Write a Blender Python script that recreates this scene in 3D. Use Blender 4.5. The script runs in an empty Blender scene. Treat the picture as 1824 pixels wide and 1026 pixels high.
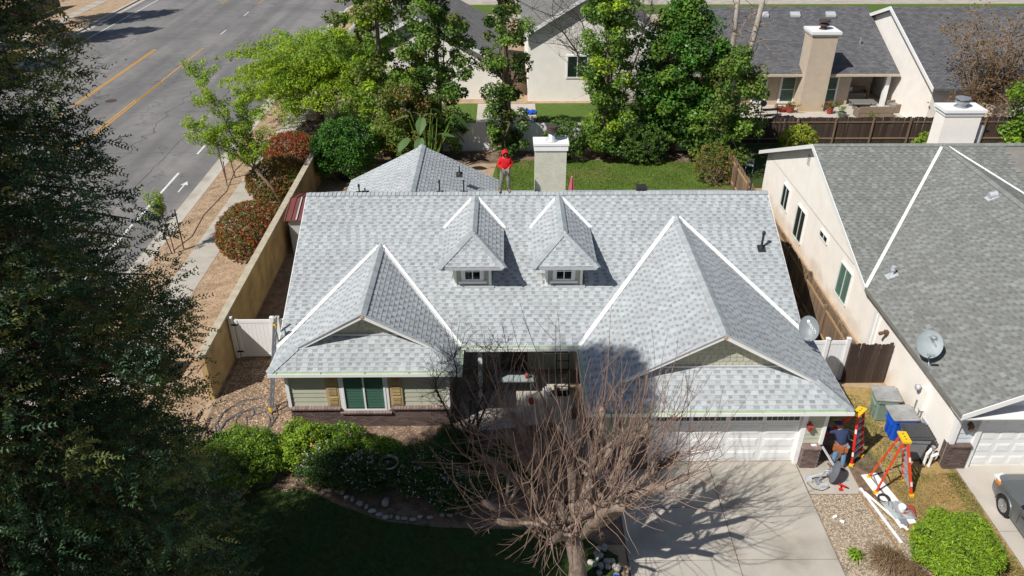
import bpy, math, random
import numpy as np
from mathutils import Vector, Matrix
R = math.radians
random.seed(7)
RNG = np.random.default_rng(7)
scene = bpy.context.scene
COL = scene.collection

# ------------------------------------------------------------------ camera, light, exposure
CAM_H, CAM_F, CAM_T, CAM_Y = 18.5, 1400.0, R(31.35), R(0.52)
cam_data = bpy.data.cameras.new('camera')
cam_data.sensor_width = 36.0
cam_data.lens = CAM_F / 1824.0 * 36.0
cam_data.clip_end = 2000.0
cam = bpy.data.objects.new('camera', cam_data)
COL.objects.link(cam)
cam.location = (0, 0, CAM_H)
cam.rotation_euler = (R(90) - CAM_T, 0, -CAM_Y)
scene.camera = cam

SUN_EL, SUN_AZ = R(48.5), R(37.0)          # the shadows run towards (cos az, sin az)
sdir = Vector((math.cos(SUN_AZ) * math.cos(SUN_EL), math.sin(SUN_AZ) * math.cos(SUN_EL), -math.sin(SUN_EL)))
world = bpy.data.worlds.new('World')
scene.world = world
world.use_nodes = True
wn = world.node_tree
sky = wn.nodes.new('ShaderNodeTexSky')
sky.sky_type = 'NISHITA'
sky.sun_disc = False
sky.sun_elevation = SUN_EL
sky.sun_rotation = math.atan2(-sdir.x, -sdir.y)
wn.links.new(sky.outputs[0], wn.nodes['Background'].inputs[0])
wn.nodes['Background'].inputs[1].default_value = 0.065
sun_data = bpy.data.lights.new('sun', 'SUN')
sun_data.energy = 4.9
sun_data.angle = R(0.53)
sun_data.color = (1.0, 0.965, 0.90)
sun = bpy.data.objects.new('sun', sun_data)
COL.objects.link(sun)
sun.rotation_euler = sdir.to_track_quat('-Z', 'Y').to_euler()
scene.view_settings.view_transform = 'Standard'
scene.view_settings.look = 'None'
scene.view_settings.gamma = 1.0
scene.view_settings.exposure = 0.12
scene.cycles.max_bounces = 6
scene.cycles.transparent_max_bounces = 8

# ------------------------------------------------------------------ survey: a sight line meets a known height / facade
def sight(u, v):
    x = (u - 912) / CAM_F; y = -(v - 513) / CAM_F
    d = Vector((x, math.cos(CAM_T) + y * math.sin(CAM_T), -math.sin(CAM_T) + y * math.cos(CAM_T)))
    return Matrix.Rotation(-CAM_Y, 3, 'Z') @ d
def g(u, v, z=0.0):
    d = sight(u, v); t = (z - CAM_H) / d.z
    return Vector((d.x * t, d.y * t, z))
def gy(u, v, y):
    d = sight(u, v); t = y / d.y
    return Vector((d.x * t, y, CAM_H + d.z * t))
def gx(u, v, x):
    d = sight(u, v); t = x / d.x
    return Vector((x, d.y * t, CAM_H + d.z * t))

# ------------------------------------------------------------------ materials
MATS = {}
def mat(name, col, rough=0.8, nv=0.15, ns=3.0, bump=0.0, bs=40.0, spec=0.3, metal=0.0, col2=None, ms=1.0, mlo=0.4, mhi=0.6,
        objr=0.0, trans=0.0, extra=None, detail=4.0, stretch=None):
    m = bpy.data.materials.new(name); m.use_nodes = True
    nt = m.node_tree; N = nt.nodes; L = nt.links
    b = N['Principled BSDF']; out = N['Material Output']
    tc = N.new('ShaderNodeTexCoord'); vec = tc.outputs['Object']
    if stretch:
        mp = N.new('ShaderNodeMapping'); mp.inputs['Scale'].default_value = stretch
        L.new(vec, mp.inputs[0]); vec = mp.outputs[0]
    def noise(scale, d=detail):
        n = N.new('ShaderNodeTexNoise'); n.inputs['Scale'].default_value = scale; n.inputs['Detail'].default_value = d
        L.new(vec, n.inputs['Vector']); return n.outputs['Fac']
    def ramp(f, lo, hi, a, c):
        r = N.new('ShaderNodeMapRange'); r.inputs[1].default_value = lo; r.inputs[2].default_value = hi
        r.inputs[3].default_value = a; r.inputs[4].default_value = c; L.new(f, r.inputs[0]); return r.outputs[0]
    def mixc(f, a, c):
        x = N.new('ShaderNodeMix'); x.data_type = 'RGBA'
        L.new(f, x.inputs[0])
        for k, q in ((6, a), (7, c)):
            if isinstance(q, tuple): x.inputs[k].default_value = (*q, 1)
            else: L.new(q, x.inputs[k])
        return x.outputs[2]
    def mul(a, c):
        x = N.new('ShaderNodeMath'); x.operation = 'MULTIPLY'
        for k, q in ((0, a), (1, c)):
            if isinstance(q, float): x.inputs[k].default_value = q
            else: L.new(q, x.inputs[k])
        return x.outputs[0]
    if col2: base = mixc(ramp(noise(ms), mlo, mhi, 0.0, 1.0), tuple(col), tuple(col2))
    else:
        rgb = N.new('ShaderNodeRGB'); rgb.outputs[0].default_value = (*col, 1); base = rgb.outputs[0]
    if extra: base = extra(N, L, vec, base, noise, ramp, mixc)
    at = N.new('ShaderNodeAttribute'); at.attribute_name = 'tone'
    f = at.outputs['Fac']
    if nv: f = mul(f, ramp(noise(ns), 0.25, 0.75, 1 - nv, 1 + nv))
    if objr:
        oi = N.new('ShaderNodeObjectInfo'); f = mul(f, ramp(oi.outputs['Random'], 0, 1, 1 - objr, 1 + objr))
    vm = N.new('ShaderNodeVectorMath'); vm.operation = 'SCALE'
    L.new(base, vm.inputs[0]); L.new(f, vm.inputs['Scale'])
    L.new(vm.outputs[0], b.inputs['Base Color'])
    b.inputs['Roughness'].default_value = rough
    b.inputs['Specular IOR Level'].default_value = spec
    b.inputs['Metallic'].default_value = metal
    if bump:
        bp = N.new('ShaderNodeBump'); bp.inputs['Strength'].default_value = min(1.0, bump); bp.inputs['Distance'].default_value = 0.02
        L.new(noise(bs), bp.inputs['Height']); L.new(bp.outputs[0], b.inputs['Normal'])
    if trans:
        t = N.new('ShaderNodeBsdfTranslucent'); L.new(vm.outputs[0], t.inputs[0])
        x = N.new('ShaderNodeMixShader'); x.inputs[0].default_value = trans
        L.new(b.outputs[0], x.inputs[1]); L.new(t.outputs[0], x.inputs[2]); L.new(x.outputs[0], out.inputs[0])
    MATS[name] = m
    return m
def glass(name, col, tr=0.5):
    m = bpy.data.materials.new(name); m.use_nodes = True; N = m.node_tree.nodes; L = m.node_tree.links
    b = N['Principled BSDF']; b.inputs['Base Color'].default_value = (*col, 1); b.inputs['Roughness'].default_value = 0.04
    b.inputs['Specular IOR Level'].default_value = 0.6
    t = N.new('ShaderNodeBsdfTransparent'); t.inputs[0].default_value = (0.8, 0.88, 0.85, 1)
    x = N.new('ShaderNodeMixShader'); x.inputs[0].default_value = tr
    L.new(b.outputs[0], x.inputs[1]); L.new(t.outputs[0], x.inputs[2]); L.new(x.outputs[0], N['Material Output'].inputs[0])
    MATS[name] = m; return m

def crack(N, L, vec, base, noise, ramp, mixc):
    v = N.new('ShaderNodeTexVoronoi'); v.feature = 'DISTANCE_TO_EDGE'; v.inputs['Scale'].default_value = 0.11
    w = N.new('ShaderNodeTexNoise'); w.inputs['Scale'].default_value = 0.6; L.new(vec, w.inputs['Vector'])
    mx = N.new('ShaderNodeMix'); mx.data_type = 'RGBA'; mx.inputs[0].default_value = 0.75
    L.new(vec, mx.inputs[6]); ad = N.new('ShaderNodeVectorMath'); ad.operation = 'MULTIPLY_ADD'
    ad.inputs[1].default_value = (5, 5, 0); L.new(w.outputs['Color'], ad.inputs[0]); L.new(vec, ad.inputs[2])
    L.new(ad.outputs[0], v.inputs['Vector'])
    f = ramp(v.outputs['Distance'], 0.0, 0.005, 0.6, 0.0)
    base = mixc(f, base, (0.035, 0.035, 0.037))
    sx = N.new('ShaderNodeMapping'); sx.inputs['Scale'].default_value = (0.55, 0.03, 1); L.new(vec, sx.inputs[0])
    n2 = N.new('ShaderNodeTexNoise'); n2.inputs['Scale'].default_value = 1.0; n2.inputs['Detail'].default_value = 3; L.new(sx.outputs[0], n2.inputs['Vector'])
    return mixc(ramp(n2.outputs['Fac'], 0.42, 0.62, 0.0, 0.5), base, (0.105, 0.103, 0.103))
mat('asphalt', (0.165, 0.16, 0.158), 0.9, 0.10, 1.3, 0.3, 60, col2=(0.215, 0.205, 0.20), ms=0.16, extra=crack)
mat('road_white', (0.62, 0.62, 0.60), 0.7, 0.2, 6)
mat('road_yellow', (0.55, 0.28, 0.03), 0.7, 0.2, 6)
mat('concrete', (0.42, 0.385, 0.335), 0.85, 0.13, 1.2, 0.2, 50, col2=(0.30, 0.265, 0.22), ms=0.8, mlo=0.5, mhi=0.75, objr=0.05)
mat('concrete_new', (0.46, 0.42, 0.37), 0.85, 0.08, 1.5, 0.1, 50)
mat('dirt', (0.385, 0.275, 0.18), 0.95, 0.22, 2.5, 0.8, 14, col2=(0.27, 0.18, 0.11), ms=0.9, mlo=0.5, mhi=0.75)
mat('dirt_dark', (0.115, 0.075, 0.05), 0.95, 0.3, 7, 0.9, 20, col2=(0.20, 0.145, 0.10), ms=2)
mat('mulch', (0.16, 0.105, 0.075), 0.95, 0.35, 14, 1.0, 40, col2=(0.24, 0.17, 0.125), ms=3)
mat('gravel', (0.30, 0.245, 0.18), 0.9, 0.3, 30, 1.0, 60, col2=(0.22, 0.18, 0.14), ms=1.5)
mat('pebble', (0.36, 0.29, 0.215), 0.8, 0.1, 20)
mat('stone', (0.34, 0.32, 0.29), 0.85, 0.2, 6, 0.4, 20, objr=0.2)
mat('lawn', (0.08, 0.135, 0.02), 0.95, 0.3, 5, 0.9, 40, col2=(0.19, 0.15, 0.06), ms=0.45, mlo=0.55, mhi=0.75)
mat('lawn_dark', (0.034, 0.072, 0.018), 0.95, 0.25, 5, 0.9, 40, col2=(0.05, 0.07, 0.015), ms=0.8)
mat('lawn_dry', (0.34, 0.235, 0.095), 0.95, 0.25, 6, 0.9, 40, col2=(0.15, 0.15, 0.04), ms=0.9, mlo=0.5, mhi=0.68)
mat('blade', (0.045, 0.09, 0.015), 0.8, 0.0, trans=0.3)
mat('blade_dry', (0.38, 0.27, 0.10), 0.85, 0.0, trans=0.2)
mat('blade_green', (0.16, 0.23, 0.035), 0.8, 0.0, trans=0.3)
mat('shingle', (0.435, 0.462, 0.48), 0.95, 0.07, 3.0, 0.5, 260, spec=0.15, detail=6, col2=(0.39, 0.41, 0.425), ms=0.5, mlo=0.42, mhi=0.72)
mat('shingle_cap', (0.34, 0.37, 0.385), 0.95, 0.10, 9.0, 0.4, 260, spec=0.15)
mat('shingle_old', (0.225, 0.232, 0.22), 0.95, 0.13, 2.0, 0.5, 260, spec=0.15, detail=6)
mat('shingle_old_cap', (0.2, 0.21, 0.2), 0.95, 0.12, 9.0, 0.4, 260, spec=0.15)
def farsh(c1, c2):
    def fn(N, L, vec, base, noise, ramp, mixc):
        br = N.new('ShaderNodeTexBrick'); br.inputs['Scale'].default_value = 1.0
        br.inputs['Color1'].default_value = (*c1, 1); br.inputs['Color2'].default_value = (*c2, 1)
        br.inputs['Mortar'].default_value = (c1[0] * .5, c1[1] * .5, c1[2] * .5, 1)
        br.inputs['Mortar Size'].default_value = 0.012; br.inputs['Brick Width'].default_value = 0.32; br.inputs['Row Height'].default_value = 0.145
        L.new(vec, br.inputs['Vector']); return br.outputs['Color']
    return fn
mat('shingle_far', (0.1, 0.1, 0.1), 0.95, 0.15, 2.0, 0.3, 90, extra=farsh((0.085, 0.085, 0.092), (0.14, 0.14, 0.148)))
mat('shingle_far_gray', (0.2, 0.2, 0.2), 0.95, 0.15, 2.0, 0.3, 90, extra=farsh((0.15, 0.145, 0.14), (0.22, 0.215, 0.21)))
mat('white_paint', (0.78, 0.78, 0.77), 0.5, 0.04, 3, spec=0.4)
mat('white_metal', (0.80, 0.80, 0.80), 0.38, 0.03, 3, spec=0.5)
mat('vinyl', (0.80, 0.80, 0.81), 0.35, 0.03, 2, spec=0.4)
mat('gutter_green', (0.33, 0.45, 0.24), 0.6, 0.15, 3)
mat('deck', (0.20, 0.19, 0.17), 0.9)
mat('fascia_wood', (0.55, 0.42, 0.25), 0.8, 0.15, 8)
mat('siding_white_shaded', (0.56, 0.58, 0.61), 0.7, 0.05, 2, objr=0.03)  # white siding, the overhang's shade put into its gray-blue colour
mat('sage', (0.45, 0.45, 0.355), 0.75, 0.05, 2, objr=0.04)
mat('tan_shutter', (0.46, 0.34, 0.17), 0.7, 0.08, 4)
mat('brick', (0.13, 0.092, 0.083), 0.9, 0.2, 20, 0.5, 60, objr=0.3)
mat('mortar', (0.46, 0.43, 0.40), 0.95, 0.1, 10, 0.3, 60)
mat('stucco_white', (0.83, 0.79, 0.74), 0.92, 0.05, 1.5, 0.5, 50)
def stain(N, L, vec, base, noise, ramp, mixc):
    sp = N.new('ShaderNodeSeparateXYZ'); L.new(vec, sp.inputs[0])
    ad = N.new('ShaderNodeMath'); ad.operation = 'MULTIPLY_ADD'; ad.inputs[1].default_value = -1.7
    L.new(noise(1.1), ad.inputs[0]); L.new(sp.outputs['Z'], ad.inputs[2])
    return mixc(ramp(ad.outputs[0], -1.0, -0.15, 0.6, 0.0), base, (0.50, 0.33, 0.16))
mat('stucco_neighbour', (0.88, 0.83, 0.77), 0.92, 0.05, 1.5, 0.5, 50, extra=stain)
mat('stucco_cream', (0.53, 0.52, 0.43), 0.95, 0.10, 4, 0.9, 22)
mat('stucco_tan', (0.50, 0.42, 0.33), 0.95, 0.08, 2, 0.5, 30, extra=stain)
mat('stucco_wall', (0.45, 0.31, 0.15), 0.95, 0.14, 2.0, 0.5, 24, col2=(0.30, 0.20, 0.10), ms=1.1, mlo=.45, mhi=.7)
mat('wall_cap', (0.42, 0.37, 0.28), 0.95, 0.2, 3, 0.4, 30)
mat('wood_fence', (0.062, 0.042, 0.033), 0.9, 0.3, 3, 0.5, 20, objr=0.3, stretch=(6, 6, 0.6))
mat('wood_light', (0.36, 0.23, 0.12), 0.9, 0.25, 3, 0.4, 20, objr=0.2, stretch=(6, 1, 6))
mat('wood_mid', (0.22, 0.15, 0.10), 0.9, 0.3, 3, 0.5, 20, objr=0.25, stretch=(6, 6, 0.6))
mat('black', (0.015, 0.015, 0.017), 0.5, 0.0)
mat('black_plastic', (0.03, 0.03, 0.032), 0.45, 0.05)
mat('rubber', (0.02, 0.02, 0.02), 0.8, 0.0)
mat('galv', (0.42, 0.44, 0.46), 0.4, 0.15, 8, metal=0.6)
mat('galv_light', (0.55, 0.57, 0.60), 0.45, 0.1, 8, metal=0.3)
mat('pipe_rust', (0.07, 0.05, 0.045), 0.7, 0.3, 10)
mat('dish_gray', (0.20, 0.225, 0.24), 0.45, 0.07, 4, spec=0.4)
mat('dish_pale', (0.29, 0.33, 0.34), 0.5, 0.12, 3)
mat('dish_dark', (0.13, 0.14, 0.16), 0.5, 0.1)
mat('blind_green', (0.46, 0.64, 0.55), 0.6, 0.05)
mat('curtain_dark', (0.05, 0.055, 0.055), 0.8, 0.3, 3)
mat('curtain_teal', (0.50, 0.60, 0.56), 0.7, 0.1, 3)
mat('curtain_brown', (0.10, 0.065, 0.065), 0.8, 0.1, 3)
glass('glass', (0.02, 0.035, 0.03), 0.8)
glass('glass_dark', (0.012, 0.014, 0.016), 0.25)
glass('plastic_sheet', (0.45, 0.47, 0.5), 0.45)
mat('shed_red', (0.16, 0.055, 0.048), 0.5, 0.1, 2)
mat('shed_white', (0.5, 0.5, 0.49), 0.6, 0.1, 2)
mat('skin', (0.34, 0.19, 0.13), 0.6, 0.05)
mat('hoodie_red', (0.62, 0.012, 0.022), 0.85, 0.08, 12, 0.4, 30)
mat('trousers_gray', (0.21, 0.20, 0.175), 0.9, 0.12, 12, 0.4, 30)
mat('denim', (0.13, 0.23, 0.36), 0.9, 0.2, 12, 0.4, 40)
mat('hoodie_navy', (0.028, 0.042, 0.10), 0.9, 0.15, 12, 0.4, 30)
mat('leather_orange', (0.36, 0.12, 0.04), 0.6, 0.2, 12)
mat('boot_brown', (0.13, 0.075, 0.045), 0.7, 0.15)
mat('ladder_orange', (0.72, 0.075, 0.02), 0.45, 0.08, 5)
mat('ladder_red', (0.60, 0.03, 0.02), 0.45, 0.08, 5)
mat('ladder_yellow', (0.80, 0.50, 0.02), 0.5, 0.08, 5)
mat('aluminium', (0.62, 0.63, 0.65), 0.35, 0.08, 6, metal=0.7)
mat('bin_green', (0.20, 0.27, 0.22), 0.6, 0.1, 4)
mat('bin_blue', (0.010, 0.085, 0.50), 0.5, 0.08, 4)
mat('bin_gray', (0.21, 0.22, 0.235), 0.6, 0.1, 4)
mat('lid_pale', (0.36, 0.36, 0.35), 0.7, 0.22, 3, col2=(0.27, 0.27, 0.26), ms=2)
mat('lid_black', (0.06, 0.06, 0.063), 0.55, 0.12, 5)
mat('car_paint', (0.18, 0.195, 0.205), 0.32, 0.0, metal=0.5, spec=0.6)
mat('car_glass', (0.01, 0.012, 0.014), 0.05, 0.0, spec=0.8)
mat('alloy', (0.6, 0.61, 0.63), 0.25, 0.0, metal=0.9)
mat('amber', (0.75, 0.24, 0.02), 0.3, 0.0)
mat('lamp_clear', (0.7, 0.72, 0.74), 0.1, 0.0, spec=0.8)
mat('terracotta', (0.30, 0.055, 0.04), 0.7, 0.1)
mat('blue_glaze', (0.008, 0.06, 0.38), 0.25, 0.0, spec=0.6)
mat('pot_gray', (0.16, 0.17, 0.16), 0.7, 0.1)
mat('wicker', (0.22, 0.17, 0.13), 0.85, 0.2, 30, 0.8, 60)
mat('cushion', (0.24, 0.22, 0.21), 0.9, 0.1, 8)
mat('cushion_light', (0.62, 0.62, 0.62), 0.9, 0.05)
mat('utility_green', (0.20, 0.36, 0.25), 0.5, 0.08)
mat('pink_cloth', (0.52, 0.12, 0.16), 0.9, 0.1, 8)
mat('red_plastic', (0.55, 0.02, 0.02), 0.45, 0.0)
mat('bark', (0.17, 0.125, 0.095), 0.95, 0.3, 6, 0.9, 22, stretch=(3, 3, 1))
mat('bark_red', (0.13, 0.075, 0.05), 0.95, 0.3, 6, 0.9, 22, stretch=(3, 3, .6))
mat('bark_pale', (0.36, 0.32, 0.27), 0.95, 0.25, 6, 0.6, 22)
mat('bark_mulberry', (0.27, 0.21, 0.17), 0.95, 0.35, 5, 1.0, 18, stretch=(3, 3, 1), col2=(0.19, 0.145, 0.115), ms=3)
mat('twig', (0.22, 0.15, 0.118), 0.9, 0.15, 4)
mat('twig_dark', (0.06, 0.05, 0.045), 0.9, 0.2, 4)
mat('twig_tan', (0.27, 0.20, 0.15), 0.9, 0.2, 4)
def leaf(name, c, tr=0.3, rough=0.55): return mat(name, c, rough, 0.0, trans=tr, spec=0.35)
leaf('leaf_redwood', (0.052, 0.105, 0.044), 0.2)
leaf('leaf_redwood_sunlit', (0.155, 0.185, 0.05), 0.25)  # sunlight put into the leaf colour: brighter yellow-green for lit tufts
leaf('leaf_lime', (0.33, 0.46, 0.03), 0.42)
leaf('leaf_mid', (0.175, 0.295, 0.04), 0.42)
leaf('leaf_dark', (0.06, 0.135, 0.022), 0.3)
leaf('leaf_olive', (0.15, 0.18, 0.035), 0.3)
leaf('leaf_citrus', (0.06, 0.18, 0.018), 0.25, 0.4)
leaf('leaf_bush', (0.23, 0.37, 0.025), 0.35)
leaf('leaf_yellow', (0.42, 0.40, 0.03), 0.3)
leaf('leaf_red', (0.30, 0.045, 0.022), 0.25)
leaf('leaf_orange', (0.36, 0.15, 0.03), 0.25)
leaf('leaf_hawthorn', (0.045, 0.10, 0.018), 0.2)
leaf('leaf_brown', (0.26, 0.15, 0.05), 0.3)
leaf('leaf_purple', (0.06, 0.03, 0.05), 0.2)
leaf('petal_white', (0.6, 0.55, 0.55), 0.2)
leaf('petal_orange', (0.75, 0.30, 0.02), 0.2)
leaf('straw', (0.24, 0.16, 0.09), 0.2)
leaf('leaf_palm', (0.09, 0.16, 0.05), 0.25)
m = MATS

# ------------------------------------------------------------------ objects
def absloc(o):
    l = Vector((0, 0, 0))
    while o is not None:
        l += o.location; o = o.parent
    return l
def tag(o, label=None, cat=None, group=None, kind=None):
    if label: o['label'] = label
    if cat: o['category'] = cat
    if group: o['group'] = group
    if kind: o['kind'] = kind
    return o
def thing(name, label, cat, loc=(0, 0, 0), group=None):
    o = bpy.data.objects.new(name, None); COL.objects.link(o)
    o.location = loc; o.empty_display_size = 0.2
    return tag(o, label, cat, group)
def npmesh(name, V, F, mats, tone=None, mi=None, parent=None, smooth=False, **tg):
    V = np.asarray(V, dtype=np.float32).reshape(-1, 3)
    if parent is not None: V = V - np.array(absloc(parent), dtype=np.float32)
    me = bpy.data.meshes.new(name)
    F = np.asarray(F, dtype=np.int32); k = F.shape[1]; nf = F.shape[0]
    me.vertices.add(len(V)); me.vertices.foreach_set('co', V.ravel())
    me.loops.add(nf * k); me.loops.foreach_set('vertex_index', F.ravel())
    me.polygons.add(nf); me.polygons.foreach_set('loop_start', np.arange(0, nf * k, k, dtype=np.int32))
    me.polygons.foreach_set('loop_total', np.full(nf, k, dtype=np.int32))
    for mm in (mats if isinstance(mats, (list, tuple)) else [mats]): me.materials.append(MATS[mm])
    if mi is not None: me.polygons.foreach_set('material_index', np.asarray(mi, dtype=np.int32))
    if smooth: me.polygons.foreach_set('use_smooth', np.ones(nf, dtype=bool))
    a = me.attributes.new('tone', 'FLOAT', 'FACE')
    a.data.foreach_set('value', np.asarray(tone if tone is not None else np.ones(nf), dtype=np.float32))
    me.update(calc_edges=True)
    o = bpy.data.objects.new(name, me); COL.objects.link(o)
    if parent is not None: o.parent = parent
    return tag(o, **tg)
class MB:
    def __init__(s): s.v = []; s.f = []; s.m = []; s.t = []
    def face(s, pts, m=0, t=1.0):
        n = len(s.v); s.v += [tuple(p) for p in pts]; s.f.append(tuple(range(n, n + len(pts)))); s.m.append(m); s.t.append(t)
    def obox(s, c, ax, ay, az, m=0, t=1.0):
        c = Vector(c); ax = Vector(ax); ay = Vector(ay); az = Vector(az)
        n = len(s.v)
        for k in (-1, 1):
            for j in (-1, 1):
                for i in (-1, 1): s.v.append(tuple(c + ax * i + ay * j + az * k))
        for q in ((0, 2, 3, 1), (4, 5, 7, 6), (0, 1, 5, 4), (2, 6, 7, 3), (0, 4, 6, 2), (1, 3, 7, 5)):
            s.f.append(tuple(n + i for i in q)); s.m.append(m); s.t.append(t)
        return s
    def box(s, x0, x1, y0, y1, z0, z1, m=0, t=1.0):
        return s.obox(((x0 + x1) / 2, (y0 + y1) / 2, (z0 + z1) / 2), ((x1 - x0) / 2, 0, 0), (0, (y1 - y0) / 2, 0), (0, 0, (z1 - z0) / 2), m, t)
    def bar(s, a, b, w, h, m=0, t=1.0, up=(0, 0, 1)):
        a = Vector(a); b = Vector(b); d = b - a; L = d.length; d.normalize()
        sd = d.cross(Vector(up))
        if sd.length < 1e-4: sd = d.cross(Vector((0, 1, 0)))
        sd.normalize(); u = sd.cross(d)
        return s.obox((a + b) / 2, sd * w / 2, d * L / 2, u * h / 2, m, t)
    def tube(s, path, rad, n=6, m=0, t=1.0, cap=True):
        path = [Vector(p) for p in path]
        if not isinstance(rad, (list, tuple)): rad = [rad] * len(path)
        base = len(s.v); ref = Vector((0.13, 0.27, 0.95))
        for i, p in enumerate(path):
            d = (path[min(i + 1, len(path) - 1)] - path[max(i - 1, 0)])
            d = d.normalized() if d.length > 1e-9 else Vector((0, 0, 1))
            e = d.cross(ref)
            if e.length < 0.05: e = d.cross(Vector((1, 0, 0)))
            e.normalize(); w = d.cross(e)
            for k in range(n):
                a = 2 * math.pi * k / n
                s.v.append(tuple(p + (e * math.cos(a) + w * math.sin(a)) * rad[i]))
        for i in range(len(path) - 1):
            for k in range(n):
                a = base + i * n + k; b = base + i * n + (k + 1) % n
                s.f.append((a, b, b + n, a + n)); s.m.append(m); s.t.append(t)
        if cap:
            s.f.append(tuple(base + k for k in range(n))[::-1]); s.m.append(m); s.t.append(t)
            s.f.append(tuple(base + (len(path) - 1) * n + k for k in range(n))); s.m.append(m); s.t.append(t)
        return s
    def lathe(s, c, prof, n=20, m=0, t=1.0, axis=(0, 0, 1), sx=1.0, sy=1.0):
        c = Vector(c); az = Vector(axis).normalized()
        ax = az.orthogonal().normalized(); ay = az.cross(ax); base = len(s.v)
        if abs(az.z) > 0.99: ax = Vector((1, 0, 0)); ay = Vector((0, 1, 0))
        for r, z in prof:
            for k in range(n):
                a = 2 * math.pi * k / n
                s.v.append(tuple(c + ax * (r * sx * math.cos(a)) + ay * (r * sy * math.sin(a)) + az * z))
        for i in range(len(prof) - 1):
            for k in range(n):
                a = base + i * n + k; b = base + i * n + (k + 1) % n
                s.f.append((a, b, b + n, a + n)); s.m.append(m); s.t.append(t)
        for e, rv in ((0, True), (len(prof) - 1, False)):
            if prof[e][0] > 1e-4:
                q = [base + e * n + k for k in range(n)]
                s.f.append(tuple(q[::-1] if rv else q)); s.m.append(m); s.t.append(t)
        return s
    def prism(s, pts, off, m=0, t=1.0, ms=None):
        """polygon pts (3D) extruded by off"""
        off = Vector(off); a = [Vector(p) for p in pts]; b = [p + off for p in a]
        s.face(a, m, t); s.face(b[::-1], m, t)
        for i in range(len(a)):
            j = (i + 1) % len(a); s.face((a[i], b[i], b[j], a[j]), m if ms is None else ms, t)
        return s
    def build(s, name, mats, parent=None, smooth=False, local=False, **tg):
        o0 = Vector((0, 0, 0)) if parent is None or local else absloc(parent)
        me = bpy.data.meshes.new(name)
        me.from_pydata([tuple(Vector(p) - o0) for p in s.v], [], s.f)
        for mm in (mats if isinstance(mats, (list, tuple)) else [mats]): me.materials.append(MATS[mm])
        me.polygons.foreach_set('material_index', s.m)
        if smooth: me.polygons.foreach_set('use_smooth', [True] * len(s.f))
        a = me.attributes.new('tone', 'FLOAT', 'FACE'); a.data.foreach_set('value', s.t)
        me.update()
        o = bpy.data.objects.new(name, me); COL.objects.link(o)
        if parent is not None: o.parent = parent
        return tag(o, **tg)
def link_copy(src, name, loc, parent, rot=None, scale=None):
    o = src.copy(); o.name = name; COL.objects.link(o); o.parent = parent
    o.location = Vector(loc) - (absloc(parent) if parent else Vector((0, 0, 0)))
    if rot is not None: o.rotation_euler = rot
    if scale is not None: o.scale = scale
    return o
def copy_tree(o, parent=None):
    c = o.copy(); COL.objects.link(c); c.parent = parent
    for ch in list(o.children): copy_tree(ch, c)
    return c
def text_mesh(body, size, matname, parent, loc, xdir, ydir, name='lettering', thick=0.001):
    cu = bpy.data.curves.new(name, 'FONT'); cu.body = body; cu.size = size; cu.align_x = 'CENTER'; cu.align_y = 'CENTER'; cu.extrude = thick
    ob = bpy.data.objects.new('tmp_text', cu); COL.objects.link(ob)
    bpy.context.view_layer.update()
    me = bpy.data.meshes.new_from_object(ob.evaluated_get(bpy.context.evaluated_depsgraph_get()))
    bpy.data.objects.remove(ob)
    x = Vector(xdir).normalized(); z = x.cross(Vector(ydir)).normalized(); y = z.cross(x)
    M = Matrix((x, y, z)).transposed().to_4x4(); M.translation = Vector(loc) - absloc(parent)
    me.transform(M); me.materials.clear(); me.materials.append(MATS[matname])
    a = me.attributes.new('tone', 'FLOAT', 'FACE'); a.data.foreach_set('value', [1.0] * len(me.polygons))
    o = bpy.data.objects.new(name, me); COL.objects.link(o); o.parent = parent
    return o
def skin_mesh(name, verts, edges, radii, matname, parent, subs=2, flat=None):
    me = bpy.data.meshes.new(name); o0 = absloc(parent)
    me.from_pydata([tuple(Vector(v) - o0) for v in verts], edges, [])
    ob = bpy.data.objects.new('tmp_skin', me); COL.objects.link(ob)
    mo = ob.modifiers.new('s', 'SKIN'); mo.use_smooth_shade = True; mo.branch_smoothing = 0.3
    for i, r in enumerate(radii):
        sv = me.skin_vertices[0].data[i]
        sv.radius = (r, r) if not isinstance(r, tuple) else r
        sv.use_root = (i == 0)
    mo2 = ob.modifiers.new('b', 'SUBSURF'); mo2.levels = subs; mo2.render_levels = subs
    bpy.context.view_layer.update()
    me2 = bpy.data.meshes.new_from_object(ob.evaluated_get(bpy.context.evaluated_depsgraph_get()))
    bpy.data.objects.remove(ob); me2.name = name
    me2.materials.clear(); me2.materials.append(MATS[matname])
    a = me2.attributes.new('tone', 'FLOAT', 'FACE'); a.data.foreach_set('value', [1.0] * len(me2.polygons))
    o = bpy.data.objects.new(name, me2); COL.objects.link(o); o.parent = parent
    return o

# ------------------------------------------------------------------ shingled roof planes
def clip(poly, quad):
    out = poly
    for i in range(4):
        ax, ay = quad[i]; bx, by = quad[(i + 1) % 4]; inp = out; out = []
        if not inp: return out
        f = lambda p: (bx - ax) * (p[1] - ay) - (by - ay) * (p[0] - ax)
        for k in range(len(inp)):
            p = inp[k]; q = inp[(k + 1) % len(inp)]; fp = f(p); fq = f(q)
            if fp >= 0: out.append(p)
            if (fp >= 0) != (fq >= 0):
                w = fp / (fp - fq); out.append((p[0] + (q[0] - p[0]) * w, p[1] + (q[1] - p[1]) * w))
    return out
def area2(p):
    return abs(sum(p[i][0] * p[(i + 1) % len(p)][1] - p[(i + 1) % len(p)][0] * p[i][1] for i in range(len(p)))) / 2
def inside(pt, poly):
    c = False; n = len(poly)
    for i in range(n):
        x1, y1 = poly[i]; x2, y2 = poly[(i + 1) % n]
        if (y1 > pt[1]) != (y2 > pt[1]) and pt[0] < (x2 - x1) * (pt[1] - y1) / (y2 - y1) + x1: c = not c
    return c
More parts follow.
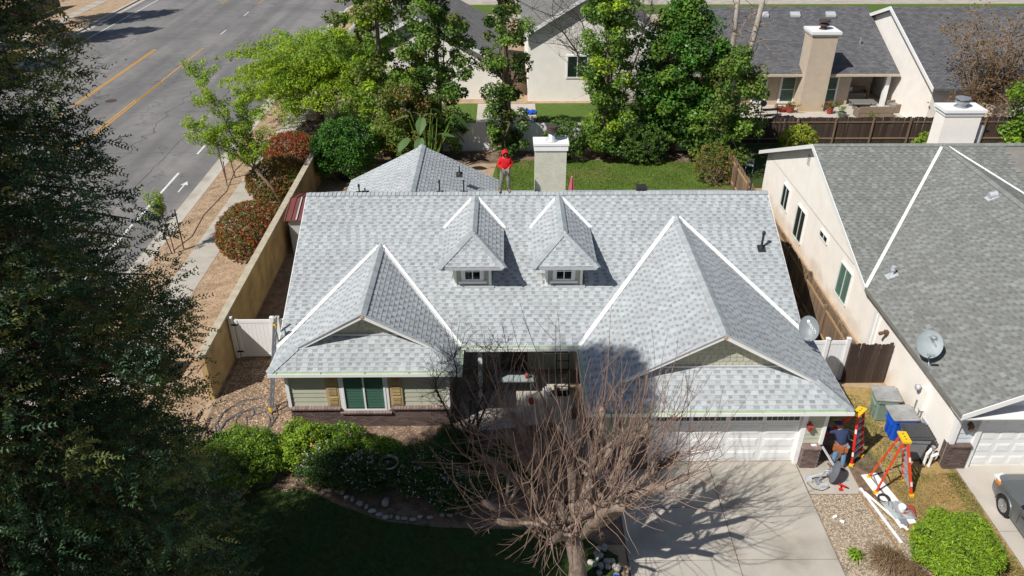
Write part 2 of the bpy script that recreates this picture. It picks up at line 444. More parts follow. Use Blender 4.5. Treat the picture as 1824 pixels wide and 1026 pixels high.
def shingles(pts, hdir, holes=(), expo=0.165, seed=0, base_t=1.0, amp=1.0):
    """tabs of a laminated shingle roof on the plane polygon pts; hdir = direction of the courses. Yields (MB, centre)"""
    rr = random.Random(seed); pts = [Vector(p) for p in pts]; h = Vector(hdir).normalized()
    nrm = (pts[1] - pts[0]).cross(pts[2] - pts[0]).normalized()
    if nrm.z < 0: nrm = -nrm
    up = nrm.cross(h)
    if up.z < 0: up = -up; h = -h
    O = pts[0]
    P2 = [((p - O).dot(h), (p - O).dot(up)) for p in pts]
    if sum(P2[i][0] * P2[(i + 1) % len(P2)][1] - P2[(i + 1) % len(P2)][0] * P2[i][1] for i in range(len(P2))) < 0: P2 = P2[::-1]
    H2 = [[((Vector(p) - O).dot(h), (Vector(p) - O).dot(up)) for p in hp] for hp in holes]
    s0 = min(p[0] for p in P2); s1 = max(p[0] for p in P2); t0 = min(p[1] for p in P2); t1 = max(p[1] for p in P2)
    res = []; row = 0; t = t0
    while t < t1:
        te = t + expo; s = s0 - rr.uniform(0, 0.3); rt = rr.uniform(-0.025, 0.025)
        tooth = rr.random() < 0.5
        while s < s1:
            w = rr.uniform(0.15, 0.26) if tooth else rr.uniform(0.11, 0.20)
            q = [(s, t), (s + w, t), (s + w, te), (s, te)]
            mid = (s + w / 2, t + expo / 2)
            if not any(inside(mid, hp) for hp in H2):
                if tooth:
                    parts = [(q, 0.024, 0.008, base_t * (1.0 + rt + rr.uniform(-0.08, 0.07) * (1 if amp == 1 else 2.2)))]
                else:
                    tm = t + expo * 0.45
                    d = base_t * (1 - amp * rr.uniform(0.24, 0.40)) + rt
                    parts = [([(s, t), (s + w, t), (s + w, te), (s, te)], 0.015, 0.004, base_t * rr.uniform(.88, .97)),
                             ([(s + .004, tm), (s + w - .004, tm), (s + w - .004, te), (s + .004, te)], 0.0155, 0.009, d)]
                b = MB(); cen = None
                for qq, h1, h0, tn in parts:
                    c = clip(P2, qq)
                    if len(c) < 3 or area2(c) < 1e-4: continue
                    top = []
                    for (a_, b_) in c:
                        k = (b_ - qq[0][1]) / max(1e-6, te - qq[0][1]); hh = h1 + (h0 - h1) * min(1, max(0, k))
                        top.append(O + h * a_ + up * b_ + nrm * hh)
                    n = len(b.v); nc = len(top)
                    b.v += [tuple(p) for p in top] + [tuple(p - nrm * 0.018) for p in top]
                    b.f.append(tuple(range(n, n + nc))); b.m.append(0); b.t.append(tn)
                    for i in range(nc):
                        j = (i + 1) % nc; b.f.append((n + i, n + nc + i, n + nc + j, n + j)); b.m.append(0); b.t.append(tn * 0.9)
                    cen = top[0] if cen is None else cen
                if b.f: res.append((b, cen))
            s += w; tooth = not tooth
        t = te; row += 1
    return res
def merge(bs):
    o = MB()
    for b in bs:
        n = len(o.v); o.v += b.v; o.f += [tuple(n + i for i in f) for f in b.f]; o.m += b.m; o.t += b.t
    return o
CAMV = Vector((0, 0, CAM_H))
def in_frame(p):
    d = Matrix.Rotation(CAM_Y, 3, 'Z') @ (Vector(p) - CAMV)
    z = d.y * math.cos(CAM_T) - d.z * math.sin(CAM_T); y = d.y * math.sin(CAM_T) + d.z * math.cos(CAM_T)
    return z > 0 and abs(d.x / z) * CAM_F < 912 and abs(y / z) * CAM_F < 513
def place_shingles(res, parent, matname, n_single=300):
    res.sort(key=lambda r: (r[1] - CAMV).length + (0 if in_frame(r[1]) else 1000))
    for b, c in res[:n_single]: b.build('shingle', matname, parent)
    if res[n_single:]: merge([b for b, c in res[n_single:]]).build('shingles', matname, parent, kind='stuff')
def caps(parent, a, b, n1, n2, matname='shingle_cap', step=0.165, w=0.16, lift=0.028, name='ridge_cap', rr=random.Random(3)):
    """folded caps along the ridge a>b (laid from a to b, each overlapping the last); n1, n2 = the slopes' normals"""
    a = Vector(a); b = Vector(b); d = (b - a); L = d.length; d.normalize(); n1 = Vector(n1).normalized(); n2 = Vector(n2).normalized()
    e1 = d.cross(n1); e2 = d.cross(n2)
    mid = n1 + n2
    if e1.dot(mid) > 0: e1 = -e1
    if e2.dot(mid) > 0: e2 = -e2
    mu = mid.normalized(); k = 0
    n = max(1, int(L / step))
    for i in range(n):
        p0 = a + d * (i * L / n - 0.02); p1 = a + d * ((i + 1) * L / n + 0.02)
        l0 = lift; l1 = lift + 0.03; bb = MB(); tn = rr.uniform(0.86, 1.1)
        for e, nn in ((e1, n1), (e2, n2)):
            A = p0 + mu * l0; B = p1 + mu * l1; C = p1 + e * w + nn * l1; D = p0 + e * w + nn * l0
            q = (A, B, C, D)
            bb.face(q, 0, tn); dn = [p - mu * 0.02 for p in q]
            bb.face((B, dn[1], dn[2], C), 0, tn * .9); bb.face((C, dn[2], dn[3], D), 0, tn * .9); bb.face((A, D, dn[3], dn[0]), 0, tn * .9)
        bb.build(name, matname, parent)
def valley(parent, a, b, e1, e2, w=0.085, lift=0.034, matname='white_metal'):
    """metal flashing folded along the valley a-b, its two wings along e1 and e2 (up either slope)"""
    a = Vector(a); b = Vector(b); mb = MB(); up = Vector((0, 0, lift)); d = (b - a).normalized()
    for e in (e1, e2):
        e = Vector(e); e = (e - d * e.dot(d)).normalized()
        q = (a + up, b + up, b + up + e * w, a + up + e * w)
        mb.prism(q, (0, 0, -0.02)); mb.bar(q[3] + Vector((0, 0, .004)), q[2] + Vector((0, 0, .004)), 0.012, 0.014)
    mb.build('valley_flashing', matname, parent)

# ------------------------------------------------------------------ windows
def window(parent, c, w, h, n, cols=2, rows=1, frame='white_paint', back='blind_green', fw=0.05, trim=0.0, glassm='glass', slats=False, sill=False, name='window'):
    """window centred at c on a wall; w, h = half-extent vectors, n = outward normal"""
    c = Vector(c); w = Vector(w); h = Vector(h); n = Vector(n).normalized(); W = w.length; H = h.length; wd = w.normalized(); hd = h.normalized()
    f = MB()
    for sgn in (-1, 1):
        f.obox(c + w * sgn * (1 - fw / 2 / W) + n * .03, wd * fw / 2, h, n * .035)
        f.obox(c + h * sgn * (1 - fw / 2 / H) + n * .03, w * (1 - fw / W), hd * fw / 2, n * .034)
    for k in range(1, cols):
        f.obox(c + w * (-1 + 2 * k / cols) + n * .027, wd * fw * .4, h * (1 - fw / H), n * .025)
    for k in range(1, rows):
        f.obox(c + h * (-1 + 2 * k / rows) + n * .026, w * (1 - fw / W), hd * fw * .3, n * .02)
    fr = f.build(name, frame, parent)
    MB().obox(c + n * .006, w * (1 - fw / W), h * (1 - fw / H), n * .004).build('curtain', back, fr)
    for k in range(cols):
        cc = c + w * (-1 + (2 * k + 1) / cols) + n * .036
        MB().obox(cc, wd * (W / cols - fw * .5), h * (1 - fw / H), n * .003).build('pane', glassm, fr)
    if slats:
        s = MB(); ns = int(2 * H / 0.075)
        for k in range(ns):
            s.obox(c + h * (-1 + (2 * k + 1) / ns) * (1 - fw / H) + n * .018, w * (1 - fw / W) * .985, (hd * .8 + n * .35) * .030, n * .002, 0, random.uniform(.8, 1.1))
        s.build('blind', back, fr)
    if trim:
        t = MB()
        for sgn in (-1, 1):
            t.obox(c + w * sgn * (1 + trim / 2 / W) + n * .02, wd * trim / 2, h * (1 + trim / H), n * .03)
        t.obox(c + h * (1 + trim / 2 / H) + n * .021, w, hd * trim / 2, n * .031)
        if not sill: t.obox(c - h * (1 + trim / 2 / H) + n * .021, w, hd * trim / 2, n * .031)
        t.build('casing', frame, fr)
    if sill:
        MB().obox(c - h * (1 + .03 / H) + n * .06, w * (1 + (trim + .05) / W), hd * .03, n * .07).build('sill', frame, fr)
    return fr

# ------------------------------------------------------------------ foliage
def unit(a): return a / np.maximum(1e-9, np.linalg.norm(a, axis=1, keepdims=True))
def leaf_quads(P, size, rng, updir=0.4, aspect=0.55, out=None, droop=0.0):
    n = len(P); nr = rng.normal(size=(n, 3)); nr[:, 2] = np.abs(nr[:, 2]) + updir
    if out is not None: nr = nr + out * 1.2
    nr = unit(nr); d = rng.normal(size=(n, 3)); d[:, 2] -= droop; d = unit(d - nr * np.sum(d * nr, axis=1, keepdims=True))
    s = np.cross(nr, d); sz = (size * rng.uniform(.65, 1.3, size=(n, 1)))
    a = P - d * sz * .5; b = P + s * sz * aspect * .5; c = P + d * sz * .5; e = P - s * sz * aspect * .5
    V = np.stack([a, b, c, e], axis=1).reshape(-1, 3)
    F = np.arange(4 * n).reshape(-1, 4)
    return V, F
def clusters(centres, rad, n, rng, flat=1.0):
    k = len(centres); P = np.repeat(centres, n, axis=0); d = unit(rng.normal(size=(k * n, 3)))
    r = np.repeat(np.broadcast_to(rad, (k,)), n)[:, None] * rng.uniform(0.2, 1, size=(k * n, 1)) ** 0.5
    o = d * r; o[:, 2] *= flat
    return P + o, d
def foliage(name, centres, rad, n, size, mats, parent, rng, weights=None, updir=.4, aspect=.55, flat=.8, tone=(.75, 1.2), droop=0., **tg):
    centres = np.asarray(centres, dtype=float)
    P, d = clusters(centres, rad, n, rng, flat)
    V, F = leaf_quads(P, size, rng, updir, aspect, d * .6, droop)
    ct = rng.uniform(tone[0], tone[1], size=len(centres)); T = np.repeat(ct, n) * rng.uniform(.75, 1.25, size=len(P))
    mats = mats if isinstance(mats, (list, tuple)) else [mats]
    if len(mats) > 1:
        cm = rng.choice(len(mats), size=len(centres), p=weights); mi = np.repeat(cm, n)
        sw = rng.random(len(P)) < .25; mi = np.where(sw, rng.choice(len(mats), size=len(P), p=weights), mi)
    else: mi = None
    return npmesh(name, V, F, mats, T, mi, parent, **tg)
def ellipsoid_pts(c, r, n, rng, shell=0.55, zmin=-1.0):
    d = unit(rng.normal(size=(n * 2, 3))); d = d[d[:, 2] > zmin][:n]
    k = rng.uniform(shell, 1.0, size=(len(d), 1))
    return np.array(c) + d * k * np.array(r)
def limb(mb, a, b, r0, r1, seg=5, wob=.12, n=6, m=0, rr=random, t=1.0):
    a = Vector(a); b = Vector(b); L = (b - a).length; pts = []; rad = []
    for i in range(seg + 1):
        k = i / seg; p = a.lerp(b, k)
        if 0 < i < seg: p += Vector((rr.gauss(0, 1), rr.gauss(0, 1), rr.gauss(0, 1))) * wob * L * .3
        pts.append(p); rad.append(r0 + (r1 - r0) * k)
    mb.tube(pts, rad, n, m, t); return pts
def tree(name, label, cat, base, trunk_pts, r0, centres, rad, n, size, mats, weights=None, group=None, bark='bark', seed=1, nlimb=14, **kw):
    rng = np.random.default_rng(seed); rr = random.Random(seed)
    t = thing(name, label, cat, base, group)
    mb = MB(); pts = [Vector(p) for p in trunk_pts]
    mb.tube(pts, [r0 * (1 - .7 * i / (len(pts) - 1)) for i in range(len(pts))], 8)
    centres = np.asarray(centres, dtype=float)
    for c in centres[rng.choice(len(centres), min(nlimb, len(centres)), replace=False)]:
        c = Vector(c); best = min(pts[1:], key=lambda p: (p - c).length + max(0, p.z - c.z) * 1.5)
        limb(mb, best, c, r0 * .3, r0 * .06, 4, .15, 5, 0, rr)
    mb.build('trunk', bark, t, smooth=True)
    foliage('crown', centres, rad, n, size, mats, t, rng, weights, **kw)
    return t
# ------------------------------------------------------------------ the ground
def sheet(name, pts, z, matname, parent=None, th=0.0, **tg):
    mb = MB(); P = [Vector((p[0], p[1], z)) for p in pts]
    if th: mb.prism(P, (0, 0, -th))
    else: mb.face(P)
    if parent is None: tg.setdefault('kind', 'structure')
    return mb.build(name, matname, parent, **tg)
def rect(x0, x1, y0, y1): return [(x0, y0), (x1, y0), (x1, y1), (x0, y1)]
sheet('ground', rect(-500, 500, -200, 800), -0.135, 'dirt')
sheet('road', rect(-41.6, -17.25, -40, 300), -0.12, 'asphalt')
sheet('cross_street', [(-17.25, 300), (-17.25, 91), (-15, 93.6), (-12, 94.2), (150, 94.2), (150, 106), (-10, 106), (-12, 108), (-12, 300)], -0.124, 'asphalt')
yard = [(-17.0, -30), (150, -30), (150, 94), (-11, 94)]
arc = [(-11 + 6 * math.cos(R(a)), 88 + 6 * math.sin(R(a))) for a in range(95, 181, 12)]
sheet('terrain', yard + arc + [(-17.0, 88)], 0.0, 'dirt', th=0.3)
sheet('terrain_west', rect(-200, -41.9, -30, 200), 0.0, 'dirt', th=0.3)
def strip(name, pts, w, z, matname, parent=None, th=0.2):
    mb = MB()
    for a, b in zip(pts[:-1], pts[1:]):
        a = Vector((*a, z)); b = Vector((*b, z)); d = (b - a).normalized(); s = Vector((-d.y, d.x, 0)) * w / 2
        mb.prism((a - s, b - s, b + s, a + s), (0, 0, -th))
    return mb.build(name, matname, parent, kind='structure' if parent is None else None)
# kerbs with their gutter pans
def kerb(name, x0, x1, g0, g1, y0, y1, step=3.05):
    k = sheet(name, rect(g0, g1, y0, y1), -0.112, 'concrete')
    mb = MB(); y = y0; i = 0
    src = MB().box(x0, x1, 0, step - 0.012, -0.13, 0.012).build('kerb_stone', 'concrete_new', k)
    while y < y1:
        if i == 0: src.location.y = y0
        else: link_copy(src, 'kerb_stone', (0, y, 0), k)
        y += step; i += 1
kerb('kerb', -17.25, -17.0, -17.85, -17.25, 10, 88)
kerb('kerb_west', -41.9, -41.6, -41.6, -41.0, 60, 100)
strip('kerb_corner', [(-17.1, 88)] + [(p[0] - .05, p[1] + .05) for p in arc[::-1]] + [(150, 94.1)], 0.25, 0.01, 'concrete_new')
# sidewalk slabs (each poured square an own piece)
def walk(name, x0, x1, y0, y1, step, label=None, matname='concrete', z=0.014, gap=0.014, along='y'):
    w = sheet(name, rect(x0, x1, y0, y1), 0.003, 'dirt_dark')
    L = (y1 - y0) if along == 'y' else (x1 - x0); n = int(round(L / step)); st = L / n
    if along == 'y': src = MB().box(x0, x1, gap / 2, st - gap / 2, -0.02, z).build('slab', matname, w)
    else: src = MB().box(gap / 2, st - gap / 2, y0, y1, -0.02, z).build('slab', matname, w)
    for i in range(n):
        loc = (0, y0 + i * st, 0) if along == 'y' else (x0 + i * st, 0, 0)
        if i == 0: src.location = loc
        else: link_copy(src, 'slab', loc, w)
    return w
walk('sidewalk', -15.35, -14.02, 12, 88, 1.52)
walk('sidewalk_west', -46.0, -44.9, 60, 100, 1.8)
walk('sidewalk_north', -10, 70, 83.6, 85.6, 2.0, along='x')
sheet('verge_north', rect(-10, 90, 85.8, 90.6), 0.006, 'lawn')
sheet('gutter_north', rect(-9, 90, 90.8, 93.9), 0.008, 'concrete')
# painted lines
def line(name, x, y0, y1, w, matname='road_white'):
    return sheet(name, rect(x - w / 2, x + w / 2, y0, y1), -0.114, matname)
for y0, y1 in ((25, 44.0), (47.0, 48.5), (51.3, 52.5), (56.8, 58.0), (62, 63.2), (67, 68.2), (72, 73.2), (77, 78.2)): line('lane_line', -19.5 + .005 * (y0 - 40), y0, y1, 0.13 if y0 > 30 else .15)
line('edge_line', -39.6, 55, 140, 0.12)
for xx, y0, y1 in ((-27.52, 57.5, 72.9), (-27.70, 25, 57.9), (-27.46, 48, 62.6), (-31.62, 25, 72.4), (-31.80, 57, 72.5), (-27.6, 92, 110), (-31.7, 92, 110)): line('centre_line', xx, y0, y1, 0.11, 'road_yellow')
for y0 in (78, 86, 94): line('turn_lane_dash', -27.5, y0, y0 + 1.8, 0.10)
def flat(name, pts, matname='road_white', z=-0.113): return sheet(name, pts, z, matname)
flat('lane_arrow', [(-18.67, 41.2), (-18.59, 41.2), (-18.59, 42.25), (-18.40, 42.15), (-18.63, 42.75), (-18.86, 42.15), (-18.67, 42.25)])
rrc = random.Random(12)
def seam(x0, y0, x1, y1, n, wob, w, z=-0.1165):
    mb = MB(); P = []
    for i in range(n + 1):
        k = i / n; P.append(V2((x0 + (x1 - x0) * k + rrc.gauss(0, wob), y0 + (y1 - y0) * k + rrc.gauss(0, wob), z)))
    for a, b in zip(P[:-1], P[1:]):
        d = (b - a).normalized(); s = V2((-d.y, d.x, 0)) * w * rrc.uniform(.3, 1); mb.face((a - s, b - s, b + s, a + s))
    mb.build('road_crack', 'rubber', None, kind='structure')
V2 = Vector
seam(-24.2, 42, -24.0, 80, 60, .22, .025); seam(-21.4, 30, -21.3, 75, 70, .05, .02); seam(-35.0, 45, -35.2, 95, 60, .06, .02)
for yy in (39.5, 47, 55, 63, 72): seam(-28, yy, -17.9, yy + .4, 24, .05, .014)
for yy in (51, 66): seam(-41, yy, -32, yy + .8, 20, .06, .018)
tag(MB().lathe((g(197, 177).x, g(197, 177).y, -0.118), [(.42, 0), (.42, .006), (0, .006)], 24).build('manhole_cover', 'pipe_rust'), 'rusty round manhole cover in the road between the two yellow lines', 'manhole cover')
# the lawns, beds and drives
sheet('back_lawn', [(-1.5, 36), (13.4, 36), (13.2, 45.0), (10, 45.2), (4, 45.6), (-0.5, 45.3)], 0.006, 'lawn')
sheet('back_bed', rect(-10.6, 14.0, 45.0, 47.0), 0.003, 'dirt_dark')
sheet('side_bed', rect(-10.65, -7.6, 14, 40), 0.002, 'mulch')
sheet('side_passage', rect(10.1, 14.2, 23.4, 46), 0.002, 'dirt_dark')
sheet('house_bed', [(-7.6, 15.8), (4.6, 15.8), (4.6, 22), (-7.6, 22)], 0.0025, 'mulch')
lawn_pts = [(-16, 10), (3.4, 10), (3.2, 15.4), (2.2, 16.2), (0.4, 16.4), (-2.0, 16.5), (-3.7, 16.75), (-5.2, 17.4), (-6.4, 18.15), (-7.8, 18.2), (-9, 17.4), (-10.5, 16.6), (-16, 16)]
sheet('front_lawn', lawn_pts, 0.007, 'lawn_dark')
sheet('dirt_path', [(-12, 16.2), (-8.9, 17.3), (-7.6, 18.2), (-6.4, 18.3), (-5.0, 17.5), (-3.5, 16.8), (-3.3, 17.2), (-5.4, 18.4), (-6.4, 19.6), (-7.6, 19.5), (-8.5, 18.9), (-12, 17.6)], 0.0045, 'dirt_dark')
drive = sheet('driveway', rect(3.45, 9.56, 5, 19.2), 0.004, 'dirt_dark')
for x0, x1 in ((3.5, 6.64), (6.665, 9.54)):
    for y0, y1 in ((17.22, 19.2), (15.22, 17.2), (12.2, 15.2), (9.2, 12.18), (6, 9.18)):
        MB().box(x0, x1, y0, y1, -0.02, 0.022).build('slab', 'concrete', drive)
side = sheet('side_pad', rect(9.56, 11.25, 17.72, 19.1), 0.004, 'dirt_dark')
MB().box(9.58, 11.23, 17.74, 19.2, -0.02, 0.02).build('slab', 'concrete', side)
sheet('gravel_bed', [(9.56, 13.0), (12.0, 13.0), (12.0, 16.0), (11.3, 17.72), (9.56, 17.72)], 0.006, 'gravel')
nd = sheet('neighbour_driveway', rect(14.72, 21, 5, 19.0), 0.004, 'dirt_dark')
for x0, x1 in ((14.74, 17.6), (17.62, 21)):
    for y0, y1 in ((16.2, 19.0), (12.2, 16.18), (8, 12.18)):
        MB().box(x0, x1, y0, y1, -0.02, 0.02).build('slab', 'concrete_new', nd)
sheet('side_lawn', [(11.25, 17.74), (12.0, 15.6), (12.0, 13.0), (14.7, 13), (14.7, 18.7), (14.2, 23), (12.0, 23.2), (10.2, 23.4), (10.2, 19.2), (11.25, 19.15)], 0.004, 'lawn_dry')
sheet('bare_dirt', [(11.27, 17.5), (11.9, 17.3), (12.25, 18.0), (12.3, 19.2), (11.9, 20.6), (11.2, 20.8), (10.3, 20.5), (10.3, 19.15), (11.27, 19.12)], 0.008, 'dirt_dark')
sheet('front_walk', [(-1.6, 20.7), (0.6, 21.0), (2.2, 21.4), (2.5, 22.3), (2.4, 24), (-1.8, 24), (-1.8, 22.4)], 0.012, 'concrete_new')
sheet('front_walk_south', [(2.55, 21.4), (1.7, 21.3), (2.6, 18.9), (3.45, 17.6), (3.45, 19.2), (2.9, 20)], 0.012, 'concrete_new')
sheet('far_patio', rect(15.5, 31, 52.3, 57.5), 0.008, 'concrete_new')
sheet('far_yard', rect(-12, 14, 47.3, 56.5), 0.004, 'lawn')
sheet('far_walk', rect(-2, 2.2, 50, 56.4), 0.009, 'concrete_new')
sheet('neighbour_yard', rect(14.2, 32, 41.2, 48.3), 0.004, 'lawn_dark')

# tufts, blades and small stones: real relief where the camera is near
def blades(name, poly, n, h, matname, seed, label, w=0.012):
    rng = np.random.default_rng(seed); xs = [p[0] for p in poly]; ys = [p[1] for p in poly]; P = []
    while len(P) < n:
        q = (rng.uniform(min(xs), max(xs)), rng.uniform(min(ys), max(ys)))
        if inside(q, poly): P.append((q[0], q[1], 0.0))
    P = np.array(P); a = rng.uniform(0, 2 * np.pi, n); s = np.stack([np.cos(a), np.sin(a), 0 * a], 1) * w
    tip = P + np.stack([rng.normal(0, .03, n), rng.normal(0, .03, n), h * rng.uniform(.5, 1.3, n)], 1)
    V = np.stack([P - s, P + s, tip + s * .3, tip - s * .3], 1).reshape(-1, 3)
    patch = .85 + .3 * np.sin(P[:, 0] * 2.1 + np.sin(P[:, 1] * 3)) * np.cos(P[:, 1] * 1.7)
    return npmesh(name, V, np.arange(4 * n).reshape(-1, 4), matname, rng.uniform(.6, 1.3, n) * patch, label=label, kind='stuff')
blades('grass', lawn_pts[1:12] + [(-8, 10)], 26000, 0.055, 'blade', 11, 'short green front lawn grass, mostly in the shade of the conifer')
blades('dry_grass', [(11.3, 17.6), (12.1, 15.5), (12.1, 13.8), (14.65, 13.8), (14.65, 18.6), (12.8, 18.6)], 15000, 0.045, 'blade_dry', 12, 'straw coloured dry grass beside the right driveway')
blades('green_grass', [(14.0, 14.0), (14.68, 14.0), (14.68, 18.6), (14.3, 18.6)], 1700, 0.06, 'blade_green', 13, 'greener grass growing along the edge of the right driveway')
blades('side_grass', [(11.3, 19.2), (12.4, 18.2), (13.4, 18.8), (13.0, 22.6), (12.4, 22.6)], 1500, 0.07, 'blade_green', 14, 'weedy grass around the three wheeled bins')
blades('back_grass', [(-0.5, 37), (13.2, 37), (13.2, 45.0), (10, 45.2), (4, 45.5), (-0.5, 45.2)], 26000, 0.07, 'blade_green', 15, 'sunny green grass of the back yard behind the gray roof', w=.02)
def bits(name, poly, n, size, matname, seed, label, flat=.6, tones=(.5, 1.5), z=0.012):
    rng = np.random.default_rng(seed); xs = [p[0] for p in poly]; ys = [p[1] for p in poly]; P = []
    while len(P) < n:
        q = (rng.uniform(min(xs), max(xs)), rng.uniform(min(ys), max(ys)))
        if inside(q, poly): P.append((q[0], q[1], z))
    P = np.array(P); o = np.array([[1, 0, 0], [0, 1, 0], [-1, 0, 0], [0, -1, 0], [0, 0, flat], [0, 0, -flat]], float)
    sz = size * rng.uniform(.5, 1.3, (n, 1, 1)); a = rng.uniform(0, np.pi, n); ca, sa = np.cos(a), np.sin(a)
    st = rng.uniform(.7, 1.6, n)
    V = np.repeat(o[None], n, 0); V[:, :, 0] *= st[:, None]
    X = V[:, :, 0] * ca[:, None] - V[:, :, 1] * sa[:, None]; Y = V[:, :, 0] * sa[:, None] + V[:, :, 1] * ca[:, None]
    V = np.stack([X, Y, V[:, :, 2]], 2) * sz + P[:, None]
    f = np.array([[0, 1, 4], [1, 2, 4], [2, 3, 4], [3, 0, 4]]); F = (f[None] + (np.arange(n) * 6)[:, None, None]).reshape(-1, 3)
    return npmesh(name, V, F, matname, np.repeat(rng.uniform(*tones, n), 4), label=label, kind='stuff')
bits('gravel', [(9.6, 13.2), (12.0, 13.2), (12.0, 16.0), (11.3, 17.7), (9.6, 17.7)], 9500, 0.027, 'pebble', 21, 'tan and brown pebbles between the two driveways')
bits('wood_chips', [(-10.5, 19.5), (-7.5, 19.5), (-7.5, 25), (-10.5, 25)], 5000, 0.03, 'dirt', 22, 'wood chips in the bed beside the tan wall', flat=.25)
bits('wood_chips', [(-7.4, 18), (-1.8, 18), (-1.8, 21.1), (-7.4, 21.1)], 4000, 0.03, 'mulch', 23, 'wood chips at the foot of the brick wainscot', flat=.25, tones=(.9, 2.2))
bits('clods', [(-14.0, 20), (-10.95, 20), (-10.95, 45), (-14.0, 45)], 5000, 0.03, 'dirt', 24, 'dry dirt clods in the bare strip outside the tan wall', flat=.4, tones=(.6, 1.15))
bits('clods', [(-16.95, 24), (-15.4, 24), (-15.4, 60), (-16.95, 60)], 4000, 0.03, 'dirt', 25, 'dry dirt clods in the strip along the kerb', flat=.4, tones=(.6, 1.15))

# ------------------------------------------------------------------ the house
S = 0.44; EY, EZ = 22.19, 2.6
def MZ(y): return EZ + S * (y - EY)
RY = 28.69; RZ = MZ(RY); XL, XR = -7.88, 10.43
house = thing('house', 'single storey house with new pale gray shingle roof, two dormers and a white garage door', 'house', (1.3, 26, 0))
def V3(*a): return Vector(a)
def plane_n(pts):
    n = (Vector(pts[1]) - Vector(pts[0])).cross(Vector(pts[2]) - Vector(pts[0])).normalized()
    return n if n.z > 0 else -n
RES = []
def roof(pts, hdir, holes=(), seed=0, bt=1.0, deck=True, res=RES, parent=None, amp=1.0):
    parent = parent or house
    pts = [Vector(p) for p in pts]
    if deck: MB().prism([p - Vector((0, 0, .012)) for p in pts], (0, 0, -0.12), 0, 1, None).build('roof_deck', 'deck', parent)
    r = shingles(pts, hdir, holes, seed=seed, base_t=bt, amp=amp)
    res.extend(r); return pts
# main slopes
WS = 0.575
LXa, LXb, LXm = -7.88, -1.58, -4.73; LZ = EZ + WS * 3.15; LYb = EY + (LZ - EZ) / S; LYf = 21.57; LYe = 20.80
GXa, GXb, GXm = 2.55, 10.75, 6.65; GZ = EZ + WS * 4.10; GYb = EY + (GZ - EZ) / S; GYf = 19.53; GYe = 18.72
SK = 0.60; SKG = 0.68
DORM = ((-2.33, -0.08, 1), (0.98, 3.23, 2))
DZ = 4.74; DRZ = 5.40
holes = [[(LXa - 1, LYb - 99, 0)]]
def onM(x, y): return V3(x, y, MZ(y))
hl = [onM(LXa - .5, EY - .2), onM(LXb + .02, EY - .2), onM(LXb - .05, EY + .02), onM(LXm, LYb - .1), onM(LXa - .05, EY + .1)]
hg = [onM(GXa - .02, EY - .2), onM(GXb + .3, EY - .2), onM(GXb - .05, EY + .1), onM(GXm, GYb - .1), onM(GXa + .05, EY + .02)]
hd = [[onM(a + .45, 24.55), onM(b - .45, 24.55), onM(b - .45, 26.6), onM((a + b) / 2, 28.2), onM(a + .45, 26.6)] for a, b, k in DORM]
roof([onM(XL, EY), onM(XR, EY), onM(XR, RY), onM(XL, RY)], (1, 0, 0), [hl, hg] + hd, 1)
roof([V3(XL, 35.2, EZ), V3(XR, 35.2, EZ), V3(XR, RY, RZ), V3(XL, RY, RZ)], (1, 0, 0), (), 2)
# front wings: two side slopes and a skirt under each gable
def wing(xa, xb, xm, zr, yb, yf, ye, sk, seed):
    # side slopes, from the eave up to the ridge; the front edge follows the rake down and then the hip
    yr = EZ + sk * (yf - ye)                      # height of the skirt where the rake plane cuts it
    dx = (yr - EZ) / WS
    yv = EY + 0.0
    for sx, x0 in ((1, xa), (-1, xb)):
        p = [V3(x0, ye, EZ)]
        if x0 == GXb:
            q = [V3(GXb, 22.62, EZ), V3(10.43, 22.62, EZ + .184)]
        else: q = [V3(x0, EY, EZ)]
        p = p + q + [V3(xm, yb, zr), V3(xm, yf, zr), V3(x0 + sx * dx, yf, yr)]
        roof(p, (0, 1, 0), (), seed + (1 if sx > 0 else 2))
    yw = yf + 0.42                                # the gable wall stands back under the rake
    zt = EZ + sk * (yw - ye); dxt = (zt - EZ) / WS
    roof([V3(xa, ye, EZ), V3(xb, ye, EZ), V3(xb - dx, yf, yr), V3(xb - dxt, yw, zt), V3(xa + dxt, yw, zt), V3(xa + dx, yf, yr)], (1, 0, 0), (), seed + 3)
    return yr, dx, yw, zt, dxt
L_ = wing(LXa, LXb, LXm, LZ, LYb, LYf, LYe, SK, 10)
G_ = wing(GXa, GXb, GXm, GZ, GYb, GYf, GYe, SKG, 20)
nM = V3(0, -S, 1); nMr = V3(0, RZ - EZ, 35.2 - RY)
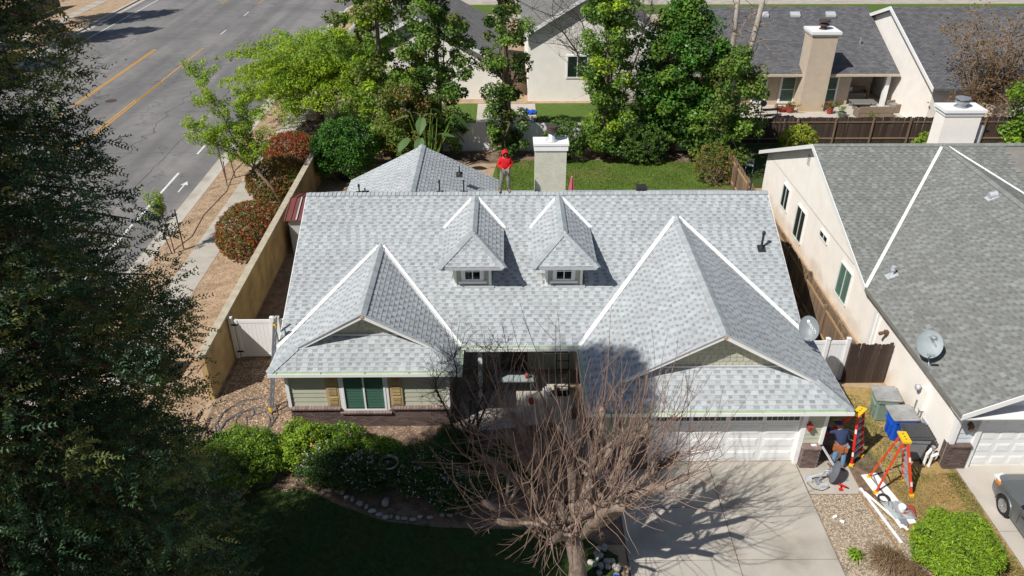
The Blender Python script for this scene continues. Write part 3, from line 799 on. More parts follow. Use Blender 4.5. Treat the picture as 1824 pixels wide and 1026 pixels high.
def gable(xa, xb, xm, zr, yf, ye, info, scal):
    yr, dx, yw, zt, dxt = info
    # wall with scalloped fish-scale shingles
    rise = WS; mb = MB()
    hw = (zr - .12 - zt) / WS
    mb.prism([V3(xm - hw, yw, zt - .02), V3(xm + hw, yw, zt - .02), V3(xm, yw, zr - .12)], (0, .1, 0)).build('gable_wall', 'sage', house)
    sc = MB(); rh = 0.155; k = 0; z = zt
    while z < zr - .3:
        half = (zr - .16 - z) / WS; w = 0.20; n = int(2 * half / w)
        for i in range(n):
            cx = xm - half + (i + .5 + (0 if k % 2 else 0)) * (2 * half / n); ww = w / 2 - .004
            pts = [V3(cx - ww, yw - .012, z + rh), V3(cx - ww, yw - .022, z + .06)]
            pts += [V3(cx - ww * math.cos(R(a)), yw - .024, z + .06 - .055 * math.sin(R(a))) for a in (30, 60, 90, 120, 150)]
            pts += [V3(cx + ww, yw - .022, z + .06), V3(cx + ww, yw - .012, z + rh)]
            sc.prism(pts, (0, .011, 0), 0, random.uniform(.93, 1.05))
        z += rh; k += 1
    sc.build('scale_shingles', 'sage', house, kind='stuff')
    # barge boards
    for sx in (-1, 1):
        a = V3(xm, yf - .015, zr + .0); b = V3(xm + sx * ((zr - yr) / WS + .02), yf - .015, yr - .02)
        mb = MB(); dn = V3(0, 0, -.20); mb.prism([a + V3(0, -.02, .0), b + V3(0, -.02, 0), b + dn * .75 + V3(0, -.02, 0), a + dn + V3(0, -.02, 0)], (0, .035, 0))
        mb.build('barge_board', 'white_paint', house)
        mb = MB(); mb.prism([a + V3(0, -.05, .012), b + V3(0, -.05, .012), b + V3(0, -.05, -.03), a + V3(0, -.05, -.03)], (0, .12, 0)); mb.build('drip_edge', 'galv_light', house)
        # soffit between rake and wall
        c = V3(0, yw - yf, 0); o = V3(0, 0, -.135)
        MB().prism([a + o, b + o, b + c + o, a + c + o], (0, 0, -.02)).build('soffit', 'white_paint', house)
    MB().obox(V3(xm, yf - .045, zr - .09), (.055, 0, 0), (0, .015, 0), (0, 0, .07)).build('barge_block', 'fascia_wood', house)
    # step flashing at the foot of the gable wall
    MB().box(xm - hw, xm + hw, yw - .09, yw - .03, zt - .02, zt + .035).build('flashing', 'galv_light', house)
gable(LXa, LXb, LXm, LZ, LYf, LYe, L_, 1)
gable(GXa, GXb, GXm, GZ, GYf, GYe, G_, 1)
# ridge and hip caps
nl = V3(-WS, 0, 1); nr_ = V3(WS, 0, 1)
caps(house, (XL, RY, RZ), (XR, RY, RZ), nM, nMr)
caps(house, (LXm, LYf - .02, LZ), (LXm, LYb + .12, LZ), nl, nr_)
caps(house, (GXm, GYf - .02, GZ), (GXm, GYb + .12, GZ), nl, nr_)
for (xa, xb, ye, info, sk) in ((LXa, LXb, LYe, L_, SK), (GXa, GXb, GYe, G_, SKG)):
    yr, dx, yw, zt, dxt = info; yf_ = ye + (yr - EZ) / sk; nsk = V3(0, -sk, 1)
    caps(house, (xa, ye, EZ), (xa + dx, yf_, yr), nl, nsk)
    caps(house, (xb, ye, EZ), (xb - dx, yf_, yr), nr_, nsk)
# valleys
for (xa, xb, xm, zr, yb) in ((LXa, LXb, LXm, LZ, LYb), (GXa, GXb, GXm, GZ, GYb)):
    for x0, sx in ((xa, 1), (xb, -1)):
        y0 = EY; z0 = EZ
        if x0 == GXb: x0, y0, z0 = 10.43, 22.62, EZ + .184
        valley(house, (x0, y0, z0), (xm - sx * .06, yb - .06 * 1.4, zr - .03), V3(-sx, 0, 0), V3(sx, 0, WS))
# dormers
def dormer(xa, xb):
    xm = (xa + xb) / 2; w0, w1 = xm - .66, xm + .66; yw = 24.57; zb = MZ(yw); yc = 24.0; ym = 25.4
    body = MB(); body.prism([V3(w0, yw, zb - .1), V3(w1, yw, zb - .1), V3(w1, yw, DZ - .02), V3(w0, yw, DZ - .02)], (0, 2.4, 0))
    d = body.build('dormer', 'sage', house, label=None)
    # lap siding on the front
    for k in range(4):
        z = zb + k * .26
        if z > DZ - .1: break
        for a, b in ((w0 + .1, xm - .42), (xm + .42, w1 - .1)):
            MB().prism([V3(a, yw - .022, z), V3(a, yw - .008, min(z + .25, DZ - .03)), V3(a, yw, min(z + .25, DZ - .03)), V3(a, yw, z)], (b - a, 0, 0)).build('siding_board', 'sage', d)
    for a in (w0 - .02, w1 - .08):
        MB().box(a, a + .1, yw - .05, yw + .1, zb - .05, DZ).build('corner_board', 'white_paint', d)
    window(d, (xm, yw - .02, zb + .62), (.31, 0, 0), (0, 0, .36), (0, -1, 0), cols=2, rows=2, fw=.045, back='curtain_dark', glassm='glass_dark', trim=.1, sill=False, name='window')
    MB().box(xm - .5, xm + .5, yw - .12, yw, zb + .15, zb + .23).build('sill', 'white_paint', d)
    MB().box(w0 - .12, w1 + .12, yw - .14, yw - .02, zb - .06, zb + .03).build('flashing', 'galv_light', d)
    # eave box and fascia
    s = MB(); s.box(xa + .02, xb - .02, yc + .03, 26.4, DZ - .15, DZ - .03); s.build('soffit', 'white_paint', d)
    s = MB(); s.box(xa, xb, yc - .01, yc + .02, DZ - .13, DZ - .01); s.box(xb - .02, xb + .01, yc, 26.8, DZ - .13, DZ - .01); s.box(xa - .01, xa + .02, yc, 26.8, DZ - .13, DZ - .01)
    s.build('fascia', 'galv_light', d)
    yE = EY + (DZ - EZ) / S; yR = EY + (DRZ - EZ) / S; sl = (DRZ - DZ) / (xm - xa); sh = (DRZ - DZ) / (ym - yc)
    rs = []
    for x0, sd in ((xa, 31), (xb, 37)):
        roof([V3(x0, yc, DZ), V3(x0, yE, DZ), V3(xm, yR, DRZ), V3(xm, ym, DRZ)], (0, 1, 0), (), sd + int(xa * 7), res=rs, parent=d)
    roof([V3(xa, yc, DZ), V3(xb, yc, DZ), V3(xm, ym, DRZ)], (1, 0, 0), (), 44 + int(xa * 7), res=rs, parent=d)
    place_shingles(rs, d, 'shingle', 40)
    n1 = V3(-sl, 0, 1); n2 = V3(sl, 0, 1); nf = V3(0, -sh, 1)
    caps(d, (xm, ym, DRZ), (xm, yR + .05, DRZ), n1, n2)
    caps(d, (xa - .03, yc - .03, DZ - .01), (xm, ym, DRZ), n1, nf, w=.13); caps(d, (xb + .03, yc - .03, DZ - .01), (xm, ym, DRZ), n2, nf, w=.13)
    for x0, sx in ((xa, 1), (xb, -1)):
        valley(d, (x0 - sx * .03, yE - .04, DZ - .02), (xm - sx * .10, yR - .14, DRZ - .06), V3(-sx, 0, 0), V3(sx, 0, sl), w=.07, lift=.03)
for a, b, k in DORM: dormer(a, b)
place_shingles(RES, house, 'shingle', 300)
# rear wing, gabled towards the back yard
rear = []
RX0, RX1, RXm = -7.65, -0.35, -4.0
rz = 4.55; ry0, ry1 = 29.6, 35.9
roof([V3(RX0, 36.2, 2.75), V3(RX0, 30, 2.75), V3(RXm, 30, rz + .12), V3(RXm, 35.9, rz + .12)], (0, 1, 0), (), 51, res=rear)
roof([V3(RX1, 36.2, 2.75), V3(RX1, 30, 2.75), V3(RXm, 30, rz + .12), V3(RXm, 35.9, rz + .12)], (0, 1, 0), (), 52, res=rear)
merge([b for b, c in rear]).build('shingles', 'shingle', house, kind='stuff')
caps(house, (RXm, 30, rz + .12), (RXm, 35.95, rz + .12), V3(-.5, 0, 1), V3(.5, 0, 1), w=.17)
# walls
w = MB(); w.box(-7.45, 10.0, 24.3, 34.7, 0, 2.62); w.box(-7.45, -1.98, 21.17, 24.3, 0, 2.58); w.box(2.98, 10.0, 19.32, 24.3, 0, 2.58)
w.box(-7.4, -0.7, 34.7, 35.6, 0, 2.6)
for x in (-7.45, 9.9): w.prism([V3(x, 24.3, 2.55), V3(x, 34.7, 2.55), V3(x, RY, RZ - .25)], (.1, 0, 0))
w.build('wall', 'sage', house)
# soffits and gutters
def gutter(a, b, out, name='gutter'):
    a = Vector(a); b = Vector(b); o = Vector(out).normalized(); dz = V3(0, 0, 1)
    mb = MB(); W = .115
    mb.prism([a + o * W + dz * .0, b + o * W + dz * .0, b + o * (W - .02) + dz * .0, a + o * (W - .02)], (0, 0, -.125), 0)
    mb.prism([a + dz * -.11, b + dz * -.11, b + o * (W - .021) + dz * -.11, a + o * (W - .021) + dz * -.11], (0, 0, -.014), 0)
    mb.build(name, 'white_metal', house)
    g_ = MB(); g_.prism([a + dz * .0 + o * .0, b + o * .0, b + o * (W - .03) + dz * -.02, a + o * (W - .03) + dz * -.02], (0, 0, -.06)); gi = g_.build('gutter_guard', 'gutter_green', house)
    n = max(2, int((b - a).length / 1.3)); hg_ = MB()
    for i in range(n + 1):
        p = a.lerp(b, (i + .2) / (n + .4)); hg_.bar(p + dz * .012, p + o * W + dz * .012, .02, .008)
    hg_.build('gutter_straps', 'aluminium', house, kind='stuff')
    MB().prism([a - o * .002 + dz * -.002, b - o * .002 + dz * -.002, b - o * .03 - dz * .002, a - o * .03 - dz * .002], (0, 0, -.17)).build('fascia', 'white_paint', house)
gutter((LXa, LYe - .005, EZ), (LXb + .11, LYe - .005, EZ), (0, -1, 0))
gutter((LXb + .005, LYe, EZ), (LXb + .005, EY - .12, EZ), (1, 0, 0))
gutter((LXb, EY - .005, EZ), (GXa, EY - .005, EZ), (0, -1, 0))
gutter((GXa - .005, GYe, EZ), (GXa - .005, EY - .12, EZ), (-1, 0, 0))
gutter((GXa - .11, GYe - .005, EZ), (GXb, GYe - .005, EZ), (0, -1, 0))
for x, a, b in ((XL - .02, (EY, EZ), (RY, RZ)), (XR + .0, (22.7, EZ + .2), (RY, RZ))):
    MB().prism([V3(x, a[0], a[1] + .01), V3(x, b[0], b[1] + .01), V3(x, b[0], b[1] - .16), V3(x, a[0], a[1] - .16)], (.025, 0, 0)).build('rake_board', 'white_paint', house)
MB().prism([V3(GXb, GYe, EZ + .005), V3(GXb, 22.62, EZ + .005), V3(GXb, 22.62, EZ - .17), V3(GXb, GYe, EZ - .17)], (.022, 0, 0)).build('fascia', 'white_paint', house)
MB().prism([V3(LXa - .025, LYe, EZ + .005), V3(LXa - .025, EY, EZ + .005), V3(LXa - .025, EY, EZ - .17), V3(LXa - .025, LYe, EZ - .17)], (.022, 0, 0)).build('fascia', 'white_paint', house)
for x0, x1, y0, y1 in ((LXa + .02, LXb - .02, LYe + .03, 21.2), (GXa + .02, GXb - .02, GYe + .03, 19.4), (-1.58, 2.55, EY + .03, 24.3), (10.0, 10.4, 19.4, 24), (LXb - .4, LXb - .02, 21.2, 24), (GXa + .02, 3.0, 19.4, 24)):
    MB().box(x0, x1, y0, y1, EZ - .19, EZ - .155).build('soffit', 'white_paint', house)

# brickwork: every brick a piece of its own near the camera
BRICKS = [0]
bm_s = MB().box(-.096, .096, -.045, .045, -.027, .027).build('brick', 'brick', house, local=True); bm_s.location = Vector((-7.34, 21.125, .84)) - absloc(house)
more = MB()
def brick_wall(x0, x1, y, z1, holes=(), limit=True, soldier=True, parent=None):
    n = 0; z = .04; k = 0
    while z < z1 - .03:
        x = x0 + (0 if k % 2 else -.103)
        while x < x1 - .02:
            a = max(x, x0) + .006; b = min(x + .206, x1) - .006
            if b - a > .04 and not any(h0 < (a + b) / 2 < h1 and z > hz for h0, h1, hz in holes):
                if b - a > .19 and BRICKS[0] < 240:
                    link_copy(bm_s, 'brick', ((a + b) / 2, y + .045 + random.uniform(-.003, .003), z), house); BRICKS[0] += 1
                else: more.box(a, b, y, y + .09, z - .026, z + .026, 0, random.uniform(.75, 1.25))
            x += .206
        z += .067; k += 1
MB().box(-7.44, -1.99, 21.10, 21.17, 0, .78).build('mortar_bed', 'mortar', house)
brick_wall(-7.46, -1.97, 21.078, .80, holes=((-5.72, -3.98, .60),))
# sill course of sloping bricks
sc_ = MB()
def sillc(x0, x1, z):
    n = int((x1 - x0) / .105)
    for i in range(n):
        a = x0 + (x1 - x0) * i / n; b = x0 + (x1 - x0) * (i + 1) / n
        sc_.obox(((a + b) / 2, 21.08, z), ((b - a) / 2 - .005, 0, 0), (0, .085, .014), (0, -.005, .032), 0, random.uniform(1.7, 2.6))
sillc(-7.5, -5.72, .84); sillc(-5.74, -3.96, .66); sillc(-3.98, -1.95, .84)
sc_.build('sill_course', 'brick', house, kind='stuff')
# left wing front: siding, corner boards, shutters, window
for k in range(9):
    z = .88 + k * .19
    for a, b in ((-7.36, -6.16), (-3.55, -2.06)):
        MB().prism([V3(a, 21.145, z), V3(a, 21.165, z + .185), V3(a, 21.172, z + .185), V3(a, 21.172, z)], (b - a, 0, 0)).build('siding_board', 'sage', house)
for x in (-7.5, -2.05): MB().box(x, x + .11, 21.09, 21.2, .86, 2.5).build('corner_board', 'white_paint', house)
win = window(house, (-4.86, 21.15, 1.55), (.74, 0, 0), (0, 0, .84), (0, -1, 0), cols=2, fw=.07, trim=.10, slats=True, back='blind_green', name='window')
for x in (-6.14, -3.97):
    sh = MB().box(x, x + .42, 21.10, 21.15, .92, 2.45).build('shutter', 'tan_shutter', house)
    for z0, z1 in ((.98, 1.30), (1.38, 1.86), (1.94, 2.39)):
        mb = MB(); mb.box(x + .06, x + .36, 21.085, 21.102, z0, z1)
        for k in range(int((z1 - z0) / .05)): mb.obox((x + .21, 21.082, z0 + .03 + k * .05), (.13, 0, 0), (0, .006, .012), (0, .002, .004))
        mb.build('louvre', 'tan_shutter', sh)
# garage front: door, jambs, brick piers, siding, lamp
gd = MB().box(4.72, 9.45, 19.27, 19.32, 0, 2.2).build('garage_door', 'white_paint', house)
for r_ in range(4):
    z0 = .02 + r_ * .545
    for c_ in range(4):
        x0 = 4.74 + c_ * 1.178; p = MB()
        p.box(x0, x0 + 1.17, 19.235, 19.272, z0, z0 + .535)
        if r_ < 3:
            p.box(x0 + .10, x0 + 1.07, 19.222, 19.236, z0 + .10, z0 + .435); p.box(x0 + .145, x0 + 1.025, 19.212, 19.223, z0 + .145, z0 + .39)
            p.build('door_panel', 'white_paint', gd)
        else:
            q = p.build('door_panel', 'white_paint', gd)
            wv = MB()
            for j in range(6): wv.box(x0 + .06 + j * .178, x0 + .06 + j * .178 + .155, 19.226, 19.236, z0 + .12, z0 + .42)
            wv.build('door_window', 'glass_dark', gd)
for x0, x1, y0 in ((4.58, 4.72, 19.12), (9.45, 9.60, 19.08)): MB().box(x0, x1, y0, 19.32, 0.02, 2.42).build('door_jamb', 'white_paint', house)
MB().box(4.58, 9.60, 19.14, 19.32, 2.2, 2.42).build('door_head', 'white_paint', house)
for x0, x1 in ((9.60, 10.16), (2.94, 4.58)):
    MB().box(x0 + .01, x1 - .01, 18.90, 19.32, 0, .80).build('mortar_bed', 'mortar', house)
    brick_wall(x0, x1, 18.878, .82)
    z = .04; k = 0
    while z < .79:
        y = 18.98 - (.103 if k % 2 else 0)
        while y < 19.3:
            a = max(y, 18.885) + .004; b = min(y + .206, 19.32) - .004
            if b - a > .04:
                for xx in (x0 - .012, x1 - .0): more.box(xx, xx + .02, a, b, z - .026, z + .026, 0, random.uniform(.8, 1.25))
            y += .206
        z += .067; k += 1
    n = int((x1 - x0) / .105)
    for i in range(n): more.obox((x0 + (i + .5) * (x1 - x0) / n, 19.06, .875), ((x1 - x0) / n / 2 - .004, 0, 0), (0, .22, .01), (0, 0, .035), 0, random.uniform(1.2, 1.8))
    for k in range(8):
        z = .93 + k * .19
        MB().prism([V3(x0, 19.08, z), V3(x0, 19.10, z + .185), V3(x0, 19.2, z + .185), V3(x0, 19.2, z)], (x1 - x0 - .0, 0, 0)).build('siding_board', 'sage', house)
more.build('bricks', 'brick', house, kind='stuff')
MB().box(10.12, 10.23, 19.03, 19.2, .9, 2.45).build('corner_board', 'white_paint', house)
lm = MB(); lm.box(9.62, 9.72, 18.92, 19.07, 1.55, 1.72); lm.prism([V3(9.58, 18.88, 1.72), V3(9.76, 18.88, 1.72), V3(9.76, 19.07, 1.72), V3(9.58, 19.07, 1.72)], (0, 0, .03)); lm.box(9.64, 9.70, 19.0, 19.1, 1.74, 1.84)
lm.build('porch_lamp', 'terracotta', house)
# porch posts, door and windows in the recess
pd = MB().box(-.2, .8, 24.24, 24.3, .02, 2.15).build('front_door', 'curtain_brown', house)
MB().box(.68, .74, 24.19, 24.24, 1.0, 1.12).build('handle', 'galv', pd)
window(house, (1.9, 24.28, 1.4), (.5, 0, 0), (0, 0, .6), (0, -1, 0), cols=2, back='curtain_dark', name='window')
MB().box(-1.0, -.85, EY + .1, EY + .25, 0, 2.42).build('porch_post', 'white_paint', house)
# chimney
cx0, cx1, cy0, cy1 = 1.17, 2.49, 29.62, 30.3
ch = MB().box(cx0 + .03, cx1 - .03, cy0 + .03, cy1 - .03, 4.0, 6.98).build('chimney', 'stucco_cream', house)
c = MB(); c.box(cx0 - .02, cx1 + .02, cy0 - .02, cy1 + .02, 6.86, 7.08); c.box(cx0 - .05, cx1 + .05, cy0 - .05, cy1 + .05, 7.08, 7.17); c.build('chimney_cap', 'white_paint', ch)
f_ = MB(); f_.lathe((1.86, 29.95, 7.17), [(.26, 0), (.22, .05), (.14, .08), (.14, .38)], 20); f_.build('flue', 'galv_light', ch, smooth=True)
f_ = MB(); f_.lathe((1.86, 29.95, 7.53), [(.15, 0), (.22, .02), (.22, .2), (.235, .22), (.235, .25), (.0, .27)], 20); f_.build('flue_cap', 'pipe_rust', ch)
# vents through the roof
def vent(x, y, z, h, r=.035, mt='black_plastic', boot=True, head=False):
    mb = MB(); mb.lathe((x, y, z - .1), [(r, 0), (r, h + .1), (r * .7, h + .1), (r * .7, h)], 12)
    if boot: mb.lathe((x, y, z - .05), [(.11, 0), (.09, .08), (r + .01, .16)], 14); mb.obox((x, y - .03, z + .015), (.15, 0, 0), (0, .15, .15 * S), (0, 0, .008))
    if head: mb.lathe((x, y, z + h - .12), [(r * 1.5, 0), (r * 1.5, .10), (r, .13)], 12)
    mb.build('vent_pipe', mt, house)
vent(9.66, 26.08, 4.31, .72, .045, 'black_plastic', True, True)
for u, v, h in ((639, 345, .34), (783, 342, .5), (826, 343, .5)):
    p = g(u, v, RZ - .1); vent(p.x, RY + .35, RZ - .2, h + .1, .03, head=(u != 826))
p = g(647, 345, RZ); vent(p.x, RY + .4, RZ - .2, .25, .03)
p = gy(818, 300, 33.5); vent(p.x, 33.5, p.z - .3, .4, .03)
bx_ = g(1143, 339, RZ); MB().box(bx_.x - .2, bx_.x + .2, RY + .1, RY + .5, RZ - .1, RZ + .14).build('roof_vent', 'black_plastic', house)
bx_ = g(1337, 337, RZ); vent(bx_.x, RY + .3, RZ - .2, .6, .035)
# ------------------------------------------------------------------ the house on the right
nb = thing('neighbour_house', 'cream stucco house on the right with greenish gray shingle roof and white raised-panel garage door', 'house', (19, 28, 0))
NR = []; NZ = 2.66; NX = 13.95; NRY, NRZ = 33.7, 5.5; NYv = 25.9; NXm = 19.9; NYf = 18.38
def nroof(pts, h, seed, holes=()): roof(pts, h, holes, seed, 1.0, True, NR, nb, .8)
nroof([V3(NX, NYv, NZ), V3(31, NYv, NZ), V3(31, NRY, NRZ), V3(NX, NRY, NRZ)], (1, 0, 0), 61, [[V3(NX + .1, NYv - .2, NZ), V3(25.8, NYv - .2, NZ), V3(NXm, NRY - .1, NRZ)]])
MB().prism([V3(NX, 40.6, 2.5), V3(31, 40.6, 2.5), V3(31, NRY, NRZ), V3(NX, NRY, NRZ)], (0, 0, -.12)).build('rear_slope', 'shingle_old', nb)
nroof([V3(NX, NYf, NZ), V3(NX, NYv, NZ), V3(NXm, NRY, NRZ), V3(NXm, NYf, NRZ)], (0, 1, 0), 62)
nroof([V3(25.85, NYf, NZ), V3(25.85, NYv, NZ), V3(NXm, NRY, NRZ), V3(NXm, NYf, NRZ)], (0, 1, 0), 63)
NR = [r for r in NR if r[1].x < 22.5]
place_shingles(NR, nb, 'shingle_old', 300)
nwl = V3(-.477, 0, 1); nwr = V3(.477, 0, 1)
caps(nb, (NXm, NYf, NRZ), (NXm, NRY, NRZ), nwl, nwr, 'shingle_old_cap')
caps(nb, (NX, NRY, NRZ), (27, NRY, NRZ), V3(0, -.364, 1), V3(0, .43, 1), 'shingle_old_cap')
for x0, sx in ((NX, 1), (25.85, -1)):
    valley(nb, (x0, NYv, NZ), (NXm - sx * .05, NRY - .06, NRZ - .02), V3(-sx, 0, 0.0), V3(sx, 0, .477), w=.06, lift=.03, matname='white_metal')
# walls: long side wall and the gable over it
w = MB()
w.box(14.3, 30.6, 19.0, 40.2, 0, 2.55)
w.prism([V3(14.3, 26.2, 2.5), V3(14.3, 40.2, 2.5), V3(14.3, 40.2, 2.6), V3(14.3, NRY, NRZ - .16), V3(14.3, 26.4, 2.75)], (.15, 0, 0))
w.prism([V3(14.5, 19.0, 2.5), V3(25.3, 19.0, 2.5), V3(NXm, 19.0, NRZ - .2)], (0, .1, 0))
w.build('wall', 'stucco_neighbour', nb)
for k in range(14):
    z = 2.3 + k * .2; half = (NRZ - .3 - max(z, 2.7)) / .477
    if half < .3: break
    MB().prism([V3(NXm - half, 18.955, z), V3(NXm - half, 18.985, z + .195), V3(NXm - half, 18.995, z + .195), V3(NXm - half, 18.995, z)], (2 * half, 0, 0)).build('siding_board', 'siding_white_shaded', nb)
def bargeN(a, b, h=.2, off=(0, .03, 0), name='barge_board'):
    a = Vector(a); b = Vector(b); MB().prism([a, b, b - V3(0, 0, h), a - V3(0, 0, h)], off).build(name, 'white_paint', nb)
bargeN((NXm, NYf - .03, NRZ + .02), (NX, NYf - .03, NZ + .02)); bargeN((NXm, NYf - .03, NRZ + .02), (25.85, NYf - .03, NZ + .02))
bargeN((NX - .03, NYv, NZ + .03), (NX - .03, NRY, NRZ + .03), .2, (.03, 0, 0)); bargeN((NX - .03, 40.6, 2.53), (NX - .03, NRY, NRZ + .03), .2, (.03, 0, 0))
MB().box(NX - .03, NX, NYf, NYv, NZ - .13, NZ + .01).build('fascia', 'deck', nb)
MB().box(NX, 14.3, NYf, 26, NZ - .15, NZ - .12).build('soffit', 'white_paint', nb)
MB().prism([V3(NX, 26, NZ - .12), V3(NX, NRY, NRZ - .12), V3(14.3, NRY, NRZ - .12), V3(14.3, 26, NZ - .12)], (0, 0, -.02)).build('soffit', 'white_paint', nb)
MB().box(NX, 25.8, NYf, 19.0, NZ - .19, NZ - .15).build('soffit', 'white_paint', nb)
# windows in the side wall
for (u0, v0, u1, v1, bk, cols) in ((1391, 372, 1406, 333, 'curtain_dark', 2), (1413, 436, 1439, 369, 'curtain_brown', 2), (1462, 429, 1476, 408, 'curtain_dark', 2), (1488, 548, 1520, 467, 'curtain_teal', 2)):
    pass
for (y0, y1, z0, z1, bk) in ((36.0, 37.0, .97, 2.2, 'curtain_dark'), (33.5, 34.7, .45, 2.1, 'curtain_brown'), (30.7, 31.65, 1.95, 2.3, 'curtain_dark'), (27.72, 28.95, .62, 2.15, 'curtain_teal')):
    window(nb, (14.29, (y0 + y1) / 2, (z0 + z1) / 2), (0, (y1 - y0) / 2, 0), (0, 0, (z1 - z0) / 2), (-1, 0, 0), cols=2, back=bk, fw=.045, glassm='glass')
gv = MB()
for j in range(6):
    for i in range(4): gv.box(14.285, 14.30, NRY + .75 + i * .09, NRY + .80 + i * .09, 4.15 + j * .09, 4.19 + j * .09)
gv.build('gable_vent', 'pot_gray', nb)
# side pieces: white corner board, lamp, meters, conduit, dryer hood
MB().box(14.24, 14.30, 25.15, 25.32, 0, 2.5).build('trim_board', 'white_paint', nb)
MB().box(14.24, 14.30, 24.9, 25.02, 0, 2.5).build('trim_board', 'white_paint', nb)
lm = MB(); lm.box(14.15, 14.30, 24.05, 24.2, 1.7, 1.85); lm.lathe((14.16, 24.12, 1.78), [(.03, -.02), (.07, .08), (.07, .2), (.03, .22)], 8, axis=(-1, 0, -.3)); lm.build('flood_lamp', 'boot_brown', nb)
e = MB(); e.box(14.16, 14.30, 20.65, 20.95, .9, 1.75); e.build('meter_box', 'stucco_neighbour', nb)
e = MB(); e.lathe((14.2, 21.15, 1.55), [(.11, 0), (.11, .12), (.08, .14), (.0, .15)], 14, axis=(-1, 0, 0)); e.build('meter', 'galv_light', nb, smooth=True)
for y in (20.7, 20.85, 21.15): MB().tube([(14.25, y, 1.0), (14.25, y, .05)], .022, 6).build('conduit', 'galv', nb)
MB().box(14.27, 14.30, 20.2, 20.6, .25, .7).build('cover_plate', 'galv_light', nb)
# garage front: brick pier, door, lamp
MB().box(14.32, 14.98, 18.83, 19.0, 0, .92).build('mortar_bed', 'mortar', nb)
bb = MB(); z = .04; k = 0
while z < .93:
    x = 14.30 - (.103 if k % 2 else 0)
    while x < 14.98:
        a = max(x, 14.30) + .006; b = min(x + .206, 15.0) - .006
        if b - a > .04:
            if b - a > .19: link_copy(bm_s, 'brick', ((a + b) / 2, 18.855, z), nb)
            else: bb.box(a, b, 18.81, 18.9, z - .026, z + .026, 0, random.uniform(.75, 1.25))
        x += .206
    y = 18.81 + (.103 if k % 2 else 0)
    for yy in (18.83, 19.04): bb.box(14.29, 14.31, yy, yy + .19, z - .026, z + .026, 0, random.uniform(.8, 1.2))
    z += .067; k += 1
for i in range(7): bb.obox((14.34 + i * .1, 18.9, .975), (.045, 0, 0), (0, .13, 0), (0, 0, .035), 0, random.uniform(1.1, 1.7))
bb.build('bricks', 'brick', nb, kind='stuff')
gd = MB().box(15.15, 20.0, 18.97, 18.99, 0.02, 2.15).build('garage_door', 'white_paint', nb)
for r_ in range(4):
    for c_ in range(8):
        x0 = 15.16 + c_ * .604; z0 = .02 + r_ * .53; p = MB()
        p.box(x0, x0 + .60, 18.94, 18.972, z0, z0 + .525); p.box(x0 + .08, x0 + .52, 18.928, 18.941, z0 + .11, z0 + .42); p.box(x0 + .12, x0 + .48, 18.920, 18.929, z0 + .15, z0 + .38)
        p.build('door_panel', 'white_paint', gd)
MB().box(15.0, 15.15, 18.86, 19.0, .02, 2.35).build('door_jamb', 'white_paint', nb)
MB().box(15.15, 20.1, 18.86, 19.0, 2.16, 2.35).build('door_head', 'white_paint', nb)
MB().box(14.28, 14.42, 18.88, 19.05, 1.02, 2.5).build('corner_board', 'white_paint', nb)
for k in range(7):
    z = 1.02 + k * .2; MB().prism([V3(14.42, 18.955, z), V3(14.42, 18.98, z + .195), V3(14.42, 18.99, z + .195), V3(14.42, 18.99, z)], (.58, 0, 0)).build('siding_board', 'siding_white_shaded', nb)
lm = MB(); lm.lathe((14.72, 18.82, 1.62), [(.02, 0), (.075, .05), (.085, .22), (.03, .3)], 8); lm.box(14.67, 14.77, 18.85, 18.98, 1.75, 1.9); lm.build('porch_lamp', 'boot_brown', nb)
# roof fittings
def nvent(p, h, r, hood=False):
    mb = MB(); p = Vector(p)
    mb.obox(p + V3(0, 0, .02), (.2, 0, .2 * .477), (0, .17, 0), (-.004, 0, .008))
    if hood:
        mb.lathe(p + V3(0, 0, -.02), [(.13, 0), (.13, .1)], 14)
        q = [p + V3(0, -.02, .1)]
        for k in range(9):
            a = R(20 * k)
        mb.tube([p + V3(-.14, -.02, .10), p + V3(.16, -.02, .17)], .13, 14)
    else: mb.lathe(p, [(r * 1.6, 0), (r, .12), (r, h * .55), (r * 1.5, h * .55), (r * 1.5, h * .7), (r, h * .72), (r * 1.4, h * .8), (r * 1.4, h), (0, h + .02)], 12)
    mb.build('roof_vent', 'galv_light', nb, smooth=False)
def onN(u, v):
    d = sight(u, v); n = V3(-.477, 0, 1); t = (V3(NX, 0, NZ) - CAMV).dot(n) / d.dot(n); return CAMV + d * t
nvent(onN(1588, 491), .42, .06); nvent(onN(1766, 352), .3, .08, True)
ncm = MB().box(20.25, 21.95, 34.8, 35.7, 3.8, 6.55).build('chimney', 'stucco_white', nb)
c = MB(); c.box(20.2, 22.0, 34.75, 35.75, 6.45, 6.62); c.box(20.13, 22.07, 34.68, 35.82, 6.62, 6.75); c.build('chimney_cap', 'white_paint', ncm)
c = MB(); c.lathe((21.1, 35.25, 6.75), [(.32, 0), (.2, .06), (.2, .18), (.32, .2), (.32, .26), (.2, .28), (.22, .36), (.33, .38), (.33, .42), (0, .48)], 20); c.build('flue_cap', 'galv', ncm)
MB().tube([(22.3, 35.1, 4.0), (22.3, 35.1, 5.9)], .1, 12).build('vent_pipe', 'galv_light', nb)

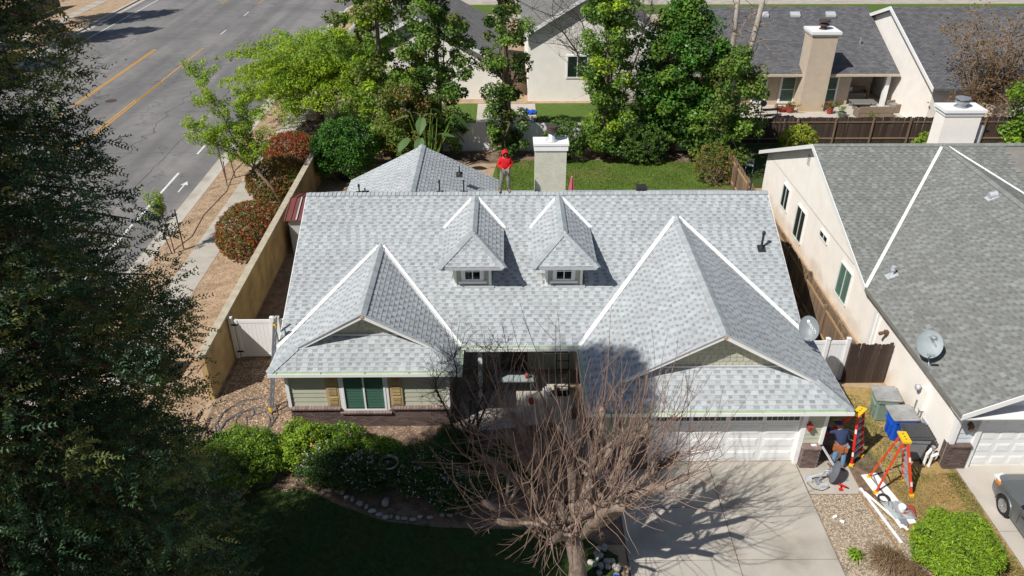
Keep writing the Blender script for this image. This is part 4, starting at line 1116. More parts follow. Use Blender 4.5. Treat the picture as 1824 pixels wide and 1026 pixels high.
# ------------------------------------------------------------------ houses further back
def simple_gable_roof(parent, pts, matname, name='roof'):
    P = [Vector(p) for p in pts]
    me = MB().prism(P, (0, 0, -.15)); o = me.build(name, matname, parent); return o
fh = thing('patio_house', 'tan stucco house with dark gray roof, tall tan chimney and covered patio', 'house', (21, 58, 0))
FY, FZ, FRY, FRZ = 55.0, 2.55, 62.6, 5.55
simple_gable_roof(fh, [V3(13, FY, FZ), V3(27.9, FY, FZ), V3(27.9, FRY, FRZ), V3(13, FRY, FRZ)], 'shingle_far')
simple_gable_roof(fh, [V3(13, 70, FZ), V3(27.9, 70, FZ), V3(27.9, FRY, FRZ), V3(13, FRY, FRZ)], 'shingle_far')
w = MB(); w.box(13.4, 25.0, 56.0, 69, 0, 2.5); w.box(25.0, 27.7, 58.5, 69, 0, 2.5); w.prism([V3(27.5, 56, 2.4), V3(27.5, 69.5, 2.4), V3(27.5, FRY, FRZ - .2)], (.15, 0, 0)); w.build('wall', 'stucco_tan', fh)
MB().box(13, 27.9, FY - .1, FY, FZ - .17, FZ - .01).build('gutter', 'stucco_tan', fh)
MB().box(27.2, 27.5, 55.3, 55.6, 0, 2.4).build('patio_post', 'white_paint', fh)
for x0, x1 in ((18.0, 18.9), (19.95, 21.0), (23.0, 24.05)):
    window(fh, ((x0 + x1) / 2, 55.98, 1.15), ((x1 - x0) / 2, 0, 0), (0, 0, .95), (0, -1, 0), cols=1, rows=2, fw=.07, back='curtain_teal', trim=.07, slats=True)
window(fh, (25.9, 58.48, 1.9), (.75, 0, 0), (0, 0, .35), (0, -1, 0), cols=2, back='curtain_dark')
fc = MB().prism([V3(21.0, 54.45, -.0), V3(22.75, 54.45, 0), V3(22.75, 56.0, 0), V3(21.0, 56.0, 0)], (0, 0, 5.35)).build('chimney', 'stucco_tan', fh)
c = MB(); c.box(20.92, 22.83, 54.37, 56.05, 5.3, 5.42); c.box(20.86, 22.9, 54.3, 56.1, 5.42, 5.6); c.build('chimney_cap', 'white_paint', fc)
c = MB(); c.lathe((21.9, 55.2, 5.6), [(.3, 0), (.2, .1), (.2, .22), (.36, .25), (.36, .34), (.2, .36), (.2, .48), (.38, .5), (.38, .62), (0, .7)], 18); c.build('flue_cap', 'pipe_rust', fc)
for x in (19.6, 22.0, 24.7): MB().prism([V3(x - .36, 61.2, 5.05), V3(x + .36, 61.2, 5.05), V3(x + .36, 61.6, 5.25), V3(x - .36, 61.6, 5.25)], (0, 0, .15)).build('roof_vent', 'galv_light', fh)
MB().tube([(26.0, 58.2, 3.7), (26.0, 58.2, 4.3)], .06, 8).build('vent_pipe', 'galv', fh)
g3 = thing('gabled_house', 'white stucco house with dark roof whose gable wall rises beside the covered patio', 'house', (36, 56, 0))
GX3, GY3, GZ3 = 28.1, 58.6, 6.35
simple_gable_roof(g3, [V3(GX3 - .3, 50.0, 3.0), V3(48, 50.0, 3.0), V3(48, GY3, GZ3), V3(GX3 - .3, GY3, GZ3)], 'shingle_far')
simple_gable_roof(g3, [V3(GX3 - .3, 67, 3.2), V3(48, 67, 3.2), V3(48, GY3, GZ3), V3(GX3 - .3, GY3, GZ3)], 'shingle_far')
w = MB(); w.prism([V3(GX3, 50.5, 0), V3(GX3, 66.5, 0), V3(GX3, 66.5, 3.2), V3(GX3, GY3, GZ3 - .2), V3(GX3, 50.5, 3.0)], (18, 0, 0)); w.build('wall', 'stucco_white', g3)
for a, b in (((GX3 - .34, 50.0, 3.05), (GX3 - .34, GY3, GZ3 + .05)), ((GX3 - .34, 67, 3.25), (GX3 - .34, GY3, GZ3 + .05))):
    a = Vector(a); b = Vector(b); MB().prism([a, b, b - V3(0, 0, .26), a - V3(0, 0, .26)], (.05, 0, 0)).build('barge_board', 'white_paint', g3)
simple_gable_roof(g3, [V3(33.5, 47.0, 2.7), V3(33.5, 53, 2.7), V3(37, 53, 4.3), V3(37, 47.0, 4.3)], 'shingle_far'); simple_gable_roof(g3, [V3(40.5, 47.0, 2.7), V3(40.5, 53, 2.7), V3(37, 53, 4.3), V3(37, 47.0, 4.3)], 'shingle_far')
w = MB(); w.prism([V3(33.9, 47.5, 0), V3(40.1, 47.5, 0), V3(40.1, 47.5, 2.8), V3(37, 47.5, 4.1), V3(33.9, 47.5, 2.8)], (0, 4, 0)); w.build('wing_wall', 'stucco_white', g3)
for sx in (-1, 1):
    a = V3(37, 46.95, 4.36); b = V3(37 + sx * 3.5, 46.95, 2.76); MB().prism([a, b, b - V3(0, 0, .22), a - V3(0, 0, .22)], (0, .05, 0)).build('barge_board', 'white_paint', g3)
fw_ = thing('garden_wall', 'light stucco yard wall running down beside the covered patio', 'wall', (30, 51, 0))
MB().prism([V3(28.9, 56.4, 0), V3(31.6, 49.2, 0), V3(31.75, 49.25, 0), V3(29.05, 56.45, 0)], (0, 0, 2.0)).build('wall_body', 'stucco_tan', fw_)
MB().prism([V3(28.87, 56.4, 2), V3(31.57, 49.2, 2), V3(31.78, 49.25, 2), V3(29.08, 56.45, 2)], (0, 0, .07)).build('coping', 'wall_cap', fw_)
# two houses in the middle distance, seen between the tall trees
def gable_house(name, label, xa, xb, y, depth, ze, zp, wallm, roofm, wins, over=.45):
    t = thing(name, label, 'house', ((xa + xb) / 2, y + depth / 2, 0)); xm = (xa + xb) / 2; s = (zp - ze) / ((xb - xa) / 2)
    MB().prism([V3(xa, y, 0), V3(xb, y, 0), V3(xb, y, ze), V3(xm, y, zp), V3(xa, y, ze)], (0, depth, 0)).build('wall', wallm, t)
    for sx, x0 in ((-1, xa), (1, xb)):
        a = V3(xm, y - over, zp + .12); b = V3(x0 + sx * over, y - over, ze + .12 - s * over)
        simple_gable_roof(t, [b, a, a + V3(0, depth + over, 0), b + V3(0, depth + over, 0)], roofm)
        MB().prism([a + V3(0, -.04, .03), b + V3(0, -.04, .03), b + V3(0, -.04, -.22), a + V3(0, -.04, -.22)], (0, .05, 0)).build('barge_board', 'white_paint', t)
    for (x, z, hw, hh) in wins: window(t, (x, y, z), (hw, 0, 0), (0, 0, hh), (0, -1, 0), cols=2, rows=1, fw=.06, back='curtain_dark', trim=.06)
    return t
gable_house('white_house', 'white stucco gabled house with one dark window behind the bare tree in the middle', 1.7, 10.6, 57.0, 12, 5.0, 7.7, 'stucco_white', 'shingle_far_gray', ((5.25, 2.55, .75, .8),))
gable_house('gray_roofed_house', 'white house with gray roof half hidden behind the tall trees left of centre', -12.5, -0.2, 57.5, 12, 2.7, 6.0, 'stucco_white', 'shingle_far_gray', ((-6.5, 1.3, .7, .7),))

# ------------------------------------------------------------------ walls, fences and gates
bw = thing('block_wall', 'long tan stucco garden wall between the sidewalk strip and the side yard', 'wall', (-10.8, 34, 0))
MB().box(-10.9, -10.7, 22.6, 46.8, 0, 1.95).build('wall_body', 'stucco_wall', bw)
MB().box(-10.95, -10.65, 22.55, 46.8, 1.95, 2.03).build('coping', 'wall_cap', bw)
def post(mb, x, y, h, r=.065, capm=True):
    mb.box(x - r, x + r, y - r, y + r, 0, h)
    mb.box(x - r - .012, x + r + .012, y - r - .012, y + r + .012, h, h + .02)
    n = Vector((x, y, h + .06)); q = [(x - r, y - r, h + .02), (x + r, y - r, h + .02), (x + r, y + r, h + .02), (x - r, y + r, h + .02)]
    for i in range(4): mb.face([q[i], q[(i + 1) % 4], n])
def vinyl_panel(t, x0, x1, y, h, z0=.06, name='panel'):
    mb = MB(); mb.box(x0, x1, y - .025, y + .025, z0, z0 + .14); mb.box(x0, x1, y - .025, y + .025, h - .14, h); mb.build('rail', 'vinyl', t)
    n = max(1, int(round((x1 - x0) / .15)))
    for i in range(n):
        a = x0 + (x1 - x0) * i / n; b = x0 + (x1 - x0) * (i + 1) / n
        MB().box(a + .003, b - .003, y - .011, y + .011, z0 + .14, h - .14).build('board', 'vinyl', t)
gl = thing('white_gate', 'white vinyl side gate between the tan wall and the left of the house', 'gate', (-9.8, 25.2, 0))
mb = MB(); post(mb, -10.58, 25.2, 1.85); post(mb, -8.98, 25.2, 1.9); post(mb, -8.80, 25.2, 1.9); mb.build('posts', 'vinyl', gl) if False else None
for x in (-10.58, -8.98, -8.78):
    mb = MB(); post(mb, x, 25.2, 1.88); mb.build('post', 'vinyl', gl)
vinyl_panel(gl, -10.42, -9.06, 25.2, 1.78); vinyl_panel(gl, -8.70, -7.5, 25.25, 1.78)
mb = MB(); mb.box(-10.43, -10.33, 25.15, 25.25, .06, 1.78); mb.build('stile', 'vinyl', gl)
for z in (.3, 1.55): MB().box(-10.56, -10.30, 25.12, 25.15, z, z + .06).build('hinge', 'black', gl)
gr = thing('white_gate', 'white vinyl gate right of the house beside the brown board gate', 'gate', (12.0, 23.6, 0))
for x in (10.95, 11.85, 12.62):
    mb = MB(); post(mb, x, 23.6, 1.88); mb.build('post', 'vinyl', gr)
vinyl_panel(gr, 11.92, 12.55, 23.6, 1.78); vinyl_panel(gr, 11.02, 11.78, 23.6, 1.78); vinyl_panel(gr, 10.1, 10.88, 23.6, 1.78)
def board_fence(name, label, a, b, h, matname, rail_side=1, bw_=.14, cat='fence', raildn=('wood_light'), gap=.006, postgap=2.4, leanf=.0):
    a = Vector(a); b = Vector(b); d = (b - a); L = d.length; d.normalize(); nrm = V3(-d.y, d.x, 0) * rail_side
    t = thing(name, label, cat, (a + b) / 2); ang = math.atan2(d.y, d.x)
    srcs = []
    for k in range(3):
        hh = h + (-.03, 0, .025)[k]; w = bw_ / 2 - gap / 2
        mb = MB(); mb.prism([V3(-w, -.009, .03), V3(w, -.009, .03), V3(w, -.009, hh - .035), V3(w - .025, -.009, hh), V3(-w + .025, -.009, hh), V3(-w, -.009, hh - .035)], (0, .018, 0))
        o = mb.build('board', matname, t, local=True); srcs.append(o)
    n = int(L / bw_)
    for i in range(n):
        p = a + d * (i + .5) * bw_; rot = (random.gauss(0, .006), 0, ang + random.gauss(0, .012))
        if i < 3: srcs[i].location = p - absloc(t); srcs[i].rotation_euler = rot
        else: link_copy(random.choice(srcs), 'board', p, t, rot)
    for z in (.35, h - .32):
        MB().bar(a + nrm * .03 + V3(0, 0, z), b + nrm * .03 + V3(0, 0, z), .04, .09).build('rail', raildn, t)
    k = 0
    while k * postgap <= L + .1:
        p = a + d * min(L, k * postgap) + nrm * .09; MB().obox(p + V3(0, 0, h / 2 - .03), d * .045, nrm * .045, (0, 0, h / 2 - .02)).build('post', raildn if raildn != 'wood_light' else 'wood_mid', t); k += 1
    return t
board_fence('board_gate', 'weathered dark brown board gate between the white gate and the cream wall', (12.70, 23.35, 0), (14.22, 23.35, 0), 1.82, 'wood_fence', 1, .15, 'gate', 'wood_fence', gap=.007, postgap=5)
board_fence('side_fence', 'brown board fence in the narrow passage between the two houses', (12.72, 23.7, 0), (12.95, 44.5, 0), 1.8, 'wood_mid', 1, .14, 'fence', 'wood_light')
board_fence('back_fence', 'dark weathered board fence with rails in front of the far patio', (13.9, 48.2, 0), (33.5, 48.2, 0), 1.75, 'wood_fence', -1, .14, 'fence', 'wood_mid')
vf = thing('vinyl_fence', 'white vinyl panel fence along the far side of the back yard behind the trees', 'fence', (2, 47, 0))
x = -10.5; i = 0
while x < 13.4:
    mb = MB(); post(mb, x, 47.1, 1.9, .07); mb.build('post', 'vinyl', vf)
    mb = MB(); mb.box(x + .08, x + 2.32, 47.07, 47.13, .06, .2); mb.box(x + .08, x + 2.32, 47.07, 47.13, 1.68, 1.82); mb.build('rail', 'vinyl', vf)
    mb = MB()
    for k in range(8): mb.box(x + .08 + k * .28 + .004, x + .08 + (k + 1) * .28 - .004, 47.09, 47.11, .2, 1.68)
    mb.build('panel', 'vinyl', vf)
    x += 2.4
board_fence('roadside_fence', 'brown board fence across the road in the top left corner', (-49.3, 60, 0), (-48.6, 90, 0), 1.9, 'wood_mid', -1, .2, 'fence', 'wood_mid')
# shed
sd = thing('shed', 'small pale metal shed with dark red ribbed roof behind the tan wall', 'shed', (-9.3, 35, 0))
MB().box(-10.35, -8.35, 33.7, 36.4, 0, 1.85).build('wall', 'shed_white', sd)
rf = MB()
rf.prism([V3(-10.5, 33.5, 1.85), V3(-8.2, 33.5, 1.85), V3(-8.2, 35.05, 2.3), V3(-10.5, 35.05, 2.3)], (0, 0, .03)); rf.prism([V3(-10.5, 36.6, 1.85), V3(-8.2, 36.6, 1.85), V3(-8.2, 35.05, 2.3), V3(-10.5, 35.05, 2.3)], (0, 0, .03))
for k in range(9):
    x = -10.45 + k * .275
    for y0 in (33.5, 36.6): rf.prism([V3(x - .02, y0, 1.89), V3(x + .02, y0, 1.89), V3(x + .02, 35.05, 2.34), V3(x - .02, 35.05, 2.34)], (0, 0, .025))
rf.build('roof', 'shed_red', sd)
s_ = MB()
for x in (-9.9, -8.9): s_.prism([V3(x - .03, 33.5, 1.92), V3(x + .03, 33.5, 1.92), V3(x + .03, 35.05, 2.37), V3(x - .03, 35.05, 2.37)], (0, 0, .02))
s_.build('roof_strip', 'galv_light', sd)
for k in range(2): MB().box(-10.3 + k * 1.0, -9.35 + k * 1.0, 33.67, 33.70, .05, 1.8).build('door', 'shed_white', sd)
# cinder blocks beside the shed
for k, (x, y, z) in enumerate(((-8.9, 31.6, .1), (-8.75, 31.1, .1), (-8.85, 31.4, .3))):
    mb = MB(); mb.box(x - .2, x + .2, y - .1, y + .1, z - .1, z - .07); mb.box(x - .2, x + .2, y - .1, y - .07, z - .1, z + .1); mb.box(x - .2, x + .2, y + .07, y + .1, z - .1, z + .1)
    for q in (-.2, -.015, .17): mb.box(x + q, x + q + .03, y - .07, y + .07, z - .07, z + .1)
    mb.build('concrete_block', 'pot_gray', None, label='hollow gray concrete block below the shed, ' + ('the one nearest the shed', 'the lower one farther from the shed', 'the one on top')[k], cat='block', group='concrete blocks by the shed')
ub = thing('utility_box', 'pale green utility cabinet on the sidewalk strip, half hidden by the conifer', 'cabinet', (-13.6, 24.0, 0))
mb = MB(); mb.box(-14.1, -13.0, 23.4, 24.4, .08, .8); mb.prism([V3(-14.12, 23.35, .8), V3(-12.98, 23.35, .8), V3(-12.98, 24.45, .92), V3(-14.12, 24.45, .92)], (0, 0, .04)); mb.build('cabinet', 'utility_green', ub)
MB().box(-14.25, -12.85, 23.25, 24.55, 0, .09).build('pad', 'concrete', ub)
MB().box(-13.6, -13.56, 23.36, 23.40, .35, .55).build('handle', 'black', ub)

# ------------------------------------------------------------------ dishes
def dish(name, label, centre, normal, up, rx, ry, foot, rim, mats, text=None, armdir=None, parent_fn=None):
    t = thing(name, label, 'dish', foot)
    n = Vector(normal).normalized(); u = Vector(up); u = (u - n * u.dot(n)).normalized(); r = u.cross(n).normalized(); c = Vector(centre)
    mb = MB(); rings = 7; N = 30; prev = None
    P = lambda k, a, o: c + r * (rx * k * math.cos(a)) + u * (ry * k * math.sin(a)) + n * (.11 * k * k - .11 + o)
    for side, o in ((0, 0), (1, -.012)):
        for i in range(rings):
            for j in range(N):
                a0 = 2 * math.pi * j / N; a1 = 2 * math.pi * (j + 1) / N; k0 = i / rings; k1 = (i + 1) / rings
                q = [P(k1, a0, o), P(k1, a1, o), P(k0, a1, o), P(k0, a0, o)]
                mb.face(q if side == 0 else q[::-1], side)
    for j in range(N):
        a0 = 2 * math.pi * j / N; a1 = 2 * math.pi * (j + 1) / N
        mb.face([P(1.015, a0, .004), P(1.015, a1, .004), P(1.015, a1, -.016), P(1.015, a0, -.016)], 1)
        mb.face([P(1, a0, 0), P(1, a1, 0), P(1.015, a1, .004), P(1.015, a0, .004)], 0)
    mb.build('reflector', [mats, rim], t, smooth=True)
    bk = c - n * .14; ft = Vector(foot)
    mb = MB(); mb.tube([bk, c - n * .28 - V3(0, 0, .05), ft + V3(0, 0, .02)], .022, 8); mb.obox(bk, r * .09, u * .09, n * .03); mb.obox(ft + V3(0, 0, .015), (.1, 0, 0), (0, .13, 0), (0, 0, .01)); mb.build('mast', 'galv', t)
    ad = -u if armdir is None else Vector(armdir)
    e0 = c - u * ry * .9 - n * .03; e1 = c + n * .52 - u * ry * .95
    mb = MB(); mb.tube([c - u * .2 - n * .14, e0 - n * .06 - u * .06, e1], .02, 6); mb.build('feed_arm', 'galv', t)
    mb = MB(); mb.obox(e1 + n * .02 + u * .03, r * .11, u * .035, n * .05); mb.build('receiver', 'dish_gray', t)
    return t, c, n, u, r
# the left one is bolted to the right rake of the main roof
t, c, n, u, r = dish('satellite_dish', 'gray oval satellite dish with white lettering at the right edge of the pale roof', g(1441, 585, 3.55), (-.42, -.70, .56), (-.12, .45, .85), .32, .43, (10.2, 21.9, 2.9), 'dish_gray', 'dish_gray')
tx = (r * .5 - u).normalized()
text_mesh('DIRECTV', .12, 'white_paint', t, c + r * .10 + n * -.055 + u * .02, tx, tx.cross(-n), thick=.002)
lg = MB(); lg.lathe(c + r * .0 + u * .25 - n * .055, [(.045, 0), (.0, .004)], 14, axis=n); lg.build('emblem', 'white_paint', t)
dp = onN(1655, 655)
t, c, n, u, r = dish('satellite_dish', 'pale rusty satellite dish with dark lettering near the eave of the right roof', g(1656, 613, 3.45), (-.30, -.72, .62), (.12, .4, .9), .40, .46, tuple(dp), 'dish_pale', 'dish_pale')
tx = (r * .55 - u * .8).normalized()
text_mesh('DIRECTV', .10, 'dish_dark', t, c + r * .10 + u * .10 - n * .058, tx, tx.cross(-n), thick=.002)
lg = MB(); lgc = c + r * .14 + u * .24 - n * .045
lg.obox(lgc, r * .075, u * .07, n * .002); lg.build('emblem', 'dish_dark', t)
lg = MB(); lg.lathe(lgc + n * .003 - r * .03, [(.05, 0), (.0, .004)], 12, axis=n); lg.build('emblem_disc', 'dish_pale', t)
# the old dish taken down and laid on the concrete pad
t, c, n, u, r = dish('satellite_dish', 'dark gray dish taken down and lying on the concrete pad by the brick pier', (10.45, 18.25, .46), (.92, -.25, -.15), (.1, -.35, .9), .33, .48, (10.0, 18.25, .05), 'dish_dark', 'dish_dark')
mb = MB(); mb.bar((10.4, 18.3, .45), (9.75, 18.35, .12), .05, .05); mb.bar((10.45, 18.35, .6), (10.15, 18.85, 1.0), .05, .05); mb.box(9.62, 9.80, 18.2, 18.45, .03, .12); mb.box(10.0, 10.25, 18.0, 18.12, .03, .1); mb.build('bracket', 'galv_light', t)
mb = MB(); pts = [(10.3, 18.0, .04), (10.0, 17.86, .03), (9.75, 17.95, .03), (9.64, 18.2, .03), (9.7, 18.4, .03)]; mb.tube(pts, .012, 5); tag(mb.build('cable', 'black'), 'black cable curling beside the dark dish on the pad', 'cable')

# ------------------------------------------------------------------ ladders
def ladder(label, cap, F, B, col, steps=6):
    cap = Vector(cap); t = thing('stepladder', label, 'ladder', (cap.x, cap.y, 0))
    F = [Vector(p) for p in F]; B = [Vector(p) for p in B]
    fd = ((F[1] - F[0]).normalized()); out = ((F[0] + F[1]) / 2 - (B[0] + B[1]) / 2).normalized()
    topw = .17
    TF = [cap + fd * -topw + out * .05 - V3(0, 0, .05), cap + fd * topw + out * .05 - V3(0, 0, .05)]
    TB = [cap + fd * -topw * .8 - out * .06 - V3(0, 0, .08), cap + fd * topw * .8 - out * .06 - V3(0, 0, .08)]
    for a, b in zip(F, TF): MB().bar(a + V3(0, 0, .02), b, .085, .032, up=fd).build('rail', col, t)
    for a, b in zip(B, TB): MB().bar(a + V3(0, 0, .02), b, .06, .03, up=fd).build('rear_rail', col, t)
    for i in range(1, steps + 1):
        k = i / (steps + 1.0); a = F[0].lerp(TF[0], k); b = F[1].lerp(TF[1], k)
        MB().obox((a + b) / 2, (b - a) / 2 - fd * .015, out * .045, (0, 0, .012)).build('step', 'aluminium', t)
    for k in (.12, .38, .64, .85):
        a = B[0].lerp(TB[0], k); b = B[1].lerp(TB[1], k); MB().bar(a, b, .03, .02).build('brace', 'aluminium', t)
    for j in range(2):
        a = F[j].lerp(TF[j], .5); b = B[j].lerp(TB[j], .5); MB().bar(a, b, .02, .012).build('spreader', 'aluminium', t)
    c = MB(); c.obox(cap, fd * .24, out * .13, (0, 0, .03)); c.obox(cap + V3(0, 0, -.05), fd * .22, out * .10, (0, 0, .03))
    c.build('top_cap', 'ladder_yellow', t)
    ho = MB()
    for q in (-.12, 0, .12): ho.lathe(cap + fd * q + V3(0, 0, .03), [(.028, 0), (.028, .003), (0, .004)], 10)
    ho.build('tool_holes', 'boot_brown', t, kind='stuff')
    for p in F + B: MB().obox(p + V3(0, 0, .05), fd * .05, out * .06, (0, 0, .05)).build('foot', 'ladder_yellow', t)
    mb = MB()
    for j in range(2):
        for k in (.25, .7): p = F[j].lerp(TF[j], k); mb.obox(p + out * .018 + fd * (.045 if j else -.045), out * .03, fd * .003, (F[j] - TF[j]).normalized() * .09)
    mb.build('sticker', 'white_paint', t)
    return t
ladder('orange stepladder with yellow cap standing open over the white boards', (12.15, 18.02, 2.12), [(12.74, 17.62, 0), (12.78, 18.30, 0)], [(11.65, 17.75, 0), (11.70, 18.42, 0)], 'ladder_orange')
ladder('red stepladder with yellow cap standing at the corner of the eave beside the worker', (11.18, 19.12, 2.22), [(11.36, 18.98, 0), (11.85, 19.40, 0)], [(10.22, 19.80, 0), (10.62, 20.25, 0)], 'ladder_red')

# ------------------------------------------------------------------ wheeled bins
def wheelie(label, x, y, body, lid, group, rot=0):
    t = thing('wheeled_bin', label, 'bin', (0, 0, 0), group)
    b = MB(); sect = ((.26, .27, 0.05), (.31, .33, .80), (.34, .37, .84), (.34, .37, .96)); pr = None
    for (hx, hy, z) in sect:
        q = [V3(sx * hx - cx_, sy * hy - cy_, z) for sx, sy, cx_, cy_ in ((-1, -1, -.05, 0), (-1, -1, 0, -.05), (1, -1, 0, -.05), (1, -1, .05, 0), (1, 1, .05, 0), (1, 1, 0, .05), (-1, 1, 0, .05), (-1, 1, -.05, 0))]
        q = [V3(-hx, -hy + .06, z), V3(-hx + .06, -hy, z), V3(hx - .06, -hy, z), V3(hx, -hy + .06, z), V3(hx, hy - .06, z), V3(hx - .06, hy, z), V3(-hx + .06, hy, z), V3(-hx, hy - .06, z)]
        if pr is None: b.face(q[::-1])
        else:
            for i in range(8): b.face([pr[i], pr[(i + 1) % 8], q[(i + 1) % 8], q[i]])
        pr = q
    for yy in (-.12, .12): b.box(-.315, -.29, yy - .05, yy + .05, .15, .6)
    b.box(-.355, -.30, -.25, .25, .66, .70)
    b.build('body', body, t)
    l = MB(); l.prism([V3(-.40, -.34, .97), V3(-.37, -.39, .97), V3(.36, -.39, 1.0), V3(.36, .39, 1.0), V3(-.37, .39, .97), V3(-.40, .34, .97)], (0, 0, .035))
    l.prism([V3(-.33, -.30, 1.005), V3(.28, -.30, 1.035), V3(.28, .30, 1.035), V3(-.33, .30, 1.005)], (0, 0, .025))
    for k in range(6): l.box(.28, .42, -.33 + k * .12, -.28 + k * .12, .98, 1.03)
    l.build('lid', lid, t)
    MB().tube([(.44, -.3, .96), (.44, .3, .96)], .018, 6).build('handle', lid, t)
    for sy in (-1, 1):
        MB().lathe((.28, sy * .36, .13), [(.0, -.035), (.12, -.035), (.13, -.02), (.13, .02), (.12, .035), (0, .035)], 18, axis=(0, 1, 0)).build('wheel', 'rubber', t)
    t.location = (x, y, 0); t.rotation_euler = (0, 0, rot)
    return t
wheelie('pale green wheeled bin with gray lid, farthest of the three beside the cream wall', 13.30, 21.45, 'bin_green', 'lid_pale', 'wheeled bins beside the right house', R(-7)).scale = (1.1, 1.1, 1.03)
wheelie('bright blue wheeled bin with pale gray lid between the other two bins', 13.42, 20.42, 'bin_blue', 'lid_pale', 'wheeled bins beside the right house', R(-2)).scale = (1.1, 1.05, 1.03)
w3 = wheelie('gray wheeled bin with black lid, nearest of the three beside the cream wall', 13.50, 19.48, 'bin_gray', 'lid_black', 'wheeled bins beside the right house', R(-4)); w3.scale = (1.1, 1.05, 1.03)

# ------------------------------------------------------------------ odds and ends by the pad
wb = []
def board(label, a, b, w, h, z=.03, name='trim_board', matname='white_metal', group='white trim boards laid on the gravel'):
    mb = MB(); mb.bar((a[0], a[1], z), (b[0], b[1], z), w, h); return tag(mb.build(name, matname), label, 'board', group)
board('wide white board under the orange stepladder, left one of the pair', (11.62, 18.55), (11.95, 16.35), .24, .02, .035)
board('wide white board under the orange stepladder, right one of the pair', (11.90, 18.60), (12.30, 16.50), .24, .02, .04)
board('long thin white trim strip lying nearest to the gravel', (11.25, 17.95), (11.62, 15.75), .08, .03, .05)
board('white trim strip angled across the ends of the wide boards', (11.30, 17.75), (12.0, 16.2), .07, .03, .08)
board('pale wooden edging board along the side of the gravel', (11.15, 17.8), (11.45, 15.2), .05, .06, .03, 'edging_board', 'wood_light')
ps = MB(); rr = random.Random(5); G_N = 9
pts = [[V3(11.62 + .085 * i + .02 * j, 17.35 - .09 * j, .10 + .09 * abs(rr.gauss(0, 1)) * (0 < i < 8 and 0 < j < 8)) for i in range(G_N)] for j in range(G_N)]
for j in range(G_N - 1):
    for i in range(G_N - 1): ps.face([pts[j][i], pts[j][i + 1], pts[j + 1][i + 1], pts[j + 1][i]])
tag(ps.build('plastic_sheet', 'plastic_sheet'), 'crumpled clear plastic wrapping over dark parts on the white boards', 'wrapping')
mb = MB(); mb.lathe((12.1, 16.95, .1), [(.11, 0), (.12, .2), (.10, .22), (0, .22)], 16); tag(mb.build('bucket', 'white_paint'), 'small white tub standing among the plastic wrapping', 'tub')
mb = MB()
for k in range(3): mb.tube([(11.78 + .17 * math.cos(R(a)), 17.45 + .17 * math.sin(R(a)), .07 + k * .03) for a in range(0, 361, 30)], .02, 5)
tag(mb.build('hose_coil', 'black_plastic'), 'coil of black tubing at the upper end of the white boards', 'hose')
mb = MB(); mb.obox((12.25, 17.0, .11), (.26, -.1, 0), (.06, .2, 0), (0, 0, .02)); tag(mb.build('bag', 'terracotta'), 'dark red and black bag lying under the clear wrapping', 'bag')
mb = MB(); mb.obox((12.0, 16.55, .08), (.1, -.03, 0), (.03, .15, 0), (0, 0, .02)); tag(mb.build('metal_plate', 'galv'), 'small gray metal plate on the lower end of the white boards', 'plate')
dr = thing('drill', 'red and black cordless drill lying on the concrete pad', 'drill', (10.72, 17.98, .03))
MB().bar((10.62, 18.12, .06), (10.80, 17.98, .06), .06, .06).build('body', 'red_plastic', dr); MB().bar((10.80, 17.98, .06), (10.87, 17.93, .06), .03, .03).build('chuck', 'black', dr)
MB().bar((10.69, 18.07, .05), (10.62, 17.93, .05), .04, .04).build('grip', 'black', dr); MB().box(10.55, 10.66, 17.85, 17.93, .02, .08).build('battery', 'red_plastic', dr)
mb = MB(); mb.lathe((9.95, 16.75, .05), [(.04, 0), (.05, .12)], 10, axis=(1, .4, .1)); mb.lathe((10.12, 16.62, .05), [(.04, 0), (.05, .12)], 10, axis=(1, -.8, .1)); tag(mb.build('paper_cup', 'white_paint'), 'crushed white paper cup dropped on the gravel', 'cup')
mb = MB(); mb.obox((9.95, 19.0, .915), (.09, 0, 0), (0, .05, .0), (0, 0, .01)); mb.obox((10.0, 18.98, .93), (.03, .01, 0), (0, .03, .0), (0, 0, .012)); tag(mb.build('glove', 'cushion_light'), 'pale scrap lying on top of the brick pier', 'scrap')
pp = thing('pipe_assembly', 'white wrapped water pipes rising from the ground beside the near bin', 'pipes', (13.95, 19.1, 0))
mb = MB(); mb.tube([(13.75, 19.0, 0), (13.75, 19.0, .5), (13.9, 19.1, .62), (14.0, 19.15, .6), (14.02, 19.15, .0)], .05, 8); mb.tube([(13.9, 18.95, 0), (13.9, 18.95, .45), (14.1, 19.0, .5)], .05, 8); mb.build('pipes', 'white_paint', pp)
MB().lathe((13.95, 19.1, .62), [(.07, 0), (.07, .1), (0, .12)], 10).build('valve', 'galv', pp)
lvl = thing('extension_ladder', 'black and yellow ladder leaning against the left edge of the roof', 'ladder', (-8.3, 22.6, 0))
for dx in (0, .35):
    MB().bar((-8.45, 21.75 + dx, 0.02), (-7.95, 22.45 + dx, 3.5), .07, .03, up=(0, 1, 0)).build('rail', 'dish_dark', lvl)
for k in range(10):
    q = (k + .7) / 10.5; MB().bar((-8.45 + .5 * q, 21.75 + .7 * q, 3.5 * q), (-8.45 + .5 * q, 22.10 + .7 * q, 3.5 * q), .03, .03).build('rung', 'galv', lvl)
for k in (.03, .97): MB().obox((-8.45 + .5 * k, 21.78 + .7 * k, .05 + 3.4 * k), (.05, 0, 0), (0, .05, 0), (0, 0, .09)).build('foot', 'ladder_yellow', lvl)
hs = MB(); rr = random.Random(9); pts = []
for k in range(60):
    a = k * .55; rad = .35 + .35 * math.sin(k * .37) + .012 * k
    pts.append((-9.5 + rad * 1.1 * math.cos(a) + k * .012, 21.4 + rad * 1.3 * math.sin(a) - k * .006, .04 + .02 * rr.random()))
hs.tube(pts, .014, 5); tag(hs.build('garden_hose', 'dish_dark'), 'dark garden hose tangled on the mulch between the tan wall and the house', 'hose')
